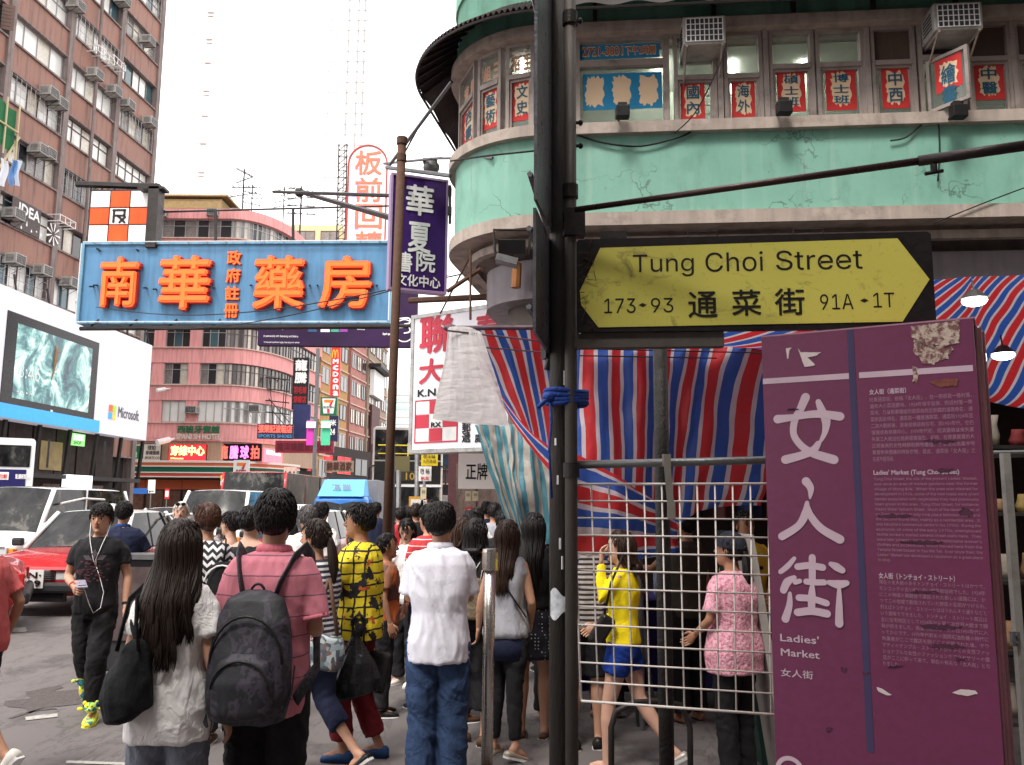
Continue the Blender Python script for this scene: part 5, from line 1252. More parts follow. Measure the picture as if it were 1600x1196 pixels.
# constant spacing, extends behind the information board
def gq(s,t_): return (TL.lerp(TR,s)).lerp(BL.lerp(BR,s),t_)
ncol,nrow=12,12; 
for i in range(ncol+1):
    s=i/ncol; part('wire',MB().tube([gq(s,0),gq(s,1)],.0036 if 0<i<ncol else .0052,6),gw,gm,smooth=True)
for j in range(nrow+1):
    t_=j/nrow; part('wire',MB().tube([gq(0,t_)+V((0,-.006,0)),gq(1,t_)+V((0,-.006,0))],.0036 if 0<j<nrow else .0052,6),gw,gm,smooth=True)
x=P(1040,720,3.64); part('hook_strap',MB().box(x+V((0,-.02,-.0)),(.03,.045,.05)).box(x+V((.004,-.045,-.10)),(.027,.008,.17),Matrix.Rotation(R(-4),3,'Y')).box(x+V((.012,-.045,-.21)),(.032,.012,.07)),M('old_strap',(.2,.18,.16),.6,metal=.3,dirt=.5),gm)
# ================================================================ the information board
IA=P(1199,800,3.40); IB=P(1541,800,3.02); IP=Plane.through(V((IA.x,IA.y,0)),V((IB.x,IB.y,0)))
IW=(V((IB.x-IA.x,IB.y-IA.y))).length
ztopL=IP.uv(1199,528)[1]; ztopR=IP.uv(1537,495)[1]; ztI=(ztopL+ztopR)/2
def board_mat():
    m,t,b=nodes('purple_board_film'); v=objvec(t)
    c=mixc(t,noise_out(t,2,5,v),(.105,.017,.056),(.145,.026,.080))
    c=mixc(t,ramp(t,noise_out(t,34,3,v),[(.35,0),(.7,.35)]),c,(.10,.016,.03))
    c=mixc(t,ramp(t,noise_out(t,4,9,v,.8),[(.62,0),(.67,.55)]),c,(.035,.012,.02))
    t.links.new(c,b.inputs['Base Color']); b.inputs['Roughness'].default_value=.38; bump_noise(t,b,60,.05,.01,v); return m
bm_=board_mat()
ib=thing('information_board',IP.at(IW/2,0,-.1),'tall purple market information board with big pale characters 女人街 and English text','information board')
mb=MB(); IP.slab(mb,0,.0,IW,ztI,-.05,0); part('front_panel',mb,bm_,ib)
side_m=M('board_side',(.20,.07,.09),.45,var=.5,scale=3,dirt=.6,streak=.6,coat=.2)
D_=.30
mb=MB(); IP.slab(mb,.0,.0,IW-.0,ztI-.01,-D_,-.055); part('case',mb,side_m,ib)
# rounded side ribs
for k,(h0,h1,o_) in enumerate(((-.075,-.055,.010),(-.16,-.085,.022),(-.30,-.18,.030))):
    mb=MB(); IP.slab(mb,IW-.002,0,IW+o_,ztI-.012,h0,h1); part('side_rib',mb,side_m,ib,bevel=.006)
mb=MB(); IP.slab(mb,-.0,ztI,IW+.006,ztI+.006,-D_,.001); part('top_cap',mb,M('board_cap',(.3,.15,.2),.4),ib)
pale=M('board_pale_print',(.46,.34,.40),.5,var=.12,scale=6,dirt=.12,bump=0); palet=M('board_text_print',(.30,.16,.22),.5,var=.1,bump=0)
bluep=M('board_blue_print',(.045,.035,.085),.45,var=.15,bump=0)
iu=lambda px,py: IP.uv(px,py)
zr1=(iu(1199,600)[1]+iu(1520,571)[1])/2
hw=.011
mb=MB(); IP.slab(mb,.0,zr1-hw,iu(1332,580)[0]-.0,zr1+hw,0,.0012); IP.slab(mb,iu(1342,580)[0],zr1-hw,iu(1520,572)[0],zr1+hw,0,.0012); part('pale_stripe',mb,pale,ib)
mb=MB(); x=iu(1338,700)[0]; x2=iu(1356,1100)[0]; x=(x+x2)/2; mb.prism([(x-.012,iu(1356,1175)[1]),(x+.012,iu(1356,1175)[1]),(x+.012,ztI-.001),(x-.012,ztI-.001)],IP.fr,IP.o,.0016); part('blue_stripe',mb,bluep,ib)
mb=MB()
S5=lambda x,y: iu(1180+x/3.32,480+y/3.32); S6=lambda x,y: iu(1180+x/3.267,830+y/3.267)
W=.030
SM=[0]
def st5(pts,w=W): SM[0]+=1; ribbon(mb,[S5(*p) for p in pts],w,IP,.0014+.0003*SM[0])
SN=[0]
def st6(pts,w=W): SN[0]+=1; ribbon(mb,[S6(*p) for p in pts],w,IP,.0014+.0003*SN[0])
st5([(262,468),(235,530),(205,590),(200,660),(235,715),(290,755),(350,775),(408,792)],[W*1.1,W,W*.9,W*.85,W*.9,W,W*1.1,W*1.15])
st5([(328,492),(345,535),(368,590),(362,650),(338,700)],[W*.7,W,W*1.1,W*.7,W*.35])
st5([(328,708),(300,745),(240,770),(158,792)],[W*.7,W,W,W*1.15])
st5([(118,582),(200,572),(280,558),(350,556),(440,568)],[W*1.15,W*.8,W*.95,W,W*1.1])
st5([(265,905),(288,940),(285,992)],[W*1.1,W*.9,W*.25])
st5([(270,1015),(262,1070),(225,1135),(140,1190)],[W*.5,W,W*.9,W]); st5([(272,1030),(290,1085),(345,1150),(440,1205)],[W*.5,W*.9,W,W*1.1])
st6([(130,208),(165,180),(200,140)],[W*.6,W*.7,W*.5]); st6([(145,302),(165,260),(200,238)],[W*.9,W,W*.6]); st6([(178,318),(175,380),(155,448)],[W*.45,W*.8,W*1.0])
st6([(292,135),(292,195),(292,255)],W*.85); st6([(218,182),(280,176),(345,186)],W*.85); st6([(262,258),(300,262),(352,262)],W*.75); st6([(205,262),(228,255)],W*.6)
st6([(292,285),(290,340),(288,405)],[W*.6,W,W*.8]); st6([(225,340),(290,345),(365,368)],[W*.85,W*.8,W*.8]); st6([(218,415),(290,408),(368,422)],W*.95)
st6([(388,168),(415,182),(445,200)],[W*.6,W*1.0,W*.8]); st6([(378,262),(425,272),(468,265)],[W*.6,W*1.1,W*.7]); st6([(430,290),(430,380),(430,472)],[W*.4,W*.8,W*1.0])
part('calligraphy',mb,pale,ib)
def lbx(st,A,B,C_,D2,m,bd,al=None,**k):   # left px/top, right px/bottom in photo
    (xa,yb_),(xb,ya_)=iu(A,B),iu(C_,D2); return letter(IP,0,0,0,0,st,m,ib,bold=bd,h=.002,box=(xa,ya_,xb,yb_),**k)
lbx("Ladies'",1219,990,1280,1007,pale,.012); lbx("Market",1220,1013,1281,1030,pale,.012); lbx('女人街',1220,1044,1271,1062,pale,.008)
# text paragraphs on the board's own grid
X0=iu(1366,760)[0]; X1=iu(1528,760)[0]
def para(lines,ztop_px,zbot_px,pxm=1445,m=palet,bd=0,first=None,ragged=(),last=1):
    zt_,zb_=iu(pxm,ztop_px)[1],iu(pxm,zbot_px)[1]; n=len(lines); dz=(zt_-zb_)/n
    for i,l in enumerate(lines):
        w_=X1-X0
        if i in ragged: w_*=ragged[i]
        letter(IP,0,0,0,0,l,m,ib,bold=bd,h=.002,res=1,box=(X0,zt_-dz*(i+.83),X0+w_,zt_-dz*(i+.12)))
def head(st,px1,yt,yb):
    zt_,zb_=iu((1366+px1)/2,yt)[1],iu((1366+px1)/2,yb)[1]; letter(IP,0,0,0,0,st,pale,ib,bold=.02,h=.002,box=(X0,zb_,iu(px1,(yt+yb)/2)[0],zt_))
head('女人街（通菜街）',1416,607,616); head("Ladies' Market (Tung Choi Street)",1499,734,744)
head('女人街（トンチョイ・ストリート）',1492,897,907)
para(['旺角通菜街，俗稱「女人街」，在一帶原是一條村落，','遍布大小菜田農地。1924年填平發展，附近村落一帶','菜地，乃以那裏種植的蔬菜為附近新闢的道路命名，通','菜街因此得名。通菜是一種普通蔬菜，通菜街1924年至','二次大戰前後，逐漸發展成為住宅，到1950年代，它仍','慢慢成為商業中心。1970年代初，經濟蕭條以來失業','失業工人被迫在路旁擺賣謀生。初時，在那裏擺賣的人','正是後來的女性時裝和飾物攤檔，才漸漸成為集中地','專賣物美價廉的時裝衣物，從此，通菜街「女人街」之','名遂不脛而走。'],616,722,1445,ragged={9:.22})
para(["Tung Choi Street, the site of the present Ladies' Market,",'was once an area of market gardens near the former','village of Mong Kok.  When the area was cleared for','development in 1924, some of the new roads were given','names associated with vegetables they had previously','been grown in this area.  Tung Choi Street, for instance,','means Water Spinach Street.  Much of the development of','on Tung Choi Street only took place between 1924 and','the Second World War, mainly as a residential area.  It','only became a commercial centre in the 1950s.  During the','economic oil crisis of the early 1970s, unemployed','textile workers started several street stalls here.  They','were later joined by traders selling fashionable women\'s','clothes and accessories, which moved here from the','Temple Street bazaar in Yau Ma Tei.  Ever since then, the',"Ladies' Market has developed a reputation as a great place",'to shop.'],745,882,1445,ragged={16:.13})
para(['現在の女人街のあるトンチョイ・ストリートはかつて、','モンコックの古い村に近い野菜栽培地でした。1924年','にこの地域の再開発で建設された新しい道路には、か','つてこの地域で栽培されていた野菜の名前がつけられ、','例えばトンチョイ・ストリートはほうれんそう通りなどと','いう意味でできました。トンチョイ・ストリート周辺は','主に住宅地区として1924年から第二次世界大戦まで開','発が続きました。商業地区になったのは1950年代に入','ってからです。1970年代初めの国際石油危機の時代に','失業者がここで露店を開くことが許された後、ヤウ','マティのテンプル・ストリートから多くの女性ファッ','ショナブルな女性のファッションやアクセサリーの露','店がここに移って来て、現在の有名な「女人街」とな','りました。'],908,1048,1445,ragged={13:.16})
# torn stickers and dirt on the board
def scrap(pts,m,name='sticker_scrap',seed=0,h=.002,rough=.02,parent=None):
    rr=random.Random(seed); out=[]
    Q=[iu(*p) for p in pts]; n=len(Q)
    for i in range(n):
        a,b=V(Q[i]),V(Q[(i+1)%n]); k=max(2,int((b-a).length/.008))
        for j in range(k): q=a.lerp(b,j/k); out.append((q.x+(rr.random()-.5)*rough*.4,q.y+(rr.random()-.5)*rough*.4))
    part(name,MB().prism(out,IP.fr,IP.o+IP.n*h,.0006),m,ib)
def torn():
    m,t,b=nodes('torn_sticker'); v=objvec(t); c=mixc(t,ramp(t,noise_out(t,42,6,v,.7),[(.44,0),(.56,1)]),(.42,.33,.27),(.13,.05,.05))
    t.links.new(c,b.inputs['Base Color']); b.inputs['Roughness'].default_value=.8; bump_noise(t,b,70,.4,.01,v); return m
torn_m=torn(); glue=M('white_glue',(.5,.42,.42),.6,var=.2,scale=20)
scrap([(1424,511),(1499,500),(1499,536),(1476,541),(1450,538),(1424,528)],torn_m,seed=1,rough=.012)
scrap([(1426,532),(1455,538),(1490,545),(1480,560),(1458,571),(1440,567),(1428,552)],torn_m,seed=2,h=.0017,rough=.03)
scrap([(1426,572),(1434,575),(1433,602),(1426,595)],torn_m,seed=3,rough=.02)
scrap([(1450,596),(1497,592),(1495,602),(1470,606)],M('orange_scratch',(.16,.045,.03),.6,var=.5,scale=30),seed=4,rough=.02)
scrap([(1228,545),(1237,544),(1233,549),(1232,561),(1230,560)],glue,seed=5,rough=.006); scrap([(1247,545),(1252,551),(1283,551),(1276,556),(1262,559),(1274,571),(1258,574),(1254,565)],glue,seed=6,rough=.006)
scrap([(1370,1073),(1378,1076),(1394,1086),(1386,1087),(1372,1080)],glue,seed=7,rough=.005); scrap([(1488,1083),(1500,1077),(1524,1079),(1528,1084),(1512,1088)],glue,seed=8,rough=.005)
dirtm=M('board_stain',(.062,.018,.036),.5,var=.35,scale=60)
for k,(x,y,w_,h_) in enumerate(((1470,690,60,5),(1510,800,22,12),(1400,806,60,5),(1440,847,70,6),(1470,980,70,7),(1480,1010,60,7),(1318,1046,8,6),(1500,1030,20,4),(1400,1042,30,4),(1445,925,50,4),(1296,1140,10,8),(1240,640,18,2),(1480,735,30,5),(1352,1052,14,3))):
    scrap([(x-w_/2,y),(x-w_/4,y-h_/2),(x+w_/4,y-h_/2*.7),(x+w_/2,y),(x+w_/5,y+h_/2),(x-w_/3,y+h_/2*.8)],dirtm,name='stain',seed=20+k,rough=.022,h=.0024)
mb=MB(); c=iu(1234,1196); ribbon(mb,[(c[0]+.045*math.cos(t),c[1]-.02+.045*math.sin(t)) for t in [x*PI/6 for x in range(13)]],.016,IP,.0018); part('emblem',mb,pale,ib)
# thin metal strip and bracket at the far right
o=thing('metal_upright',P(1578,900,3.6),'pale grey slotted metal upright right of the purple board','upright')
part('upright',MB().box(V((P(1584,900,3.55).x,3.55,.95)),(.03,.03,1.9)),M('pale_steel',(.35,.34,.32),.5,metal=.3,dirt=.5),o)
q=P(1586,998,3.53); part('bracket',MB().box(q,(.032,.02,.055)).tube([q+V((0,-.012,.015)),q+V((0,-.02,.015))],.006,6).tube([q+V((0,-.012,-.015)),q+V((0,-.02,-.015))],.006,6),galv,o)
# ================================================================ market stall: striped sheets
RB=(.62,.012,.02); BB=(.01,.085,.42); WB=(.66,.58,.62); LB=(.42,.22,.3)
rwb=[(0,RB),(.30,WB),(.38,BB),(.44,BB),(.70,WB),(.74,WB),(.80,RB)]
rwb=[(0,RB),(.33,WB),(.46,BB),(.82,WB),(.95,RB)]
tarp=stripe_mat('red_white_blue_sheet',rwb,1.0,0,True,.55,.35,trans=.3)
tealt=stripe_mat('teal_white_sheet',[(0,(.06,.26,.33)),(.5,(.46,.42,.36))],1.0,0,True,.55,.6,trans=.25)
def sheet(name,rows,mat,label,nu=60,nv=30,uw=10,amp=.03,fold=8,seed=0,lean=0,cat='tarpaulin',mess=.0):
    """rows: list of rows of control points (top to bottom), each a list of points left to right"""
    def cr(Pn,u):
        n=len(Pn)-1; f=u*n; i=min(int(f),n-1); t=f-i
        p0=Pn[max(i-1,0)];p1=Pn[i];p2=Pn[i+1];p3=Pn[min(i+2,n)]
        return .5*((2*p1)+(p2-p0)*t+(2*p0-5*p1+4*p2-p3)*t*t+(3*p1-p0-3*p2+p3)*t**3)
    def fn(s,t_):
        row=[cr(r,s) for r in rows]; p=cr(row,t_)
        k=noise.noise(V((s*fold,t_*fold*.25,seed)))*2*amp+noise.noise(V((s*fold*3,t_*fold,seed+5)))*amp*.6
        return p+V((k*.3,-k,noise.noise(V((s*5,t_*5,seed+9)))*amp*.3))
    mb=MB(); mb.grid(fn,nu,nv,(uw,1)); o=part(name,mb,mat,smooth=True); tag(o,label,cat)
    return o
def rowp(*a): return [P(*q) for q in a]
Yt=6.6
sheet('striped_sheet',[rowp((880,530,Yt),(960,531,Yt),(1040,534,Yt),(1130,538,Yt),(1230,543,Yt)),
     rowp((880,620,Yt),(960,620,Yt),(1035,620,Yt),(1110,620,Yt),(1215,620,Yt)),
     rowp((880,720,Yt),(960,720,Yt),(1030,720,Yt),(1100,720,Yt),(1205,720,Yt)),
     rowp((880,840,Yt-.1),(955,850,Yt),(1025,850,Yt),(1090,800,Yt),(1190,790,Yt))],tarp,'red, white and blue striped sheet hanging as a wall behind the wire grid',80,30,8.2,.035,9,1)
sheet('striped_sheet',[rowp((880,700,6.2),(950,735,6.25),(1010,775,6.3),(1060,810,6.35)),
     rowp((880,780,6.1),(950,800,6.2),(1010,820,6.3),(1060,836,6.35)),
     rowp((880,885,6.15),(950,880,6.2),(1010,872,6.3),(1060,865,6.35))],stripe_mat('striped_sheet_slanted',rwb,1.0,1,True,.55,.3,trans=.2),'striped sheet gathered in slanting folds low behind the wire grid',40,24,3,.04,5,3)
bpy.data.objects['striped_sheet.001'].data.uv_layers[0]
for l in bpy.data.objects['striped_sheet.001'].data.uv_layers[0].data: l.uv=(l.uv[0],l.uv[1]*2.6+l.uv[0]*.12)
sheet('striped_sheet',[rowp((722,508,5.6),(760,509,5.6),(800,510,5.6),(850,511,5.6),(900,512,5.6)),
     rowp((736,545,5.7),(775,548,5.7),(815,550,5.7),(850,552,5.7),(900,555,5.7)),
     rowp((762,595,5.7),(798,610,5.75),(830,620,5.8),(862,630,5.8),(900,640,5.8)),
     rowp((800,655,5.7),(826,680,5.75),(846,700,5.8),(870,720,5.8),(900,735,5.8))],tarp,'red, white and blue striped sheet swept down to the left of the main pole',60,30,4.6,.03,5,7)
sheet('striped_sheet',[rowp((738,548,5.5),(775,605,5.5),(820,665,5.5),(868,705,5.55),(900,720,5.6)),
     rowp((745,565,5.45),(782,628,5.45),(822,692,5.45),(868,745,5.5),(900,765,5.55)),
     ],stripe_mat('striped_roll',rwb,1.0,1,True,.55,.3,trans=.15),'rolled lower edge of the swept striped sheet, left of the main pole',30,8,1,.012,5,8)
for l in bpy.data.objects['striped_sheet.003'].data.uv_layers[0].data: l.uv=(l.uv[0],l.uv[1]*1.25+.1)
sheet('teal_striped_sheet',[rowp((741,664,6.9),(775,664,6.9),(805,664,6.9),(840,660,6.9),(880,655,6.9)),
     rowp((752,700,6.9),(782,705,6.85),(808,715,6.8),(842,710,6.9),(880,705,6.9)),
     rowp((772,760,6.9),(795,765,6.8),(812,772,6.7),(848,765,6.9),(880,760,6.9)),
     rowp((800,835,6.9),(815,845,6.9),(826,850,6.9),(852,850,6.9),(880,850,6.9))],tealt,'worn teal and cream striped sheet hanging below the white cloth',60,40,9.5,.05,7,4)
def whitecloth():
    m,t,b=nodes('white_cloth'); b.inputs['Base Color'].default_value=(.9,.88,.87,1); b.inputs['Roughness'].default_value=.9; bump_noise(t,b,14,.5,.03,objvec(t,(.5,1,2.5)))
    tr=t.nodes.new('ShaderNodeBsdfTranslucent'); tr.inputs[0].default_value=(.95,.93,.92,1); mx=t.nodes.new('ShaderNodeMixShader'); mx.inputs[0].default_value=.6
    t.links.new(b.outputs[0],mx.inputs[1]); t.links.new(tr.outputs[0],mx.inputs[2]); t.links.new(mx.outputs[0],t.nodes['Material Output'].inputs[0]); return m
wc=whitecloth()
sheet('white_cloth',[rowp((700,512,5.45),(712,510,5.45),(735,512,5.45),(752,520,5.45)),
     rowp((695,560,5.45),(715,562,5.4),(745,565,5.4),(768,570,5.45)),
     rowp((684,612,5.45),(716,615,5.38),(752,615,5.4),(782,612,5.45)),
     rowp((676,655,5.45),(715,660,5.4),(755,664,5.4),(796,666,5.45))],wc,'plain white cloth hanging like a skirt in front of the pharmacy light box',60,50,1,.012,7,12,cat='cloth')
tag(part('awning_rod',MB().tube([P(696,513,5.55),P(850,512,5.6)],.016,8).tube([P(700,517,5.4),P(860,535,5.6)],.006,6).tube([P(730,541,5.5),P(860,552,5.6)],.005,6).ell(P(704,513,5.5),(.05,.03,.025),8,6),M('striped_rod',(.1,.06,.08),.5,var=.9,scale=9)),'thin rod wrapped in striped sheet above the white cloth','rod')
# dark interior, roof canopy of the stalls, right side
roofm=tarp
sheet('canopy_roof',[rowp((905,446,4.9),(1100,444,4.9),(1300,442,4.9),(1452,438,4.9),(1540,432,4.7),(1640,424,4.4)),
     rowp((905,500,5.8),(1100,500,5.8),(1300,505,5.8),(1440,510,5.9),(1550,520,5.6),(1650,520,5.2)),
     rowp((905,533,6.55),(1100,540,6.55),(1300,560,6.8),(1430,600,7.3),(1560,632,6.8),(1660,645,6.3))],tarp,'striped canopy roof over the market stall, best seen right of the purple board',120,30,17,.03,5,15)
for l in bpy.data.objects['canopy_roof'].data.uv_layers[0].data: l.uv=(l.uv[0]+l.uv[1]*5.0,l.uv[1])
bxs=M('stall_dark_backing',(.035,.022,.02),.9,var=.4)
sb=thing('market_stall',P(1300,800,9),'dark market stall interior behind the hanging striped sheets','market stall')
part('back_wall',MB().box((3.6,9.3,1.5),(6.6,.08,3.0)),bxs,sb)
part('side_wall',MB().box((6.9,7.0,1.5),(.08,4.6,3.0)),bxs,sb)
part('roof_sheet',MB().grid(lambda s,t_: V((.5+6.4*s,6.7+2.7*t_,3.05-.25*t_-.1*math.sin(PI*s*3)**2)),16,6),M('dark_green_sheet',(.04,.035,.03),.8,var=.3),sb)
for k,x in enumerate((1.0,2.9,4.8,6.6)):
    part('upright',MB().tube([(x,6.75,0),(x,6.75,3.0)],.022,8),galv,sb)
# merchandise on the right behind the board
ORD=['first','second','third','fourth','fifth','sixth','seventh','eighth','ninth','tenth']
rr=random.Random(21); goods=[M('goods_%d'%i,c,.7,var=.4,scale=9) for i,c in enumerate(((.15,.08,.03),(.22,.15,.05),(.05,.08,.03),(.15,.02,.02),(.2,.17,.14),(.03,.03,.07),(.18,.10,.05)))]
sh=thing('display_shelf',P(1590,800,5.2),'display shelf of patterned goods at the right edge of the picture','shelf')
xs=P(1590,800,5.0).x
for k in range(5):
    part('shelf_board',MB().box((xs+.3,5.1,.5+k*.38),(1.2,.4,.02)),dark,sh)
for k in range(5):
    for j in range(9):
        c=(xs-.22+j*.13,5.0+rr.random()*.05,.51+k*.38); h_=.07+rr.random()*.12; kw=.6+rr.random()*.5; mb=MB().hloft([(c[0],c[1],c[2],.035*kw,.04),(c[0],c[1],c[2]+h_*.35,.05*kw,.045),(c[0],c[1],c[2]+h_*.7,.03*kw,.035),(c[0]+.01,c[1],c[2]+h_,.04*kw,.03)],8)
        gi=rr.randrange(7); o=part('souvenir',mb,goods[gi],None,smooth=True)
        tag(o,('brown','tan','green','red','grey','navy','orange brown')[gi]+' souvenir, '+ORD[j]+' from the left on the '+ORD[k]+' shelf from the bottom','souvenir',group='souvenirs on the display shelf')
for px,py,Y in ((1522,462,4.6),(1567,548,5.2)):
    q=P(px,py,Y); o=thing('stall_lamp',q,'lit lamp with white shade under the canopy, %s of the two'%('upper' if py<500 else 'lower'),'lamp')
    part('shade',MB().tube([q+V((0,0,.03)),q+V((0,0,-.02))],[.025,.075],14),dark,o); part('bulb',MB().ell(q+V((0,0,-.03)),(.065,.065,.03),12,6),M('lit_bulb',(1,1,.95),.4,emit=9,var=0,bump=0),o)
    part('cord',MB().tube([q+V((0,0,.03)),q+V((.01,.03,.10))],.005,5),black,o)
# stall table with blue cloth and goods
tb=thing('stall_table',(1.6,7.6,0),'market table under a dark violet blue cloth, seen through the wire grid','table')
part('tabletop',MB().box((1.75,7.75,.86),(2.9,.8,.04)),dark,tb)
for x in (.4,3.1):
    for y in (7.4,8.1): part('leg',MB().tube([(x,y,0),(x,y,.85)],.02,6),galv,tb)
clo=M('violet_blue_cloth',(.022,.018,.10),.8,var=.3,fabric=True)
def clothf(s,t_):
    x=.25+3.0*s; y=7.32-.02*t_+.025*math.sin(s*50)*t_; return V((x,y,.885-.72*t_))
tag(part('table_cloth',MB().grid(clothf,60,8).box((1.75,7.75,.887),(3.0,.88,.01)),clo,smooth=False),'violet blue cloth draped over the market table','cloth')
for k in range(20):
    x=.5+(k%10)*.27+rr.random()*.06; y=7.42+(k//10)*.28; s=.05+rr.random()*.05; mb=MB().box((x,y,.893+s*.35),(s*2.2,s*1.6,s*.7),Matrix.Rotation(rr.random()*3,3,'Z'))
    gi=rr.randrange(10); o=part('small_package',mb,(goods+[yellow,white,posterblue])[gi],bevel=.004); tag(o,('brown','tan','green','red','grey','navy','orange brown','yellow','white','blue')[gi]+' package, '+ORD[k%10]+' from the left in the '+('front','back')[k//10]+' row on the market table','package',group='packages on the market table')
tag(part('clear_box',MB().box((1.42,7.55,1.0),(.34,.3,.2)),M('translucent_box',(.25,.28,.4),.3,var=.1,alpha=.6),bevel=.01),'translucent bluish plastic box on the market table','box')
for k in range(7):
    o=part('folded_cloth',MB().box((.62+.01*k,7.8,.92+k*.045),(.34,.3,.035)),M('fold_%d'%(k%4),((.5,.05,.04),(.5,.35,.3),(.05,.1,.4),(.5,.3,.05))[k%4],.8),bevel=.01); tag(o,'folded cloth, '+ORD[k]+' from the bottom of the stack beside the girl in yellow','folded cloth',group='folded cloths on the market table')
o=thing('hanging_bag_rack',(1.2,8.6,2.0),'row of dark garments hanging at the back of the stall','clothes')
for k in range(14):
    x=.3+k*.3; mb=MB().grid(lambda s,t_: V((x+(s-.5)*.26*(.75+.25*t_),8.7+.05*math.sin(s*8+k),2.35-.8*t_)),6,4); part('garment',mb,rr.choice([M('garment_%d'%i,c,.85,fabric=True) for i,c in enumerate(((.03,.03,.035),(.09,.03,.03),(.03,.04,.09),(.12,.1,.08),(.02,.02,.02)))]),o,smooth=True)
# low hoop barrier and crate in front of the stall
tag(part('hoop_barrier',MB().tube([V((P(955,1190,5.2).x,5.2,0)),V((P(955,1140,5.2).x,5.2,.4)),P(962,1112,5.2),P(990,1098,5.2),P(1030,1096,5.3),P(1065,1102,5.4),V((P(1078,1140,5.4).x,5.4,.35)),V((P(1078,1180,5.4).x,5.4,0))],.018,10),dark,smooth=True),'low black hoop barrier bar behind the wire grid','barrier')
tag(part('leaning_poles',MB().tube([V((1.05,6.9,0)),V((.95,7.0,1.25))],.022,8).tube([V((1.12,6.9,0)),V((1.0,7.05,1.25))],.02,8).tube([V((.99,6.85,0)),V((.90,7.0,1.2))],.02,8),galv,smooth=True),'bundle of grey poles leaning near the dark back post','pole')
tag(part('folding_board',MB().box((P(1192,1000,5.6).x,5.7,.75),(.05,.5,1.5),Matrix.Rotation(R(-8),3,'Y')),M('pale_grey_board',(.32,.29,.27),.7,dirt=.4)),'pale board leaning behind the purple information board','board')
tag(part('folding_board',MB().box((P(1170,1000,5.9).x,6.1,.75),(.05,.5,1.5),Matrix.Rotation(R(-6),3,'Y')),M('dark_green_frame',(.02,.05,.04),.6)),'dark green board edge behind the woman in the pink lace top','board')
# overhead wires
for k,(a,b,lab) in enumerate((((150,480,26),(850,400,11),'upper thin wire crossing in front of the blue sign'),((150,505,26),(700,430,14),'lower thin wire crossing in front of the blue sign'),)):
    A,B=P(*a),P(*b); tag(part('wire',MB().tube([A.lerp(B,i/12)-V((0,0,.5*math.sin(PI*i/12))) for i in range(13)],.012,4),black),lab,'wire')
for k,(a,b,lab) in enumerate((((905,545,5),(1200,552,5),'upper thin string across the hanging striped sheet'),((905,556,5),(1120,560,5),'lower thin string across the hanging striped sheet'))):
    tag(part('string',MB().tube([P(*a),P(*b)],.004,4),black),lab,'string')
# ================================================================ vehicles
def paint(name,c,rough=.25): return M(name,c,rough,var=.05,scale=1.5,bump=.0,coat=.6,dirt=.12)
tyre=M('tyre_rubber',(.015,.015,.016),.8,var=.3); rim=M('wheel_rim',(.3,.3,.31),.35,metal=.8); lampg=M('headlight_glass',(.55,.55,.55),.12,var=.25,coat=.8); lampr=M('tail_light',(.5,.02,.02),.2,coat=.6); lampo=M('orange_light',(.8,.25,.03),.2,coat=.6)
chrome=M('chrome_trim',(.5,.5,.5),.15,metal=1,var=.1,bump=0); bumperm=M('dark_bumper',(.03,.03,.032),.5)
def reflglass():
    m,t,b=nodes('windscreen_glass'); v=objvec(t,(1.2,1,.8))
    c=ramp(t,noise_out(t,2.2,6,v,.65,.6),[(.38,(.008,.008,.009)),(.55,(.03,.03,.03)),(.66,(.12,.11,.10))])
    t.links.new(c,b.inputs['Base Color']); b.inputs['Roughness'].default_value=.06; b.inputs['Specular IOR Level'].default_value=.2; return m
cargl=reflglass()
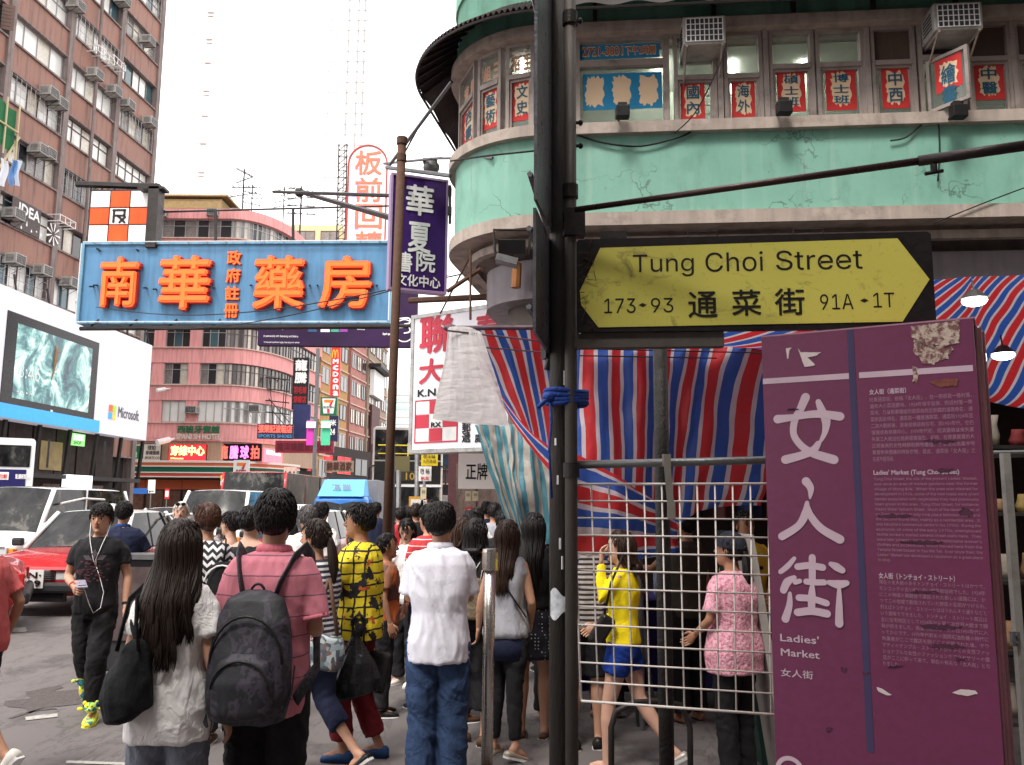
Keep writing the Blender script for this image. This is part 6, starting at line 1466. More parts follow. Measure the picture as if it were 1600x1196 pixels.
def car(name,label,cat,X,Y,rz,bodym,roofm,L=4.7,W=1.7,H=1.5,belt=.93,hood=.9,nose=.72,fb=.98,fr=.38,rr_=-1.05,rb=-1.6,trunk=.95,tail=.85,zl=.25,hwt=.62,plate=None,taxi=False,group=None,grille=True,open_door=False):
    o=thing(name,(X,Y,0),label,cat,group,rz=rz)
    hw=W/2; f=L/2
    S=[(-f,hw*.86,zl+.12,tail-.12),(-f+.06,hw*.95,zl+.02,tail),(-f+.35,hw*.99,zl,trunk-.02),(rb,hw,zl,trunk),(rb+.25,hw,zl,belt+.02),(0,hw,zl,belt+.01),(fb-.2,hw,zl,belt),(fb,hw*.995,zl,belt-.01),(fb+.15,hw*.99,zl,hood+.01),(f-.5,hw*.97,zl,hood-.04),(f-.12,hw*.93,zl+.02,nose),(f-.02,hw*.86,zl+.06,nose-.05),(f,hw*.8,zl+.14,nose-.14)]
    rings=[]
    for y,h,z0,z1 in S:
        m_=z0+(z1-z0)*.55
        half=[(0,z0),(h*.8,z0),(h*.97,z0+.06),(h,m_),(h*.985,z1-.08),(h*.93,z1-.015),(h*.6,z1+.01)]
        ring=[(x,y,z) for x,z in half]+[(0,y,z1+.02)]+[(-x,y,z) for x,z in half[:0:-1]]
        rings.append(ring)
    b=part('body',MB().ring_loft(rings),bodym,o,False,smooth=True); sm=b.modifiers.new('smooth','SUBSURF'); sm.levels=2; sm.render_levels=2
    # greenhouse
    hb=hw*.94; zr=H-.03; zb=belt-.03
    A=dict(fl=V((-hb,fb,zb)),frr=V((hb,fb,zb)),rl=V((-hb,rb,zb)),rr=V((hb,rb,zb)),FL=V((-hwt,fr,zr)),FR=V((hwt,fr,zr)),RL=V((-hwt,rr_,zr)),RR=V((hwt,rr_,zr)))
    def quad(p,q,r,s,nm,bow=.05):
        n_=(q-p).cross(s-p).normalized()
        def fn(u,v_):
            k=bow*(math.sin(PI*u)); return p.lerp(q,u).lerp(s.lerp(r,u),v_)+n_*k
        part(nm,MB().grid(fn,10,5),cargl,o,False,smooth=True)
    quad(A['frr'],A['fl'],A['FL'],A['FR'],'windscreen',.06); quad(A['rl'],A['rr'],A['RR'],A['RL'],'rear_window',.05)
    quad(A['fl'],A['rl'],A['RL'],A['FL'],'side_window',.02); quad(A['rr'],A['frr'],A['FR'],A['RR'],'side_window',.02)
    for p,q in (('fl','FL'),('frr','FR'),('rl','RL'),('rr','RR')): part('pillar',MB().tube([A[p],A[p].lerp(A[q],.5)+V((0,0,.01)),A[q]],.045,8),roofm,o,False,smooth=True)
    for sx,p,q,p2,q2 in ((-1,'fl','FL','rl','RL'),(1,'frr','FR','rr','RR')):
        for u in (.42,.78 if L>4.8 else .8):
            a=A[p].lerp(A[p2],u); c=A[q].lerp(A[q2],u); part('pillar',MB().tube([a,c],.035,6),roofm if u<.5 and not taxi else bumperm,o,False)
    R_=[]
    for y,k in ((rr_-.04,.9),(rr_+.1,1.0),((rr_+fr)/2,1.02),(fr-.1,1.0),(fr+.04,.92)):
        x=hwt+.03; z=H-.05+(.03 if k>=1 else 0)
        R_.append([(x*k,y,z-.03),(x*k*.97,y,z+.015),(x*.6,y,z+.04),(0,y,z+.05),(-x*.6,y,z+.04),(-x*k*.97,y,z+.015),(-x*k,y,z-.03),(0,y,z-.02)])
    ro=part('roof',MB().ring_loft(R_),roofm,o,False,smooth=True); sm=ro.modifiers.new('smooth','SUBSURF'); sm.levels=2; sm.render_levels=2
    for y in (f-.85,-f+.95):
        for s in (-1,1):
            c=V((s*(hw-.1),y,.31)); wo=part('wheel',MB().tube([c-V((.1,0,0)),c-V((.085,0,0)),c+V((.085,0,0)),c+V((.1,0,0))],[.27,.31,.31,.27],20),tyre,o,False,smooth=False)
            part('rim',MB().tube([c+V((s*.09,0,0)),c+V((s*.106,0,0))],[.19,.17],14),rim,wo,False)
            part('wheel_arch',MB().tube([c+V((s*.095,.36*math.cos(t),.36*math.sin(t)-.0)) for t in [PI*i/10 for i in range(11)]],.02,5),bumperm,o,False,smooth=True)
    # lights, grille, bumpers
    for s in (-1,1):
        part('headlight',MB().box((s*hw*.68,f-.045,nose-.13),(hw*.34,.1,.14)),lampg,o,False,bevel=.02); part('indicator',MB().box((s*hw*.9,f-.10,nose-.14),(.1,.14,.11)),lampo,o,False,bevel=.015)
        part('tail_light',MB().box((s*hw*.78,-f+.03,tail-.17),(hw*.34,.08,.16)),lampr,o,False,bevel=.015)
        mm=part('mirror',MB().box((s*(hw+.09),fb-.02,belt+.08),(.18,.1,.13)),bumperm if taxi else bodym,o,False,bevel=.03)
        part('door_line',MB().box((s*(hw+.002),.0,.60),(.006,.012,.62)).box((s*(hw+.002),fb-.12,.60),(.006,.012,.62)).box((s*(hw+.002),rb+.45,.62),(.006,.012,.5)),black,o,False)
        part('door_handle',MB().box((s*(hw+.012),.16,belt-.15),(.03,.16,.03)).box((s*(hw+.012),-.85,belt-.15),(.03,.16,.03)),chrome if not taxi else black,o,False)
    if grille:
        part('grille',MB().box((0,f-.02,nose-.13),(hw*1.02,.06,.13)),bumperm,o,False)
        mb=MB()
        for k in range(5): mb.box((0,f+.014,nose-.185+k*.027),(hw*.98,.01,.008))
        mb.box((0,f+.012,nose-.055),(hw*1.6,.03,.02)); part('grille_bar',mb,chrome,o,False)
    part('front_bumper',MB().box((0,f+.02,zl+.17),(W*.93,.16,.15)),bumperm,o,False,bevel=.04); part('rear_bumper',MB().box((0,-f-.01,zl+.2),(W*.93,.14,.16)),bumperm,o,False,bevel=.04)
    part('lower_grille',MB().box((0,f-.01,zl+.03),(W*.7,.1,.12)),black,o,False)
    if plate:
        pl=Plane((0,0,0),(-1,0,0)); pl.n=V((0,1,0)); po=part('number_plate',MB().box((plate[2],f+.11,zl+.30),(.36,.012,.26)),white,o,False)
        for i,st in enumerate(plate[:2]):
            me=text_mesh(st,.02); xs=[v.co.x for v in me.vertices]; ys=[v.co.y for v in me.vertices]; 
            for v in me.vertices: v.co.x=(v.co.x-(min(xs)+max(xs))/2)*.30/(max(xs)-min(xs)); v.co.y=(v.co.y-min(ys))*.09/(max(ys)-min(ys))
            me.materials.clear(); me.materials.append(black)
            part('lettering',me,None,po,False,mw=Matrix.Translation((plate[2],f+.118,zl+.31-.115*i))@Matrix(((-1,0,0,0),(0,0,1,0),(0,1,0,0),(0,0,0,1))))
    if taxi:
        part('roof_sign',MB().hloft([(0,(fr+rr_)/2+.3,H+.0,.18,.09),(0,(fr+rr_)/2+.3,H+.13,.15,.05)],12,4),white,o,False)
        me=text_mesh('TAXI',.02); xs=[v.co.x for v in me.vertices]
        for v in me.vertices: v.co.x=(v.co.x-(min(xs)+max(xs))/2)*.1; v.co.y*=.1
        me.materials.clear(); me.materials.append(black)
        part('lettering',me,None,o,False,mw=Matrix.Translation((0,(fr+rr_)/2+.3+.085,H+.03))@Matrix(((-1,0,0,0),(0,0,1,0),(0,1,0,0),(0,0,0,1))))
    return o
taxired=paint('taxi_red',(.42,.012,.018)); silver=paint('taxi_silver_roof',(.72,.71,.70)); vanw=paint('van_white',(.78,.77,.77)); lgrey=paint('light_silver',(.5,.5,.52))
tx=car('taxi','red taxi with silver white roof, facing the viewer, plate EN 929, rear door open','taxi',-7.08,15.15,R(180),taxired,silver,plate=('EN·','929',-0.14),taxi=True)
# open rear door of the taxi (nearside)
dx,dy=-6.52,16.15
mb=MB()
fr_=[(0,.9),(.1,1.42),(.35,1.46),(.95,1.40),(1.02,.95)]
ang=R(24); du=V((math.cos(ang)*.9,math.sin(ang)*.9,0)); 
mb.tube([V((dx,dy,z))+du*x for x,z in fr_]+[V((dx,dy,.92))],.03,7); part('open_door_frame',mb,silver,tx,True,smooth=True)
mb=MB(); e=V((du.y,-du.x,0)).normalized()*.05; A_=[V((dx,dy,z))+du*x for x,z in ((0,.35),(1.02,.35),(1.02,.95),(0,.92))]; mb.add(A_+[a+e for a in A_],[(0,1,2,3),(7,6,5,4),(0,4,5,1),(1,5,6,2),(2,6,7,3),(3,7,4,0)]); part('open_door',mb,silver,tx,True,bevel=.02)
car('taxi','dark red taxi cut off at the left edge, only its rear corner in view','taxi',-8.62,10.75,R(117),taxired,silver,taxi=True)
van=car('people_carrier','large white people carrier behind the red taxi','van',-9.62,17.75,R(180),vanw,vanw,L=4.9,W=1.86,H=1.92,belt=1.12,hood=1.08,nose=.92,fb=1.62,fr=.95,rr_=-2.1,rb=-2.34,trunk=1.12,tail=1.1,zl=.22,hwt=.74)
part('sunroof',MB().box((0,.2,1.94),(.9,.9,.02)),cargl,van,False,bevel=.01)
part('wind_deflector',MB().tube([(.87,.9,1.62),(.86,-.0,1.72),(.86,-.9,1.70)],.022,6),white,van,False)
part('wind_deflector',MB().tube([(-.87,.9,1.62),(-.86,-.0,1.72),(-.86,-.9,1.70)],.022,6),white,van,False)
car('car','silver car mostly hidden behind the white people carrier','car',-8.9,23.0,R(180),lgrey,lgrey)
mv=car('minivan','white minivan with a dark windscreen behind the crowd, left of the man in pink','van',-7.15,22.5,R(180),vanw,vanw,L=4.5,W=1.75,H=1.95,belt=1.15,hood=1.12,nose=.95,fb=1.9,fr=1.35,rr_=-2.0,rb=-2.15,trunk=1.1,tail=1.1,hwt=.72)
# red topped minibus
rbm=car('minibus','cream minibus with a red roof behind the white minivan','minibus',-7.9,29.5,R(180),M('cream_bus',(.6,.55,.42),.35),taxired,L=6.5,W=2.05,H=2.6,belt=1.35,hood=1.32,nose=1.1,fb=3.1,fr=2.95,rr_=-3.1,rb=-3.2,trunk=1.3,tail=1.3,hwt=.95)
car('taxi','red taxi with a lit TAXI roof sign behind the ponytailed woman','taxi',-4.55,19.0,R(176),taxired,silver,taxi=True)
# blue truck
tk=thing('truck',(-4.95,26.5,0),'blue lorry with a light blue wind deflector over the cab','lorry',rz=R(180),sc=.86)
bt=paint('truck_blue',(.03,.16,.48)); lt=M('deflector_blue',(.12,.42,.75),.4,var=.1)
part('cab',MB().hloft([(0,1,.5,1.0,.85),(0,1,1.2,1.0,.85),(0,1,1.3,1.0,.84),(0,.95,2.05,.92,.72),(0,.95,2.15,.85,.6)],24,6),bt,tk,False,smooth=False,bevel=.02)
part('windscreen',MB().add([(-.86,1.875,1.32),(.86,1.875,1.32),(.82,1.68,1.98),(-.82,1.68,1.98)],[(0,1,2,3)]),cargl,tk,False)
for s in (-1,1):
    part('side_window',MB().add([(s*1.01,1.5,1.32),(s*1.01,.6,1.32),(s*.94,.6,1.95),(s*.94,1.35,1.95)],[(0,1,2,3)]),cargl,tk,False); part('headlight',MB().box((s*.72,1.86,.78),(.3,.06,.16)),lampg,tk,False,bevel=.02)
    m_=part('mirror',MB().box((s*1.22,1.75,1.6),(.16,.08,.34)),black,tk,False,bevel=.02); part('wiper',MB().tube([(s*.3,1.89,1.34),(s*.05,1.84,1.6)],.012,5),black,tk,False)
    for y in (1.2,-2.8): part('wheel',MB().tube([(s*.78,y,.4),(s*.98,y,.4)],.4,18),tyre,tk,False)
part('wind_deflector',MB().ring_loft([[(-.78,1.7,2.15),(.78,1.7,2.15),(.78,.5,2.15),(-.78,.5,2.15)],[(-.70,1.0,2.72),(.70,1.0,2.72),(.70,.5,2.75),(-.70,.5,2.75)]]),lt,tk,False,bevel=.03)
part('grille',MB().box((0,1.87,.95),(1.3,.03,.2)),bumperm,tk,False); part('front_bumper',MB().box((0,1.9,.5),(1.95,.14,.24)),white,tk,False,bevel=.03)
part('cargo_box',MB().box((0,-1.9,1.75),(2.0,3.9,2.0)),M('cargo_grey',(.2,.2,.22),.5,var=.2),tk,False,bevel=.02); part('chassis',MB().box((0,-1,.6),(1.2,5.5,.3)),black,tk,False)
me=text_mesh('漢業',.03); xs=[v.co.x for v in me.vertices]
for v in me.vertices: v.co.x=(v.co.x-(min(xs)+max(xs))/2)*.35; v.co.y*=.35
me.materials.clear(); me.materials.append(white)
part('lettering',me,None,tk,False,mw=Matrix.Translation((0,1.42,2.33))@Matrix.Rotation(R(-38),4,'X')@Matrix(((-1,0,0,0),(0,0,1,0),(0,1,0,0),(0,0,0,1))))
# double decker bus, seen from behind/front in the street
bs=thing('double_decker_bus',(-4.35,36,0),'dark double decker bus with large upper windscreen waiting in the street','bus',rz=R(187))
W2,Hh,Lb=1.25,4.45,10.5
busb=M('bus_cream_body',(.55,.5,.45),.35,var=.1,coat=.3,dirt=.3); busd=M('bus_dark_panel',(.02,.018,.018),.35,var=.4,coat=.3)
part('body',MB().ring_loft([[(-W2,y,z0),(W2,y,z0),(W2,y,z1),(W2*.93,y,z1+.1),(-W2*.93,y,z1+.1),(-W2,y,z1)] for y,z0,z1 in ((-Lb/2,.4,4.25),(Lb/2-.12,.35,4.3))]),busb,bs,False,bevel=.05)
fy=Lb/2-.12
def bq(x0,z0,x1,z1,m,nm,y=0,d=.03): return part(nm,MB().box(((x0+x1)/2,fy+d/2+y,(z0+z1)/2),(x1-x0,d,z1-z0)),m,bs,False,bevel=.01)
bq(-W2*.95,2.35,W2*.95,3.15,busd,'front_panel'); bq(-W2*.94,3.2,W2*.94,4.28,cargl,'upper_windscreen'); bq(-W2*.92,1.05,W2*.92,2.25,cargl,'windscreen'); bq(-W2*.97,.4,W2*.97,1.0,busd,'lower_panel')
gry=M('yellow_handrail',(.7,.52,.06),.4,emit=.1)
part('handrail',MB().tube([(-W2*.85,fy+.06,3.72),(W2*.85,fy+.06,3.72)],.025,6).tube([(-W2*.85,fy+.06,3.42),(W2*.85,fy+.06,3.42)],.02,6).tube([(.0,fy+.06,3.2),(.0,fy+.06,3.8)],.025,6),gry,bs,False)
for x_ in (.55,-.1): part('seat',MB().box((x_,fy+.04,3.4),(.4,.02,.35)),busd,bs,False)
bq(-.42,2.45,.8,2.8,M('destination_display',(.05,.045,.03),.3,emit=.02),'destination_board',.02)
me=text_mesh('104',.02); xs=[v.co.x for v in me.vertices]
for v in me.vertices: v.co.x=(v.co.x-(min(xs)+max(xs))/2)*.4; v.co.y*=.35
me.materials.clear(); me.materials.append(M('dim_amber',(.35,.22,.05),.5,emit=.1)); part('lettering',me,None,bs,False,mw=Matrix.Translation((-.2,fy+.06,2.5))@Matrix(((-1,0,0,0),(0,0,1,0),(0,1,0,0),(0,0,0,1))))
for s in (-1,1):
    part('wing_mirror',MB().tube([(s*W2*.95,fy,3.0),(s*(W2+.1),fy+.35,2.9),(s*(W2+.1),fy+.38,2.3)],.03,6).box((s*(W2+.1),fy+.38,2.15),(.2,.1,.38)),black,bs,False); part('headlight',MB().box((s*.95,fy+.03,.7),(.3,.05,.2)),lampg,bs,False,bevel=.02)
    part('roof_edge',MB().tube([(s*W2*.97,fy,4.34),(s*W2*.97,fy,.6)],.04,6),busb,bs,False)
    for y in (3.2,-3): part('wheel',MB().tube([(s*.95,y,.5),(s*1.24,y,.5)],.5,18),tyre,bs,False)
for z_ in (1.6,3.7):
    for k in range(6): part('side_window',MB().box((-W2-.01,-4.2+k*1.55,z_),(.03,1.4,.85)),cargl,bs,False)
part('lower_trim',MB().box((0,fy+.03,2.28),(W2*1.94,.05,.08)),white,bs,False)
# coach at the left edge
ch=thing('coach',(-16.5,27,0),'white coach with a dark blue advertising panel at the left edge','coach')
CPp=Plane(V((P(53,730,27).x,27,0)),(.873,.487,0)); a0=CPp.uv(-80,730)[0]; a1=CPp.uv(53,730)[0]; zt_=CPp.uv(30,685)[1]; zb_=CPp.uv(30,768)[1]
part('body',MB().prism(rrect(a0,.5,a1,zt_,.12),CPp.fr,CPp.o-CPp.n*2.5,2.5),vanw,ch)
zc=CPp.uv(30,730)[1]; mb=MB(); CPp.slab(mb,a0,zc,a1-.12,zt_-.22,0,.02); part('side_window',mb,cargl,ch)
mb=MB(); CPp.slab(mb,a0,CPp.uv(30,763)[1],a1-.2,zc-.08,0,.02); part('advert_panel',mb,M('advert_navy',(.02,.018,.10),.4),ch)
mb=MB(); CPp.slab(mb,a0,CPp.uv(10,750)[1],CPp.uv(13,750)[0],CPp.uv(10,738)[1],.02,.03); part('advert_panel',mb,white,ch); letter(CPp,0,741,11,748,'巴士廣告',red,ch,h=.04,bold=.03)
letter(CPp,24,741,46,749,'點讀輕鬆學',white,ch,h=.03,bold=.02)
for q in range(3): part('window_pillar',MB().box(CPp.at(a0+1+q*1.6,(zc+zt_)/2,.02),(.06,.02,zt_-zc)),black,ch)
for x in (a0+1.2,a1-1.3): part('wheel',MB().tube([CPp.at(x,.45,-.3),CPp.at(x,.45,.05)],.45,18),tyre,ch)
# litter bin / newspaper stand by the striding man
o=thing('magazine_rack',(-3.05,8.9,0),'dark topped magazine rack with framed pictures behind the striding man','rack')
c=P(222,930,9.0); part('frame',MB().box((c.x,9.0,.55),(.62,.3,1.1)),bumperm,o,bevel=.02); part('top',MB().box((c.x,8.98,1.12),(.68,.36,.05)),galv,o)
pl=Plane((c.x-.3,8.84,0),(1,0,0)); mb=MB(); pl.slab(mb,.04,.3,.56,1.02,0,.01); part('poster',mb,M('dim_poster',(.10,.07,.07),.5,var=.9,scale=6),o)
# ================================================================ people
SKIN=M('skin',(.50,.27,.18),.5,var=.08,scale=6,bump=.05,bscale=200); SKINP=M('fair_skin',(.58,.34,.25),.5,var=.08,scale=6,bump=.05,bscale=200); SKIND=M('tanned_skin',(.36,.18,.11),.5,var=.1,scale=6,bump=.05,bscale=200)
def hairmat(name,c,r=.42):
    m,t,b=nodes(name); v=objvec(t,(60,60,4)); f=noise_out(t,1,3,v); t.links.new(mixc(t,f,tuple(x*.4 for x in c),tuple(x*1.8 for x in c)),b.inputs['Base Color']); b.inputs['Roughness'].default_value=r; b.inputs['Specular IOR Level'].default_value=.22; bump_noise(t,b,1,.5,.01,v); return m
HB=hairmat('black_hair',(.010,.008,.008)); HBR=hairmat('brown_hair',(.035,.018,.012)); HG=hairmat('grey_hair',(.2,.19,.18)); HW=hairmat('white_hair',(.6,.57,.52)); HDB=hairmat('dark_brown_hair',(.02,.012,.009))
lip=M('lips',(.30,.09,.07),.45); eyew=M('eye_white',(.6,.57,.54),.3); eyeb=M('eye_dark',(.012,.008,.006),.2)
JOBS=[]
def rm(mb,name,mat,parent,voxel=.011,it=3,fold=0,seed=0,extra=None,fz=.45,label=None):
    o=part(name,mb,None,parent,False,label=label)
    r=o.modifiers.new('r','REMESH'); r.mode='VOXEL'; r.voxel_size=voxel; r.use_smooth_shade=True
    s=o.modifiers.new('s','SMOOTH'); s.factor=.5; s.iterations=it; r.show_viewport=s.show_viewport=False
    JOBS.append((o,mat,fold,seed,extra,fz)); return o
def finish_people():
    import numpy as np
    raw=[]
    for o,*_ in JOBS:
        for m in o.modifiers: m.show_viewport=True
        bpy.context.view_layer.update(); dg=bpy.context.evaluated_depsgraph_get()
        me=o.evaluated_get(dg).data; nv=len(me.vertices); nl=len(me.loops); npg=len(me.polygons)
        co=np.empty(nv*3,'f'); me.vertices.foreach_get('co',co); li=np.empty(nl,'i'); me.loops.foreach_get('vertex_index',li)
        ls=np.empty(npg,'i'); me.polygons.foreach_get('loop_start',ls); raw.append((co,li,ls))
        for m in o.modifiers: m.show_viewport=False
    new=[]
    for (o,*_),(co,li,ls) in zip(JOBS,raw):
        me=bpy.data.meshes.new(o.name); me.vertices.add(len(co)//3); me.vertices.foreach_set('co',co); me.loops.add(len(li)); me.loops.foreach_set('vertex_index',li)
        me.polygons.add(len(ls)); me.polygons.foreach_set('loop_start',ls); me.update(calc_edges=True); new.append(me)
    for (o,mat,fold,seed,extra,fz),me in zip(JOBS,new):
        if fold:
            S=V((seed*3.1,seed*1.7,0)); nn=noise.noise
            nv=len(me.vertices); co=np.empty(nv*3,'f'); no=np.empty(nv*3,'f'); me.vertices.foreach_get('co',co); me.vertices.foreach_get('normal',no)
            co=co.reshape(-1,3); no=no.reshape(-1,3); dd=np.empty(nv,'f')
            for i,(x,y,z) in enumerate(co.tolist()):
                q=V((x*7,y*7,z*7*fz+x*1.8))+S; w=nn(q*.8+V((9,9,9))); q2=V((q.x*1.9+w*2,q.y*1.9,q.z*2.6+q.x*1.5+w*2.5)); dd[i]=(1-abs(nn(q))*2.2)*.65+(1-abs(nn(q2))*2.6)*.42+nn(q*2.3+V((5,5,5)))*.35-.35; dd[i]=max(dd[i],-.45)
            co+=no*(dd*fold)[:,None]; me.vertices.foreach_set('co',co.ravel()); me.update()
        me.materials.clear(); me.materials.append(mat)
        if extra is not None:
            bm=bmesh.new(); bm.from_mesh(me); em=extra.mesh('x',True); bm.from_mesh(em); bm.to_mesh(me); bm.free(); bpy.data.meshes.remove(em)
        me.polygons.foreach_set('use_smooth',[True]*len(me.polygons))
        old=o.data; o.modifiers.clear(); o.data=me; me.name=old.name; bpy.data.meshes.remove(old)
def hand(mb,w,d,s,curl=.5,k=1.0,spread=.12):
    """w wrist, d pointing direction, s side (thumb side); joined fingers with a thumb"""
    d=V(d).normalized(); s=V(s); s=(s-d*s.dot(d)).normalized(); n=s.cross(d).normalized()   # n: back of the hand / palm axis
    w=V(w); 
    def ring(c,rs,rn,m=10): return [c+s*(math.cos(2*PI*j/m)*rs)+n*(math.sin(2*PI*j/m)*rn) for j in range(m)]
    mb.ring_loft([ring(w-d*.02*k,.024*k,.019*k),ring(w+d*.01*k,.028*k,.017*k),ring(w+d*.045*k,.040*k,.016*k),ring(w+d*.085*k,.040*k,.013*k),ring(w+d*.094*k,.034*k,.009*k)])
    for i,(off,ln) in enumerate(((.029,.068),(.010,.078),(-.010,.072),(-.028,.056))):
        p=w+d*.082*k+s*off*k; dd=(d+s*(off*spread*8)).normalized(); pts=[p]; ang=0
        for j,f in enumerate((.42,.32,.26)):
            ang+=curl*(.75+.2*i*.3); q=dd*math.cos(ang)+n*math.sin(ang); pts.append(pts[-1]+q*ln*f*k)
        mb.tube(pts,[.0090*k,.0085*k,.0076*k,.0052*k],7)
    p=w+d*.025*k+s*.030*k; a=(d*.75+s*.65).normalized(); b=(d*.95+s*.15+n*.45*min(1,curl*1.6)).normalized()
    mb.tube([p-a*.012*k,p+a*.032*k,p+a*.032*k+b*.030*k,p+a*.032*k+b*.052*k],[.012*k,.0115*k,.0095*k,.006*k],7)
def person(label,px,Y,rz,H,top=None,bottom=None,shoes=None,hair=None,arms={},legs={},face=False,head=(0,0),sex='m',skin=None,lean=0,vox=.013,voxc=.013,group=None,z=0,build=1.0,X=None,hy=0.0,glasses=False):
    skin=skin or SKIN
    if X is None: X=P(px,800,Y).x
    o=thing('person',(X,Y,z),label,'person',group,rz=R(rz),sc=H/1.72)
    fem=sex=='f'; sw=(.150 if fem else .172)*build
    prof=[(.80,.150,.108),(.90,.165,.118),(1.0,.145,.105),(1.08,.122,.095),(1.18,.130,.100),(1.27,.142,.118),(1.35,.15,.10),(1.41,.125,.075),(1.45,.06,.05)] if fem else \
         [(.80,.150,.108),(.90,.160,.115),(1.0,.150,.108),(1.08,.145,.102),(1.18,.160,.110),(1.28,.178,.118),(1.36,.180,.108),(1.42,.145,.08),(1.46,.065,.055)]
    prof=[(z_,a*build*(.95 if fem else .92),b*build*.97) for z_,a,b in prof]; CV=.93 if top and top.get('sleeve')!='none' else 1.0; CL=bool(bottom) and bottom['kind'] in('trousers','leggings','capri')
    L=R(lean)
    def TZ(p):
        p=V(p); t=min(1,max(0,(p.z-.85)/.3)); a=-L*t; q=p-V((0,0,.92)); return V((q.x,q.y*math.cos(a)-q.z*math.sin(a),q.y*math.sin(a)+q.z*math.cos(a)))+V((0,0,.92))
    def tz(mb): mb.v=[TZ(v) for v in mb.v]; return mb
    J={}
    for s,k in ((-1,'L'),(1,'R')):
        J['sh'+k]=TZ((s*(sw-.025),0,1.395)); a=arms.get(k)
        J['el'+k]=V((a[0][0]*.92,a[0][1],a[0][2])) if a else V((s*(sw+.035),-.03,1.12)); J['wr'+k]=V((a[1][0]*.95,a[1][1],a[1][2])) if a else V((s*(sw+.035),.04,.88)); J['cu'+k]=a[2] if a and len(a)>2 else .35
        l=legs.get(k); J['hi'+k]=V((s*.085,0,.88)); J['kn'+k]=V(l[0]) if l else V((s*.088,.015,.48)); J['an'+k]=V(l[1]) if l else V((s*.09,-.015,.085)); J['fo'+k]=(l[2],l[3]) if l and len(l)>3 else (-s*8,0)
    # ---- body
    mb=MB().hloft([(0,0,z_,a*(CV if z_>1.3 else .97),b*CV) for z_,a,b in prof],16,2.3)
    mb.tube([(0,-.012,1.40),(0,.0,1.47),(0,.012,1.55)],[.062,.053,.052],12); tz(mb)
    for k,s in (('L',-1),('R',1)):
        S,E,W_=J['sh'+k],J['el'+k],J['wr'+k]; kk=.9 if fem else 1.0
        mb.tube([S+(S-E).normalized()*.015,S.lerp(E,.3),S.lerp(E,.7),E,E.lerp(W_,.25),E.lerp(W_,.7),W_],[.048*kk*(.62 if CV<1 else 1),.050*kk*(.80 if CV<1 else 1),.042*kk,.036*kk,.038*kk,.029*kk,.023*kk],10)
        Hh,Kn,An=J['hi'+k],J['kn'+k],J['an'+k]
        mb.tube([Hh,Hh.lerp(Kn,.3),Hh.lerp(Kn,.75),Kn,Kn.lerp(An,.3),Kn.lerp(An,.7),An],[.078,.072,.050,.042,.044,.034,.030] if CL else [.088,.082,.062,.053,.056,.038,.032],12)
        yw,pt=J['fo'+k]; fr_=Matrix.Rotation(R(yw),3,'Z')@Matrix.Rotation(R(pt),3,'X')
        mb.tube([An,An+fr_@V((0,-.03,-.05)),],[.034,.030],8); mb.tube([An+fr_@V((0,-.035,-.05)),An+fr_@V((0,.06,-.045)),An+fr_@V((0,.13,-.062))],[.030,.034,.022],8)
    hb=TZ((0,.015+hy,1.605)); HM=Matrix.Translation(hb)@Matrix.Rotation(R(head[0]),4,'Z')@Matrix.Rotation(R(head[1])-L*.3,4,'X')
    def hp(p): return HM@V(p)
    secs=[(-.118,.024,.022,.050),(-.108,.040,.046,.040),(-.080,.056,.070,.022),(-.045,.066,.086,.008),(-.005,.074,.096,.0),(.040,.076,.099,-.004),(.080,.064,.086,-.008),(.106,.038,.052,-.010),(.116,.014,.02,-.010)]
    rings=[]
    for z_,rx,ry,yo in secs: rings.append([hp((rx*math.cos(2*PI*j/16),yo+ry*math.sin(2*PI*j/16),z_)) for j in range(16)])
    mb.ring_loft(rings)
    ex=MB()
    for s in (-1,1):
        R3=HM.to_3x3(); ex.ell(hp((s*.077,-.004,-.012)),(.012,.020,.032),8,6,R3)
    if face or True:
        ex.tube([hp((0,.086,.022)),hp((0,.098,-.004)),hp((0,.113,-.026)),hp((0,.094,-.036))],[.006,.009,.0125,.010],8); ex.ell(hp((-.012,.096,-.029)),(.009,.010,.008),6,5,HM.to_3x3()); ex.ell(hp((.012,.096,-.029)),(.009,.010,.008),6,5,HM.to_3x3())
        ex.ell(hp((0,.082,-.092)),(.022,.018,.016),8,5,HM.to_3x3())
    for k,s in (('L',-1),('R',1)):
        d=(J['wr'+k]-J['el'+k]).normalized(); side=V((0,1,0)) if abs(d.y)<.8 else V((0,0,1))
        if (arms.get(k) or ()) and len(arms[k])>3: side=V(arms[k][3])
        hm=MB(); hand(hm,J['wr'+k],d,side,J['cu'+k] if True else 0,.92 if fem else 1.0); ex.add(hm.v,hm.f)
    rm(mb,'body',skin,o,vox,3,0,0,ex)
    if face:
        R3=HM.to_3x3()
        for s in (-1,1):
            e=MB().ell(hp((s*.032,.083,.004)),(.014,.006,.006),8,5,R3); eo=part('eye',e,eyew,o,False,smooth=True); part('iris',MB().ell(hp((s*.032,.0875,.004)),(.0062,.003,.0058),8,5,R3),eyeb,eo,False)
            part('eyebrow',MB().tube([hp((s*.016,.090,.022)),hp((s*.034,.088,.028)),hp((s*.050,.077,.023))],[.003,.004,.002],5),hair[1] if hair and hair[1] is not HW else HG,o,False)
            part('eyelid',MB().tube([hp((s*.018,.089,.009)),hp((s*.032,.0895,.012)),hp((s*.046,.083,.008))],[.0022,.003,.002],5),HB,o,False)
        part('mouth',MB().ell(hp((0,.091,-.056)),(.023,.008,.0045),10,5,R3).ell(hp((0,.090,-.063)),(.018,.008,.005),10,5,R3),lip,o,False,smooth=True)
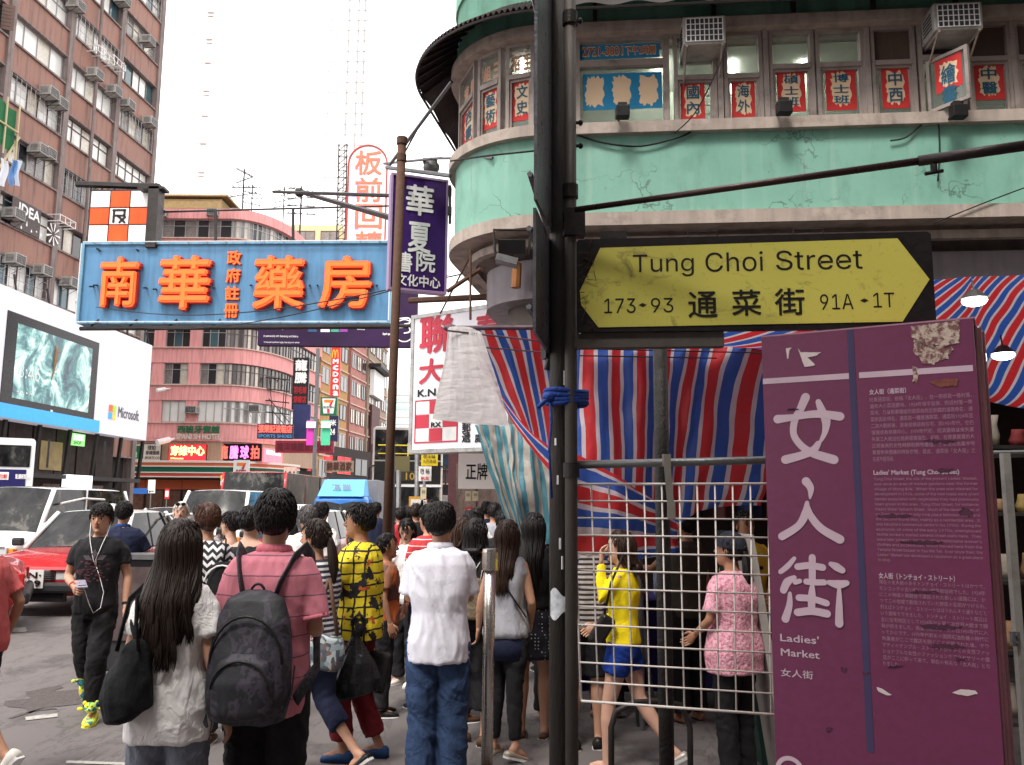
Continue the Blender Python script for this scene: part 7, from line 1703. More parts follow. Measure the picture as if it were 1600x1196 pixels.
    # ---- top
    if top:
        tm=top['mat']; e=top.get('ease',.02); hem=top.get('hem',.82); sl=top.get('sleeve','short'); fl=top.get('flare',0)
        ps=[p for p in prof if p[0]>hem]; import bisect
        def at(z_):
            for (z0,a0,b0),(z1,a1,b1) in zip(prof,prof[1:]):
                if z0<=z_<=z1: t=(z_-z0)/(z1-z0); return a0+(a1-a0)*t,b0+(b1-b0)*t
            return prof[0][1:] if z_<prof[0][0] else prof[-1][1:]
        neck=top.get('neck',1.455); a,b=at(hem)
        secs=[(0,0,hem,a+e+fl,b+e+fl)]+[(0,0,z_,max(a_+e,(.148 if not fem else .132)*build if top.get('boxy',True) else 0)+fl*max(0,(1.1-z_))/.3,b_+e+(.012 if z_<1.25 and top.get('boxy',True) else 0)) for z_,a_,b_ in ps if z_<neck-.02]
        secs.append((0,.0,neck,.075+(.05 if sl=='none' else 0),.065))
        mt=tz(MB().hloft(secs,20,2.4))
        for k,s in (('L',-1),('R',1)):
            S,E,W_=J['sh'+k],J['el'+k],J['wr'+k]; sc_=.92 if fem else 1
            if sl=='short': f_=top.get('slen',.62); mt.tube([S-(E-S).normalized()*.01+V((-s*.03,0,.0)),S.lerp(E,.2),S.lerp(E,f_)],[.060*sc_,.060*sc_,.060*sc_+e*.3],12)
            elif sl=='cap': mt.tube([S+V((-s*.03,0,.0)),S.lerp(E,.3)],[.056*sc_,.060*sc_],12)
            elif sl=='long': mt.tube([S+V((-s*.03,0,.0)),S.lerp(E,.4),E,E.lerp(W_,.5),E.lerp(W_,top.get('slen',.96))],[.056*sc_,.056*sc_,.047*sc_,.040*sc_,.034*sc_],12)
        rm(mt,top.get('name','shirt'),tm,o,voxc,2,top.get('fold',.013),hash(label)%97)
        if top.get('collar'):
            pts=[TZ((.068*math.cos(t),.012+.062*math.sin(t),1.462+.014*math.sin(-t)*.5)) for t in [PI/2+.25+(2*PI-.5)*i/16 for i in range(17)]]
            part('collar',MB().tube(pts,[.014]*17,8,flat=1.6),top['collar'] if top['collar'] is not True else tm,o,False,smooth=True)
        if top.get('cuff'):
            for k in 'LR':
                S,E=J['sh'+k],J['el'+k]; f_=top.get('slen',.62); part('cuff',MB().tube([S.lerp(E,f_-.06),S.lerp(E,f_+.015)],[.0625*(.92 if fem else 1)+e*.3]*2,14),top['cuff'],o,False,smooth=True)
    if bottom:
        bm=bottom['mat']; kd=bottom['kind']; r=bottom.get('r',(.098,.072,.066)); we=min(bottom.get('waist',1.0),(top.get('hem',.8)+.05) if top else 9); e=.012
        a,b=prof[2][1]+.004,prof[2][2]+.004
        if kd=='skirt':
            zl=bottom['end']; fw_=bottom.get('flare',.05); mk=MB().hloft([(0,0,zl,prof[0][1]+e+fw_,prof[0][2]+e+fw_*.8),(0,0,.82,prof[0][1]+e+.01,prof[0][2]+e+.01),(0,0,.9,prof[1][1]+e,prof[1][2]+e),(0,0,we,a,b)],20,2.2)
        else:
            mk=MB().hloft([(0,0,.80,.142*build+e,.100*build+e),(0,0,min(.9,we-.03),prof[1][1]+e*.6,prof[1][2]+e*.6),(0,0,max(we,.88),a,b)],20,2.3)
            en=bottom.get('end',.08)
            for k in 'LR':
                Hh,Kn,An=J['hi'+k],J['kn'+k],J['an'+k]
                pts=[Hh+V((0,0,.03)),Hh.lerp(Kn,.35),Hh.lerp(Kn,.8),Kn,Kn.lerp(An,.45)]; rad=[r[0],r[0]*.98,r[1]*1.1,r[1],(r[1]+r[2])/2]
                if en>.42:
                    f_=(Hh.z-en)/(Hh.z-Kn.z); pts=[Hh+V((0,0,.03)),Hh.lerp(Kn,f_*.5),Hh.lerp(Kn,f_)]; rad=[r[0],r[0],r[1]*1.15]
                else:
                    f_=min(1.04,max(.2,(.48-en)/.40)); pts=pts[:4]+[Kn.lerp(An,f_*.5),Kn.lerp(An,f_)]; rad=rad[:4]+[(r[1]+r[2])/2,r[2]]
                mk.tube(pts,rad,14)
        rm(mk,bottom.get('name','skirt' if kd=='skirt' else 'trousers'),bm,o,voxc,2,bottom.get('fold',.012),7+hash(label)%53,None,.9)
    if shoes:
        for k,s in (('L',-1),('R',1)):
            An=J['an'+k]; yw,pt=J['fo'+k]; M3=Matrix.Rotation(R(yw),3,'Z')@Matrix.Rotation(R(pt),3,'X'); base=An+V((0,0,0))
            kd=shoes.get('kind','trainer'); hgt={'trainer':.075,'flat':.042,'croc':.07,'sandal':.02}[kd]; sc_=shoes.get('k',.94 if fem else 1.0)
            rr_=[(-.085,.028,hgt*.8),(-.07,.036,hgt*1.05),(-.03,.040,hgt*1.1),(.02,.043,hgt*.95),(.08,.050,hgt*.75),(.13,.046,hgt*.6),(.165,.032,hgt*.45),(.178,.012,hgt*.25)]
            rings=[]
            for y,hwid,hh in rr_:
                ring=[]
                for j in range(12):
                    t=2*PI*j/12; x=hwid*math.cos(t); zz=hh*(.5+.5*math.sin(t)) if math.sin(t)>-.3 else 0.0
                    ring.append(base+M3@(V((x*sc_,y*sc_,zz-.083))))
                rings.append(ring)
            so=part('shoe',MB().ring_loft(rings),shoes['mat'],o,False,smooth=True)
            if kd!='flat' or True:
                rings=[[base+M3@V((hwid*1.06*math.cos(2*PI*j/12)*sc_,y*sc_,-.083-.012+(.018 if math.sin(2*PI*j/12)>0 else 0))) for j in range(12)] for y,hwid,hh in rr_]
                part('sole',MB().ring_loft(rings),shoes.get('sole',white),so,False)
    # ---- hair
    if hair:
        kd,hm=hair[0],hair[1]; ln=hair[2] if len(hair)>2 else -.5; nst=hair[3] if len(hair)>3 else 90; rg=random.Random(hash(label)%1000)
        def hl(ph):   # hairline height for azimuth ph (0 = face)
            c=math.cos(ph); 
            fr=.066 if kd!='fringe' else .050
            return fr if c>.55 else (fr+( -.03-fr)*((.55-c)/.75) if c>-.2 else -.03-.06*((-.2-c)/.8))
        def cap(u,v_):
            ph=2*PI*u; th=PI*(.01+.99*v_)*.86; d=V((math.sin(th)*math.sin(ph),math.sin(th)*math.cos(ph),math.cos(th)))
            thick=hair[4] if len(hair)>4 else 1.0
            rr3=V((.086,.108,.127))*1.0; z_=d.z*rr3.z; h_=hl(ph); k=1.0+.05*(thick-1)
            t=max(0,min(1,(z_-h_)/.03)); k=(.80+.20*t)*(1+.10*(thick-1)); k+=.03*noise.noise(V((d.x*6,d.y*6,d.z*6+rg.seed_ if hasattr(rg,'seed_') else d.z*6)))
            return hp((d.x*rr3.x*k,-.006+d.y*rr3.y*k,.004+d.z*rr3.z*k))
        ho=MB().grid(cap,28,16); ho.uv={}
        nt_=int((hair[5] if len(hair)>5 else 130)*2.2)
        for i in range(nt_):
            ph=rg.random()*2*PI; th=math.acos(1-rg.random()*1.15); 
            d=V((math.sin(th)*math.sin(ph),math.sin(th)*math.cos(ph),math.cos(th))); 
            if d.z*.127<hl(ph)+.004: continue
            p=V((d.x*.086,-.006+d.y*.108,.004+d.z*.127)); dn=V((d.x*.9+.45*(rg.random()-.5),d.y*.9+.45*(rg.random()-.5),-.35-.9*math.sin(th))); dn=(dn-d*dn.dot(d)).normalized(); l_=.035+.03*rg.random()
            lift=.002 if kd!='short' else .001+.005*rg.random()
            if d.y>.5 and d.z<.5: l_*=.6
            ho.tube([hp(p*.965),hp(p*.985+dn*l_*.5+d*.002),hp((p+dn*l_)*(.985)-d*(l_*l_*4.0)+d*lift)],[.0045,.0050,.0012],4)
        if kd in ('long','bob'):
            if kd=='bob': ln=hair[2] if len(hair)>2 and hair[2] else -.15
            npt=15 if ln<-.3 else 9; wv=hair[6] if len(hair)>6 else .010; hwd=hair[7] if len(hair)>7 else .10
            sr=.0048 if nst>200 else .0062
            for i in range(int(nst*(2.2 if nst>200 else 1.5))):
                a=R(rg.uniform(-98,98)*(1 if kd=='long' else .95)); lk=round(math.degrees(a)/16+rg.uniform(-.3,.3)); e_=ln+rg.uniform(-.03,.05)-(.05 if abs(a)<.8 else -.06); z0=rg.uniform(.03,.11); pts=[]; ph=rg.random()*6
                rsc=rg.uniform(.93,1.08)
                for j in range(npt):
                    t=j/(npt-1); z_=z0+(e_-z0)*t
                    if z_>0: q=math.sqrt(max(.05,1-(z_/.128)**2)); rx,ry=.092*q,.112*q
                    else: w_=min(1,-z_/.2); rx,ry=.092*(1-w_)+hwd*w_,.112*(1-w_)+.10*w_
                    back=-.075*min(1,max(0,(-z_-.08)/.15)); aa=a*(1-.25*min(1,max(0,-z_/.3)))
                    pts.append(V((math.sin(aa)*rx*rsc+wv*t*math.sin(z_*24+lk*2.1)+.004*t*math.sin(z_*9+ph),-.004-math.cos(aa)*ry*rsc+back+wv*t*math.cos(z_*20+lk*1.7),z_)))
                ho.tube([hb+(HM.to_3x3()@p if p.z>-.02 else Matrix.Rotation(R(head[0])*.6,3,'Z')@p) for p in pts],[.003]+[sr]*(npt-4)+[sr*.9,sr*.6,.001],4)
            rr_=[]
            for z_,rx,ry,yo in ((.03,.06,.07,-.02),(-.05,.080,.075,-.028),(-.13,.085,.055,-.065),(ln*.6,hwd*.85,.035,-.13),(ln*.92,hwd*.6,.015,-.135)):
                rr_.append([hb+V((rx*math.cos(2*PI*j/12),yo+ry*math.sin(2*PI*j/12),z_)) for j in range(12)])
            ho.ring_loft(rr_)
        if kd=='ponytail':
            for i in range(130):
                ph=rg.random()*2*PI; r0=.022*rg.random(); pts=[]
                for j in range(9):
                    t=j/8; rr2=(.012+.030*math.sin(PI*min(1,t*1.1)))
                    pts.append(V((math.cos(ph)*rr2*(.4+.6*rg.random() if j==0 else .8),-.105-.035*math.sin(PI*t*.8)-.02*t+math.sin(ph)*rr2*.8,.03+(ln-.03)*t+.006*math.sin(t*14+ph))))
                ho.tube([hb+HM.to_3x3()@p if False else hp(p) for p in pts],[.003]+[.0042]*6+[.003,.001],4)
            ho.tube([hp((0,-.10,.035)),hp((0,-.125,.02))],[.022,.02],8)
        if kd=='bun':
            ho.ell(hp((0,-.105,.035)),(.045,.04,.045),12,8)
            for i in range(40):
                ph=rg.random()*6.28; ho.tube([hp((.035*math.cos(ph),-.115,.035+.035*math.sin(ph))),hp((.045*math.cos(ph+.8),-.12,.035+.045*math.sin(ph+.8))),hp((.03*math.cos(ph+1.6),-.14,.035+.03*math.sin(ph+1.6)))],[.007,.008,.003],4)
        part('hair',ho,hm,o,False,smooth=True)
    o['_']=0; del o['_']
    PJ[o]=(J,TZ,hp); return o
PJ={}
cl=lambda name,c,**k: M(name,c,k.pop('rough',.85),fabric=True,var=k.pop('var',.08),bump=k.pop('bump',.35),**k)
def lw(o,p): return WM[o]@V(p)
def bagstrap(mb,o,pts,w=.018,th=.004):
    mb.tube([lw(o,p) for p in pts],[w]*len(pts),6,flat=.35)
blacktr=cl('black_trousers',(.010,.009,.010)); navyc=cl('navy_cotton',(.014,.018,.045)); jeans=M('blue_jeans',(.028,.052,.115),.85,var=.4,scale=5,fabric=True,bump=.5,stretch=(1,1,.5)); greyj=M('grey_blue_denim',(.16,.17,.21),.85,var=.3,scale=5,fabric=True,bump=.6)
blackc=cl('black_cotton',(.014,.013,.015)); whitec=cl('white_cotton',(.78,.75,.74),bump=.5); whitep=cl('white_pique',(.76,.75,.83),bump=.22); pinkc=cl('pink_polo',(.62,.17,.22)); greyc=cl('grey_marl',(.36,.36,.40)); redc=cl('red_cotton',(.5,.03,.04)); coralc=cl('coral_tee',(.52,.10,.10)); yellowc=cl('bright_yellow',(.85,.66,.01)); mustard=cl('mustard_polo',(.62,.40,.04)); olivec=cl('olive_vest',(.05,.042,.03)); maroontr=cl('maroon_trousers',(.16,.012,.018))
def stripes_obj(name,stops,period,ax=2): return stripe_mat(name,stops,period,ax,False,.85,.4,wv=.25)
pinkstripe=stripes_obj('pink_striped_polo',[(0,(.64,.19,.25)),(.94,(.16,.06,.10))],.085)
bwstripe=stripes_obj('navy_white_stripe',[(0,(.012,.012,.03)),(.55,(.7,.68,.68))],.036); bwstripe2=stripes_obj('brown_white_stripe',[(0,(.03,.018,.022)),(.48,(.66,.62,.60))],.036)
redstripe=stripes_obj('red_white_stripe',[(0,(.62,.02,.03)),(.86,(.8,.7,.68))],.055)
def dots():
    m,t,b=nodes('dotted_skirt'); v=objvec(t,(38,38,38)); n=t.nodes.new('ShaderNodeTexVoronoi'); n.inputs['Randomness'].default_value=.15; n.inputs['Scale'].default_value=1
    t.links.new(v,n.inputs['Vector']); t.links.new(ramp(t,n.outputs['Distance'],[(.0,(.6,.6,.65)),(.2,(.012,.012,.02))],'CONSTANT'),b.inputs['Base Color']); b.inputs['Roughness'].default_value=.85; return m
def floral():
    m,t,b=nodes('yellow_black_floral'); v=objvec(t)
    ax=[math_n(t,'FRACT',math_n(t,'DIVIDE',math_n(t,'ADD',axis(t,v,i),math_n(t,'MULTIPLY',noise_out(t,7,2,v),.03)),.075)) for i in (0,1,2)]
    line=math_n(t,'MAXIMUM',math_n(t,'GREATER_THAN',ax[1],.84),math_n(t,'GREATER_THAN',ax[2],.84))
    c=mixc(t,line,(.80,.62,.02),(.012,.01,.01))
    n=noise_out(t,6.5,5,v,.65); c=mixc(t,ramp(t,n,[(.53,0),(.55,1)],'CONSTANT'),c,(.014,.012,.016))
    n2=noise_out(t,10,3,objvec(t,(1,1,1.01))); c=mixc(t,ramp(t,n2,[(.66,0),(.68,1)],'CONSTANT'),c,(.6,.12,.03))
    t.links.new(c,b.inputs['Base Color']); b.inputs['Roughness'].default_value=.8; bump_noise(t,b,10,.5,.03,v); return m
def chevron():
    m,t,b=nodes('chevron_blouse'); v=objvec(t); x=axis(t,v,0); z=axis(t,v,2)
    zig=math_n(t,'PINGPONG',x,.03); f=math_n(t,'FRACT',math_n(t,'DIVIDE',math_n(t,'ADD',z,zig),.055))
    t.links.new(ramp(t,f,[(0,(.012,.012,.014)),(.52,(.72,.70,.72))],'CONSTANT'),b.inputs['Base Color']); b.inputs['Roughness'].default_value=.8; bump_noise(t,b,8,.4,.03,v); return m
def camo():
    m,t,b=nodes('dark_camouflage_fabric'); v=objvec(t); c=ramp(t,noise_out(t,11,4,v,.55,.5),[(0,(.010,.010,.014)),(.5,(.035,.028,.042)),(.58,(.012,.012,.018)),(.66,(.065,.055,.075))],'CONSTANT')
    t.links.new(c,b.inputs['Base Color']); b.inputs['Roughness'].default_value=.65; bump_noise(t,b,14,.4,.02,v); return m
def lace():
    m,t,b=nodes('pink_lace'); v=objvec(t); c=ramp(t,noise_out(t,45,4,v,.7),[(.4,(.50,.16,.22)),(.55,(.78,.40,.48))]); t.links.new(c,b.inputs['Base Color']); b.inputs['Roughness'].default_value=.85; bump_noise(t,b,55,.6,.02,v); return m
def patch_print(name,cs,sc=12):
    m,t,b=nodes(name); v=objvec(t); n=t.nodes.new('ShaderNodeTexVoronoi'); n.inputs['Scale'].default_value=sc; t.links.new(v,n.inputs['Vector'])
    s=t.nodes.new('ShaderNodeSeparateColor'); t.links.new(n.outputs['Color'],s.inputs[0]); k=len(cs)
    t.links.new(ramp(t,s.outputs[0],[(i/k,c) for i,c in enumerate(cs)],'CONSTANT'),b.inputs['Base Color']); b.inputs['Roughness'].default_value=.75; return m
yshoe=patch_print('yellow_print_shoe',[(.85,.75,.03),(.85,.7,.03),(.05,.35,.2),(.8,.8,.05),(.03,.2,.3),(.5,.7,.1)],26)
goldflat=M('gold_flat_shoe',(.50,.42,.33),.35,metal=.3); blackshoe=M('black_shoe',(.015,.014,.014),.35); brownshoe=M('brown_shoe',(.10,.05,.03),.5); blueshoe=M('blue_clog',(.02,.06,.16),.5); whiteshoe=M('white_shoe',(.65,.6,.55),.6)
# 1 striding young man
o=person('young man in a black printed tee striding towards the viewer, yellow toy bear trainers',160,6.95,193,1.65,
 top=dict(mat=blackc,hem=.84,sleeve='short',slen=.62,ease=.02),bottom=dict(kind='trousers',mat=blacktr,r=(.095,.08,.075),end=.12),shoes=dict(mat=yshoe,sole=M('yellow_sole',(.8,.75,.05),.6)),hair=('fringe',HB,0,0,1.3,300),
 arms={'R':((.245,-.01,1.13),(.13,.22,1.07),.55,(0,0,1)),'L':((-.245,-.03,1.13),(-.25,.05,.89),.5)},legs={'L':((-.07,.16,.50),(-.06,.12,.09),0,0),'R':((.06,-.01,.50),(.10,-.30,.30),0,-62)},face=True,head=(-8,-6),vox=.010,voxc=.012)
J,TZ_,hp_=PJ[o]
mb=MB()
for s in (-1,1): mb.tube([lw(o,hp_((s*.082,.0,-.02))),lw(o,hp_((s*.07,.05,-.12))),lw(o,(s*.05,.12,1.42)),lw(o,(.0+s*.01,.155,1.28)),lw(o,(-.02,.16,1.22))],.0028,5)
mb.tube([lw(o,(-.02,.16,1.22)),lw(o,(-.05,.16,1.14)),lw(o,(-.09,.17,1.02)),lw(o,(-.08,.19,.90)),lw(o,(-.03,.2,.86)),lw(o,(.0,.22,.93)),lw(o,(.03,.26,1.04)),lw(o,(.05,.28,1.085))],.0028,5)
tag(part('earphones',mb,white,smooth=True),'white earphone cord hanging down the black tee of the striding man','earphones')
c=J['wrR']+V((-.07,.07,.025)); tag(part('smartphone',MB().box(lw(o,c),(.075,.13,.012),Matrix.Rotation(R(35),3,'Z')@Matrix.Rotation(R(20),3,'X')).box(lw(o,c+V((.0,.0,.010))),(.055,.09,.010),Matrix.Rotation(R(35),3,'Z')@Matrix.Rotation(R(20),3,'X')),M('grey_phone',(.3,.28,.36),.3),bevel=.003),'grey phone in the hand of the striding man','phone')
part('wristband',MB().tube([J['wrR'].lerp(J['elR'],.10),J['wrR'].lerp(J['elR'],.18)],.030,10),redc,o,False); part('watch',MB().tube([J['wrL'].lerp(J['elL'],.06),J['wrL'].lerp(J['elL'],.14)],.027,10),blackshoe,o,False)
# front print of the tee: a pale three-leaf emblem over a lettering band (slightly proud of the chest)
pr=MB(); chest=lambda x,z: V((x,.155+.012-1.3*x*x,z))
for ang,l_ in ((-62,.10),(0,.10),(62,.10)):
    a=R(ang); d=V((math.sin(a),0,math.cos(a))); e_=V((d.z,0,-d.x)); pts=[chest(0,1.265)+d*(.015),chest(0,1.265)+d*l_*.6+e_*.022,chest(0,1.265)+d*l_,chest(0,1.265)+d*l_*.6-e_*.022]; pts=[V((p.x,.163-1.6*p.x*p.x,p.z)) for p in pts]
    pr.add(pts,[(0,1,2,3)])
part('shirt_print',pr,M('dim_grey_print',(.10,.08,.09),.8),o,False)
mb=MB(); rr=random.Random(3)
for k in range(70): x=rr.uniform(-.12,.12); z=rr.uniform(1.10,1.26); mb.add([(x,.170-1.9*x*x,z),(x+.018,.170-1.9*(x+.018)**2,z),(x+.018,.170-1.9*(x+.018)**2,z+.008),(x,.170-1.9*x*x,z+.008)],[(0,1,2,3)])
part('shirt_print',mb,M('dim_pink_print',(.10,.03,.045),.8),o,False)
# toy bear heads on his trainers
for k,s in (('L',-1),('R',1)):
    An=J['an'+k]; yw,pt=J['fo'+k]; M3=Matrix.Rotation(R(yw),3,'Z')@Matrix.Rotation(R(pt),3,'X'); c=An+M3@V((0,.075,.045))
    bh=MB().ell(c,(.050,.042,.045),12,8,M3).ell(c+M3@V((-.042,0,.032)),(.02,.012,.02),8,6,M3).ell(c+M3@V((.042,0,.032)),(.02,.012,.02),8,6,M3).ell(c+M3@V((-.075,-.01,-.012)),(.026,.016,.016),8,6,M3).ell(c+M3@V((.075,-.01,-.012)),(.026,.016,.016),8,6,M3)
    b_=part('toy_head',bh,yshoe,o,False,smooth=True); part('muzzle',MB().ell(c+M3@V((0,.038,-.012)),(.022,.016,.016),8,6,M3),M('mint_print',(.35,.6,.3),.8),b_,False,smooth=True)
    part('toy_nose',MB().ell(c+M3@V((0,.054,-.006)),(.007,.005,.006),6,5,M3).ell(c+M3@V((-.017,.035,.012)),(.006,.006,.006),6,5,M3).ell(c+M3@V((.017,.035,.012)),(.006,.006,.006),6,5,M3),blackshoe,b_,False)
# 2 long haired woman in white tee
o=person('long haired woman in a white tee and grey jeans, seen from behind in the foreground',284,3.72,0,1.59,sex='f',
 top=dict(mat=whitec,hem=.77,sleeve='short',slen=.66,ease=.026,fold=.016,flare=.012),bottom=dict(kind='trousers',mat=greyj,r=(.10,.075,.065),waist=.95),shoes=dict(mat=blackshoe),hair=('long',HDB,-.45,330,1.5,160,.012,.118),
 arms={'R':((.205,-.04,1.12),(.255,.02,.87),.35,(0,1,0)),'L':((-.205,-.02,1.12),(-.19,.12,.90),.4)},head=(-3,0),vox=.009,voxc=.011)
bag=cl('black_canvas',(.009,.009,.010)); sb_=thing('shoulder_bag',lw(o,(-.27,-.03,.7)),'big slouchy black shoulder bag with two straps on the shoulder of the long haired woman','shoulder bag')
cx,cy=-.115,-.185
def bagsec(z,w_,d_,x=0): return (x,cy,z,d_,w_)
mbb=MB(); rings=[]
for z,rx,ry,xo in ((.895,.07,.05,.02),(.91,.12,.075,.015),(.98,.130,.085,.0),(1.06,.115,.075,-.0),(1.14,.085,.055,.01),(1.20,.06,.03,.02),(1.215,.04,.018,.025)):
    rings.append([V((cx+xo+rx*math.cos(2*PI*j/20)*.8,cy+ry*math.sin(2*PI*j/20)*1.3,z+.03*math.cos(2*PI*j/20)*(1 if z<.92 else 0))) for j in range(20)])
mbb.ring_loft(rings); q=rm(mbb,'bag_body',bag,sb_,.009,3,.014,5)
q.matrix_basis=WM[sb_].inverted()@WM[o]
for dx,nm in ((-.06,0),(.035,1)):
    pts=[(cx+dx+.02,cy-.045,1.18),(cx+dx*.6+.0,cy-.01,1.28),(-.150+dx*.35,-.100,1.38),(-.125+dx*.4,-.012,1.43),(-.175+dx*.3,.03,1.36),(-.20+dx*.3,-.04,1.28),(cx+dx-.01,cy+.03,1.18)]
    mb=MB(); mb.tube([lw(o,p) for p in pts],[.017]*7,8,flat=.3,ref=(1,0,0)); part('strap',mb,bag,sb_,smooth=True)
# 3 man with backpack
o=person('man in a pink striped polo wearing a dark camouflage backpack, seen from behind',430,3.92,-3,1.725,
 top=dict(mat=pinkstripe,hem=.77,sleeve='short',slen=.86,ease=.03,fold=.010,collar=pinkc,cuff=pinkc),bottom=dict(kind='trousers',mat=blacktr,r=(.100,.08,.07)),shoes=dict(mat=blackshoe),hair=('short',HB,0,0,1.25,520),build=1.04,
 arms={'R':((.225,-.02,1.13),(.17,.20,1.08),.5),'L':((-.225,-.04,1.12),(-.235,.05,.85),.4)},head=(4,3),vox=.009,voxc=.011)
part('glasses_temple',MB().tube([PJ[o][2]((-.082,-.01,.012)),PJ[o][2]((-.08,.08,.012))],.003,5),black,o,False)
cam_=camo(); bp_=thing('backpack',lw(o,(0,-.25,.75)),'dark camouflage backpack on the back of the man in the pink polo','backpack')
rings=[]
for z,rx,y0,y1 in ((.775,.10,-.17,-.28),(.79,.155,-.15,-.315),(.90,.175,-.15,-.33),(1.05,.172,-.15,-.315),(1.18,.155,-.15,-.285),(1.27,.115,-.15,-.25),(1.305,.05,-.16,-.20)):
    ring=[]
    for j in range(24):
        t=2*PI*j/24; ca,sa=math.cos(t),math.sin(t); yc,ry=(y0+y1)/2,abs(y1-y0)/2
        ring.append(V((rx*math.copysign(abs(ca)**.7,ca),yc+ry*math.copysign(abs(sa)**.7,sa),z)))
    rings.append(ring)
q=rm(MB().ring_loft(rings),'main_compartment',cam_,bp_,.010,3,.006,3); q.matrix_basis=WM[bp_].inverted()@WM[o]
rings=[]
for z,rx,y1 in ((.80,.10,-.325),(.83,.125,-.355),(.95,.13,-.365),(1.03,.11,-.345),(1.07,.05,-.31)):
    rings.append([V((rx*math.copysign(abs(math.cos(2*PI*j/20))**.7,math.cos(2*PI*j/20)),(y1-.27)/2+(abs(y1)-.27)/2*math.sin(2*PI*j/20),z)) for j in range(20)])
q=rm(MB().ring_loft(rings),'front_pocket',cam_,bp_,.009,3,.004,4); q.matrix_basis=WM[bp_].inverted()@WM[o]
zp=MB().tube([lw(o,(.15*math.cos(t),-.285-.02*math.sin(t),1.02+.19*math.sin(t))) for t in [PI*i/14 for i in range(15)]],.006,6); part('zip',zp,blackshoe,bp_,smooth=True)
zp=MB().tube([lw(o,(.118*math.cos(t),-.350-.0*math.sin(t),.93+.11*math.sin(t))) for t in [PI*i/14 for i in range(15)]],.005,6); part('zip',zp,blackshoe,bp_,smooth=True)
for s in (-1,1):
    part('strap',MB().tube([lw(o,(s*.06,-.165,1.24)),lw(o,(s*.085,-.15,1.33)),lw(o,(s*.125,-.085,1.44)),lw(o,(s*.145,-.01,1.475)),lw(o,(s*.15,.08,1.43)),lw(o,(s*.16,.15,1.25)),lw(o,(s*.2,.06,.95)),lw(o,(s*.17,-.14,.85))],.030,8,flat=.28,ref=(1,0,0)),navyc if False else cam_,bp_,smooth=True)
part('haul_loop',MB().tube([lw(o,(.035*math.cos(t),-.17-.01,1.27+.06*math.sin(t))) for t in [PI*i/8 for i in range(9)]],.006,6),blackshoe,bp_,smooth=True)
for s in (-1,1): part('side_strap',MB().tube([lw(o,(s*.178,-.2,1.0)),lw(o,(s*.181,-.24,.9)),lw(o,(s*.17,-.26,.84))],.010,6,flat=.3),blackshoe,bp_)
# 4 woman with ponytail in striped top
o=person('woman with a ponytail in a navy and white striped top, walking left',497,5.55,62,1.56,sex='f',
 top=dict(mat=bwstripe,hem=.86,sleeve='short',slen=.7,ease=.03),bottom=dict(kind='capri',mat=navyc,r=(.10,.075,.075),end=.28),shoes=dict(mat=blackshoe,kind='flat'),hair=('ponytail',HDB,-.36,0,1.3,220),build=1.1,
 arms={'L':((-.22,.08,1.12),(-.12,.25,1.08),.5),'R':((.2,-.03,1.12),(.18,.14,1.0),.5)},legs={'L':((-.08,.20,.50),(-.07,.28,.10),0,0),'R':((.07,-.06,.50),(.06,-.36,.20),0,-38)},face=True,head=(10,0),vox=.011)
floralbag=patch_print('floral_bag_print',[(.12,.16,.17),(.3,.36,.38),(.08,.1,.12),(.2,.12,.12),(.45,.5,.5)],38)
bo=thing('handbag',P(505,1000,5.3),'grey floral handbag at the side of the ponytailed woman','handbag'); c=P(508,1018,5.25); M3=Matrix.Rotation(R(12),3,'Y')
rings=[[c+M3@V((rx*math.cos(2*PI*j/16),.05*math.sin(2*PI*j/16),z)) for j in range(16)] for z,rx in ((-.10,.09),(-.085,.115),(0,.12),(.07,.10),(.09,.085))]
part('bag_body',MB().ring_loft(rings),floralbag,bo,smooth=True); part('strap',MB().tube([c+V((-.06,0,.09)),c+V((-.04,.03,.28)),c+V((0,.05,.42))],.012,6).tube([c+V((.07,0,.09)),c+V((.03,.03,.28)),c+V((0,.05,.42))],.012,6),brownshoe,bo,smooth=True)
# 5 man in yellow and black shirt
o=person('man in a yellow and black patterned shirt and maroon trousers, in profile facing left',566,5.95,80,1.665,
 top=dict(mat=floral(),hem=.80,sleeve='short',slen=.66,ease=.035,flare=.02,fold=.012),bottom=dict(kind='trousers',mat=maroontr,r=(.095,.078,.075),end=.14),shoes=dict(mat=blueshoe,kind='croc',sole=navyc,k=.86),hair=('short',HB,0,0,1.0,300),
 arms={'L':((-.22,.12,1.12),(-.14,.30,1.26),.8,(1,0,.5)),'R':((.235,-.06,1.12),(.22,-.03,.87),.9)},legs={'R':((.08,.02,.48),(.08,-.14,.09),0,0),'L':((-.08,.1,.48),(-.08,.06,.09),0,0)},face=True,head=(0,0),skin=SKIND,vox=.010)
plast=M('black_plastic_bag',(.010,.010,.011),.3,var=.3,bump=1.0,bscale=9,coat=.3); c=P(558,1035,5.75); rings=[]; rr=random.Random(4)
for z,rx,ry in ((-.22,.10,.05),(-.20,.165,.08),(-.12,.175,.09),(0,.13,.075),(.10,.065,.04),(.16,.025,.02),(.2,.03,.02)):
    rings.append([c+V((rx*math.cos(2*PI*j/22)*(1+.06*math.sin(j*2.6+z*20))-.015,ry*math.sin(2*PI*j/22)*(1+.1*math.sin(j*3.1)),z+(.03*math.cos(2*PI*j/22) if z<-.1 else 0))) for j in range(22)])
bb_=thing('plastic_bag',c,'full black plastic bag carried by the man in the yellow patterned shirt','plastic bag'); part('bag_body',MB().ring_loft(rings),plast,bb_,smooth=False); part('handle',MB().tube([c+V((-.02,0,.16)),c+V((-.045,0,.26)),c+V((0,.02,.31)),c+V((.05,0,.26)),c+V((.02,0,.16))],.010,6),plast,bb_,smooth=True)
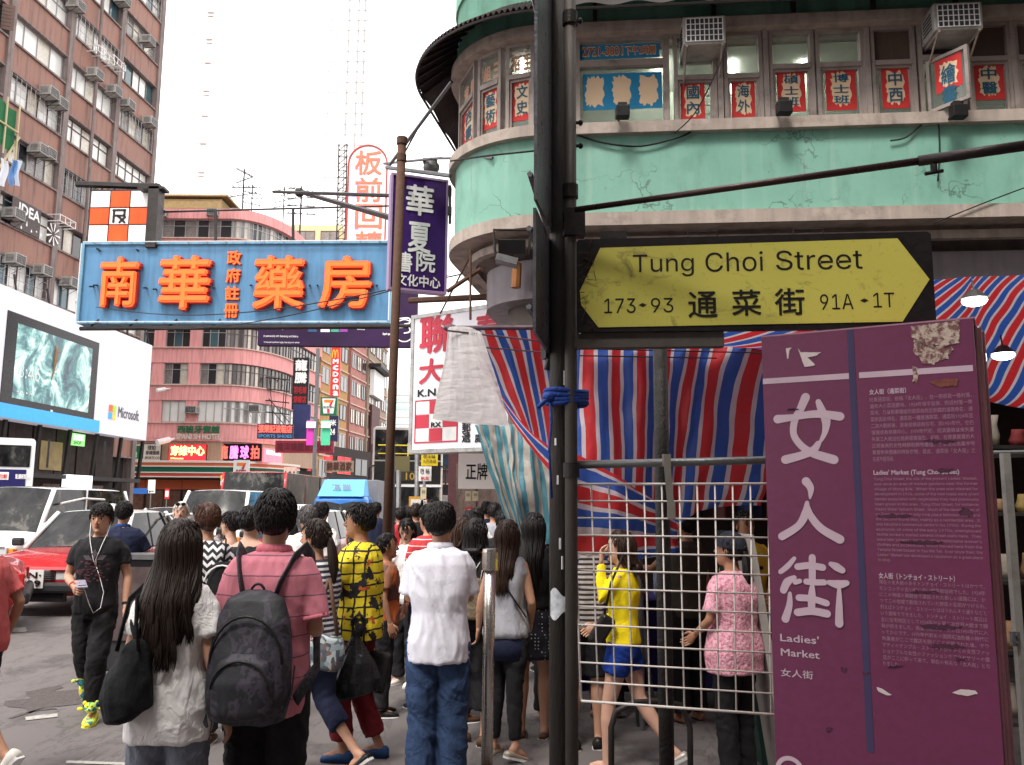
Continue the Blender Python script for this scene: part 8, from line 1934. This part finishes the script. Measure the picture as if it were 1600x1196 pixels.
tag(part('plastic_bag',MB().grid(lambda s,t_: P(537+22*s,600,5.9)*0+V((P(533+24*s,950,5.9).x,5.85,P(540,880+90*t_,5.9).z))+V((.01*math.sin(t_*9),.02*math.sin(s*8+t_*3),0)),8,10),M('white_film_bag',(.75,.73,.74),.4),smooth=True),'limp white carrier bag hanging from the raised hand of the man in yellow','plastic bag')
c=P(590,1050,6.0); tag(part('carrier_bag',MB().box(c,(.14,.10,.26),Matrix.Rotation(R(10),3,'Y')),cl('black_bag',(.02,.018,.018)),bevel=.02),'black and beige bag behind the full black plastic bag','bag')
# 6 man in white polo
o=person('man in a plain white polo and blue jeans, seen from behind with his arms folded',689,5.2,4,1.675,
 top=dict(mat=whitep,hem=.79,sleeve='short',slen=.88,ease=.028,fold=.013,collar=True,flare=.012),bottom=dict(kind='trousers',mat=jeans,r=(.105,.088,.088),end=.04,fold=.017),shoes=dict(mat=blackshoe),hair=('short',HB,0,0,1.3,520),build=1.0,
 arms={'R':((.195,.05,1.15),(.03,.24,1.20),.5),'L':((-.195,.05,1.15),(-.03,.25,1.17),.5)},head=(-22,3),vox=.010,voxc=.011)
# 7 girl in grey top
o=person('girl with long brown hair in a grey sleeveless top and black leggings',793,6.05,-12,1.555,sex='f',
 top=dict(mat=greyc,hem=.86,sleeve='none',ease=.03,fold=.012),bottom=dict(kind='leggings',mat=blackc,r=(.094,.062,.045),end=.12),shoes=dict(mat=goldflat,kind='flat'),hair=('long',HBR,-.36,130,1.3,110,.006,.085),
 arms={'L':((-.215,-.02,1.12),(-.24,.03,.90),.45),'R':((.215,-.03,1.12),(.17,.14,.95),.45)},legs={'R':((.07,-.04,.48),(.10,-.12,.11),-35,-18),'L':((-.08,.03,.48),(-.10,.02,.085),-5,0)},head=(-5,4),build=.95,vox=.011)
part('undershirt',MB().hloft([(0,0,.70,.170,.125),(0,0,.80,.172,.127),(0,0,.90,.180,.134)],20,2.2),navyc,o,False,smooth=True)
mb=MB(); bagstrap(mb,o,[(-.10,-.13,1.40),(.04,-.145,1.22),(.17,-.10,1.02)],.012); tag(part('bag_strap',mb,blackshoe,smooth=True),'thin dark strap across the back of the girl in grey','strap')
# 8 girl in dotted skirt
o=person('girl with long dark hair in a black dotted skirt beside the main pole',834,6.55,-8,1.60,sex='f',
 top=dict(mat=blackc,hem=.98,sleeve='none',ease=.02),bottom=dict(kind='skirt',mat=dots(),end=.60,flare=.05,waist=1.02),shoes=dict(mat=brownshoe,kind='flat'),hair=('long',HB,-.44,130,1.3,110,.006,.085),arms={'R':((.215,-.02,1.12),(.22,.06,.90),.4)},head=(-6,0),build=.95)
# 9 girl in black carrying khaki bag
o=person('woman in black with a khaki bag, between the white polo and the steel post',744,6.35,-15,1.56,sex='f',
 top=dict(mat=blackc,hem=.88,sleeve='short',ease=.03),bottom=dict(kind='capri',mat=blackc,r=(.11,.10,.11),end=.26),shoes=dict(mat=brownshoe,kind='croc'),hair=('bob',HB,-.17,70,1.2,90),head=(-15,0),legs={'L':((-.08,.03,.48),(-.10,.05,.085),50,0)})
c=lw(o,(.03,-.19,1.12)); kb=thing('handbag',c,'quilted khaki bag on the back of the woman in the black blouse','handbag'); rings=[[c+V((rx*math.cos(2*PI*j/14),.045*math.sin(2*PI*j/14),z)) for j in range(14)] for z,rx in ((-.14,.08),(-.12,.10),(0,.115),(.12,.09),(.14,.06))]
part('bag_body',MB().ring_loft(rings),patch_print('quilted_khaki',[(.2,.16,.10),(.28,.23,.15),(.16,.12,.08)],60),kb,smooth=True); mb=MB(); bagstrap(mb,o,[(.08,-.16,1.2),(.10,-.13,1.35),(.11,-.03,1.44)],.008); bagstrap(mb,o,[(-.02,-.16,1.22),(.05,-.14,1.35),(.09,-.03,1.45)],.008); part('strap',mb,whitec,kb,smooth=True)
# 10 striped man behind grid
o=person('man in a brown and white striped tee at the left edge of the wire grid',914,6.3,-5,1.66,
 top=dict(mat=bwstripe2,hem=.84,sleeve='short',slen=.72,ease=.03),bottom=dict(kind='shorts',mat=blackc,r=(.105,.095,.09),end=.50),shoes=dict(mat=blackshoe),hair=('short',HB,0,0,1,200),head=(0,8),legs={'L':((-.09,.0,.48),(-.09,-.06,.085),20,0)})
# 11 yellow girl
o=person('girl in a bright yellow top and blue shorts raising a hand to her hair',972,5.75,70,1.50,sex='f',
 top=dict(mat=yellowc,hem=.90,sleeve='long',ease=.012,boxy=False,fold=.009,slen=.92),bottom=dict(kind='shorts',mat=cl('royal_blue_shorts',(.01,.04,.25)),r=(.098,.085,.08),end=.70),shoes=dict(mat=M('silver_flat',(.5,.45,.42),.35,metal=.3),kind='flat'),hair=('long',HBR,-.20,90,1.2,120,.012,.08),
 arms={'L':((-.17,.13,1.22),(-.10,.14,1.50),.5,(1,0,0)),'R':((.19,.05,1.12),(.12,.24,1.0),.5)},legs={'L':((-.07,.10,.48),(-.07,.12,.085),-5,0),'R':((.07,-.10,.50),(.07,-.34,.16),0,-30)},face=True,head=(5,0),skin=SKINP,vox=.011)
c=P(940,985,5.6); hbk=thing('handbag',c,'black handbag slung over the girl in bright yellow','handbag'); part('bag_body',MB().box(c,(.10,.07,.20),Matrix.Rotation(R(32),3,'Y')),blackshoe,hbk,bevel=.02); part('strap',MB().tube([c+V((.02,0,.1)),P(955,910,5.55),P(975,865,5.6)],.008,6),blackshoe,hbk,smooth=True)
# 12 woman in pink lace
o=person('woman in a pink lace blouse and black trousers behind the wire grid',1141,5.5,38,1.50,sex='f',
 top=dict(mat=lace(),hem=.76,sleeve='short',slen=.8,ease=.035,flare=.02),bottom=dict(kind='trousers',mat=blacktr,r=(.10,.075,.07)),shoes=dict(mat=M('red_sandal',(.3,.04,.05),.5),kind='flat'),hair=('ponytail',HB,-.30,0,1.2,150),build=1.12,
 arms={'L':((-.25,.03,1.12),(-.2,.2,1.0),.5),'R':((.25,-.01,1.12),(.17,.14,.90),.5)},head=(12,6),skin=SKIND)
part('cap',MB().grid(lambda u,v_: PJ[o][2]((.093*math.sin(PI*.5*v_)*math.sin(2*PI*u),-.006+.115*math.sin(PI*.5*v_)*math.cos(2*PI*u),.02+.118*math.cos(PI*.5*v_))),20,8),cl('dark_cap',(.02,.022,.035)),o,False,smooth=True)
# 13 vendor
o=person('stall vendor in a mustard yellow polo facing the viewer behind the goods',1163,7.35,185,1.62,top=dict(mat=mustard,hem=.84,sleeve='short',slen=.8,ease=.03,collar=True),bottom=dict(kind='trousers',mat=blacktr),hair=('short',HB,0,0,1.1,160),face=True,head=(8,-4),skin=SKIND,
 arms={'L':((-.24,.06,1.14),(-.10,.28,1.02),.5),'R':((.24,.06,1.14),(.10,.28,1.02),.5)})
part('badge',MB().box((-.08,.155,1.24),(.035,.01,.03)),blackshoe,o,False)
# 14 olive vest woman
o=person('person in a dark olive sleeveless top reaching out to the left inside the stall',1072,7.0,30,1.64,sex='f',top=dict(mat=olivec,hem=.84,sleeve='none',ease=.03),bottom=dict(kind='trousers',mat=blacktr),hair=('short',HB,0,0,1.3,160),arms={'L':((-.22,.22,1.22),(-.20,.46,1.22),.4)},skin=SKIND,head=(10,0))
o=person('person in mustard yellow partly hidden between the striped tee and the bright yellow top',946,7.1,20,1.55,top=dict(mat=mustard,hem=.84,sleeve='short',slen=.9,ease=.03),bottom=dict(kind='trousers',mat=blacktr),hair=('short',HB,0,0,1,100),head=(0,5),skin=SKIND)
# 15 boy
person('boy in an orange and brown top behind the man in the yellow patterned shirt',604,7.15,-75,1.42,top=dict(mat=patch_print('orange_brown_print',[(.45,.10,.02),(.12,.05,.04),(.25,.1,.05)],9),hem=.8,sleeve='short',slen=.7,ease=.03),bottom=dict(kind='trousers',mat=blackc),shoes=dict(mat=blackshoe),hair=('short',HB,0,0,1.2,160),face=True,skin=SKIND)
# 16 red striped tee, girl looking down, others
person('person in a white striped red tee behind the shoulder of the white polo',672,7.4,40,1.66,top=dict(mat=redstripe,hem=.84,sleeve='short',ease=.03),bottom=dict(kind='trousers',mat=navyc),shoes=dict(mat=blackshoe),hair=('short',HB,0,0,1.6,220))
person('black haired girl in white looking down, left of the red striped tee',638,8.3,150,1.52,sex='f',top=dict(mat=whitec,hem=.84,sleeve='short',ease=.03),bottom=dict(kind='trousers',mat=blackc),shoes=dict(mat=whiteshoe),hair=('bob',HB,-.14,60,1.2,120),face=True,head=(20,-28),skin=SKINP,arms={'R':((.2,.1,1.15),(.06,.2,1.38),.6)})
person('dark haired person with a red brown face right of the white polo man, partly hidden',722,7.0,-60,1.55,sex='f',top=dict(mat=cl('rust_blouse',(.16,.05,.04)),hem=.84,sleeve='short'),bottom=dict(kind='trousers',mat=blackc),shoes=dict(mat=brownshoe),hair=('bob',HBR,-.18,60,1.2,90),skin=SKIND)
person('person with black hair in a green top half hidden by the main pole',863,7.0,-20,1.60,sex='f',top=dict(mat=cl('green_top',(.04,.16,.08)),hem=.84,sleeve='none'),bottom=dict(kind='trousers',mat=blackc),hair=('long',HB,-.2,60,1.2,80,.01,.09))
# left background
person('man in a dark navy polo with a blue collar beside the open taxi door',193,9.2,5,1.665,top=dict(mat=navyc,hem=.84,sleeve='short',slen=.8,ease=.03,collar=cl('blue_collar',(.02,.06,.22))),bottom=dict(kind='trousers',mat=blackc),shoes=dict(mat=blackshoe),hair=('short',HB,0,0,1,160),build=1.1,arms={'R':((.27,.08,1.15),(.10,.26,1.10),.5)})
o=person('white haired woman with sunglasses pushed up on her head, smiling, beside the cars',283,10.4,195,1.66,sex='f',top=dict(mat=cl('pale_blouse',(.4,.35,.33)),hem=.84,sleeve='short'),bottom=dict(kind='trousers',mat=navyc),shoes=dict(mat=whiteshoe),hair=('bob',HW,-.10,60,1.3,120),face=True,head=(0,0),skin=SKINP)
J,TZ_,hp_=PJ[o]; sg=MB()
for s in (-1,1): sg.ell(hp_((s*.032,.085,.10)),(.03,.012,.022),10,6,WM[o].to_3x3()@Matrix.Rotation(0,3,'X'))
sg.tube([hp_((-.08,.0,.07)),hp_((-.05,.08,.1)),hp_((.05,.08,.1)),hp_((.08,.0,.07))],.004,5); part('sunglasses',sg,black,o,False)
o=person('woman with short brown hair in a black and white zigzag blouse, seen from behind',325,6.3,14,1.655,sex='f',top=dict(mat=chevron(),hem=.86,sleeve='short',slen=.8,ease=.04),bottom=dict(kind='trousers',mat=blackc),shoes=dict(mat=brownshoe),hair=('short',hairmat('auburn_hair',(.05,.02,.012)),0,0,1.5,300),build=1.12,head=(25,-4))
c=lw(o,(.16,-.16,1.12)); rb_=thing('rucksack',c,'black rucksack with white piping on the zigzag blouse','rucksack'); rings=[[c+V((rx*math.cos(2*PI*j/16),.07*math.sin(2*PI*j/16),z)) for j in range(16)] for z,rx in ((-.2,.10),(-.17,.13),(0,.14),(.14,.11),(.18,.06))]
part('bag_body',MB().ring_loft(rings),bag,rb_,smooth=True); mb=MB(); bagstrap(mb,o,[(.14,-.17,1.28),(.15,-.12,1.40),(.14,-.0,1.46)],.018); part('strap',mb,bag,rb_,smooth=True); part('piping',MB().tube([c+V((.13*math.cos(t),-.075,.16*math.sin(t))) for t in [PI*.1+PI*.8*i/8 for i in range(9)]],.006,5),white,rb_)
person('grey haired person behind the zigzag blouse, only the hair in view',350,8.6,30,1.58,sex='f',top=dict(mat=cl('checked_blouse',(.3,.28,.28)),hem=.84,sleeve='short'),bottom=dict(kind='trousers',mat=navyc),hair=('bob',HG,-.10,50,1.3,120))
person('bare shouldered woman with dark hair tied up, in profile facing left, before the white minivan',363,8.0,65,1.585,sex='f',top=dict(mat=cl('cream_top',(.5,.42,.3)),hem=.84,sleeve='none',neck=1.36),bottom=dict(kind='trousers',mat=blackc),hair=('bun',HB,0,0,1.1,120),face=True,skin=SKINP,arms={'R':((.2,-.05,1.14),(.2,.1,.95),.4)})
person('person in a black vest with bare arms left of the man in the pink polo',392,6.7,-8,1.64,top=dict(mat=blackc,hem=.84,sleeve='none',neck=1.42),bottom=dict(kind='trousers',mat=blackc),shoes=dict(mat=blackshoe),hair=('short',HB,0,0,1.2,150),skin=SKINP,arms={'L':((-.25,-.02,1.14),(-.20,.16,.98),.4)})
person('grey haired man in a white shirt right of the man in the pink polo',481,8.2,10,1.64,top=dict(mat=whitec,hem=.84,sleeve='short'),bottom=dict(kind='trousers',mat=navyc),shoes=dict(mat=blackshoe),hair=('short',hairmat('iron_grey_hair',(.07,.065,.065)),0,0,1.3,160),head=(20,0))
person('man in a white shirt with a dark strap across his back, behind the ponytailed woman',501,9.6,-8,1.67,top=dict(mat=whitec,hem=.84,sleeve='short'),bottom=dict(kind='trousers',mat=navyc),shoes=dict(mat=blackshoe),hair=('short',HB,0,0,1,140))
# coral tee person at the left edge
o=person('person in a coral tee walking out at the left edge, white slip-on shoe lifted behind',0,5.25,70,1.60,X=P(-34,900,5.25).x,top=dict(mat=coralc,hem=.84,sleeve='short',slen=.8,ease=.04),bottom=dict(kind='shorts',mat=blackc,r=(.105,.09,.085),end=.50),shoes=dict(mat=whiteshoe),hair=('short',HB,0,0,1,160),build=1.15,
 legs={'R':((.06,-.02,.50),(.04,-.32,.24),0,-48),'L':((-.08,.2,.50),(-.08,.24,.09),0,0)},arms={'R':((.26,-.10,1.14),(.26,.0,.92),.4)},skin=SKIND,lean=6)
# distant crowd by the bus stop
far=[(625,13.0,20,1.60,redc,HB,'short','person in a red shirt behind the thin grey post'),(745,10.2,-10,1.62,whitec,HB,'short','man in a white shirt with a backpack strap near the red framed notice board'),(772,11.5,5,1.68,greyc,HB,'short','man in a grey shirt furthest right by the red framed notice board'),
 (735,8.8,0,1.60,blackc,HB,'bob','dark haired person in black right of the white polo man, behind him'),(788,8.3,10,1.62,blackc,HB,'short','dark haired person in black behind the long haired girl in grey'),(650,12.5,-10,1.66,blackc,HDB,'short','person in black beside the ochre timetable board'),
 (700,12.0,170,1.66,blackc,HB,'short','person facing the viewer in the dark behind the white polo man'),(588,14.5,0,1.68,navyc,HB,'short','man in navy by the foot of the rusty post'),(640,15.0,30,1.6,pinkc,HB,'bob','woman in pink by the bus door'),(560,17.0,10,1.66,blackc,HB,'short','man in black in front of the blue lorry, farther off'),
 (760,13.5,-5,1.7,navyc,HB,'short','man in navy deep in the crowd before the shop'),(810,9.5,5,1.58,whitec,HDB,'bob','woman in white below the teal striped sheet'),(852,9.0,12,1.55,blackc,HDB,'bob','woman in black left of the pole, deep in the crowd'),(445,13,0,1.64,blackc,HB,'short','man in black far behind the man in pink'),(310,13.5,20,1.62,cl('brown_shirt',(.12,.06,.04)),HDB,'short','person in brown between the white haired woman and the zigzag blouse')]
for px,Y,rz,H,tm,hm,hk,lab in far:
    person(lab,px,Y,rz,H,top=dict(mat=tm,hem=.84,sleeve='short',ease=.03),bottom=dict(kind='trousers',mat=blackc),shoes=dict(mat=blackshoe),hair=(hk,hm,-.16,40,1.2,80),vox=.018,voxc=.018,face=(rz>120),sex='f' if hk=='bob' else 'm')
finish_people()
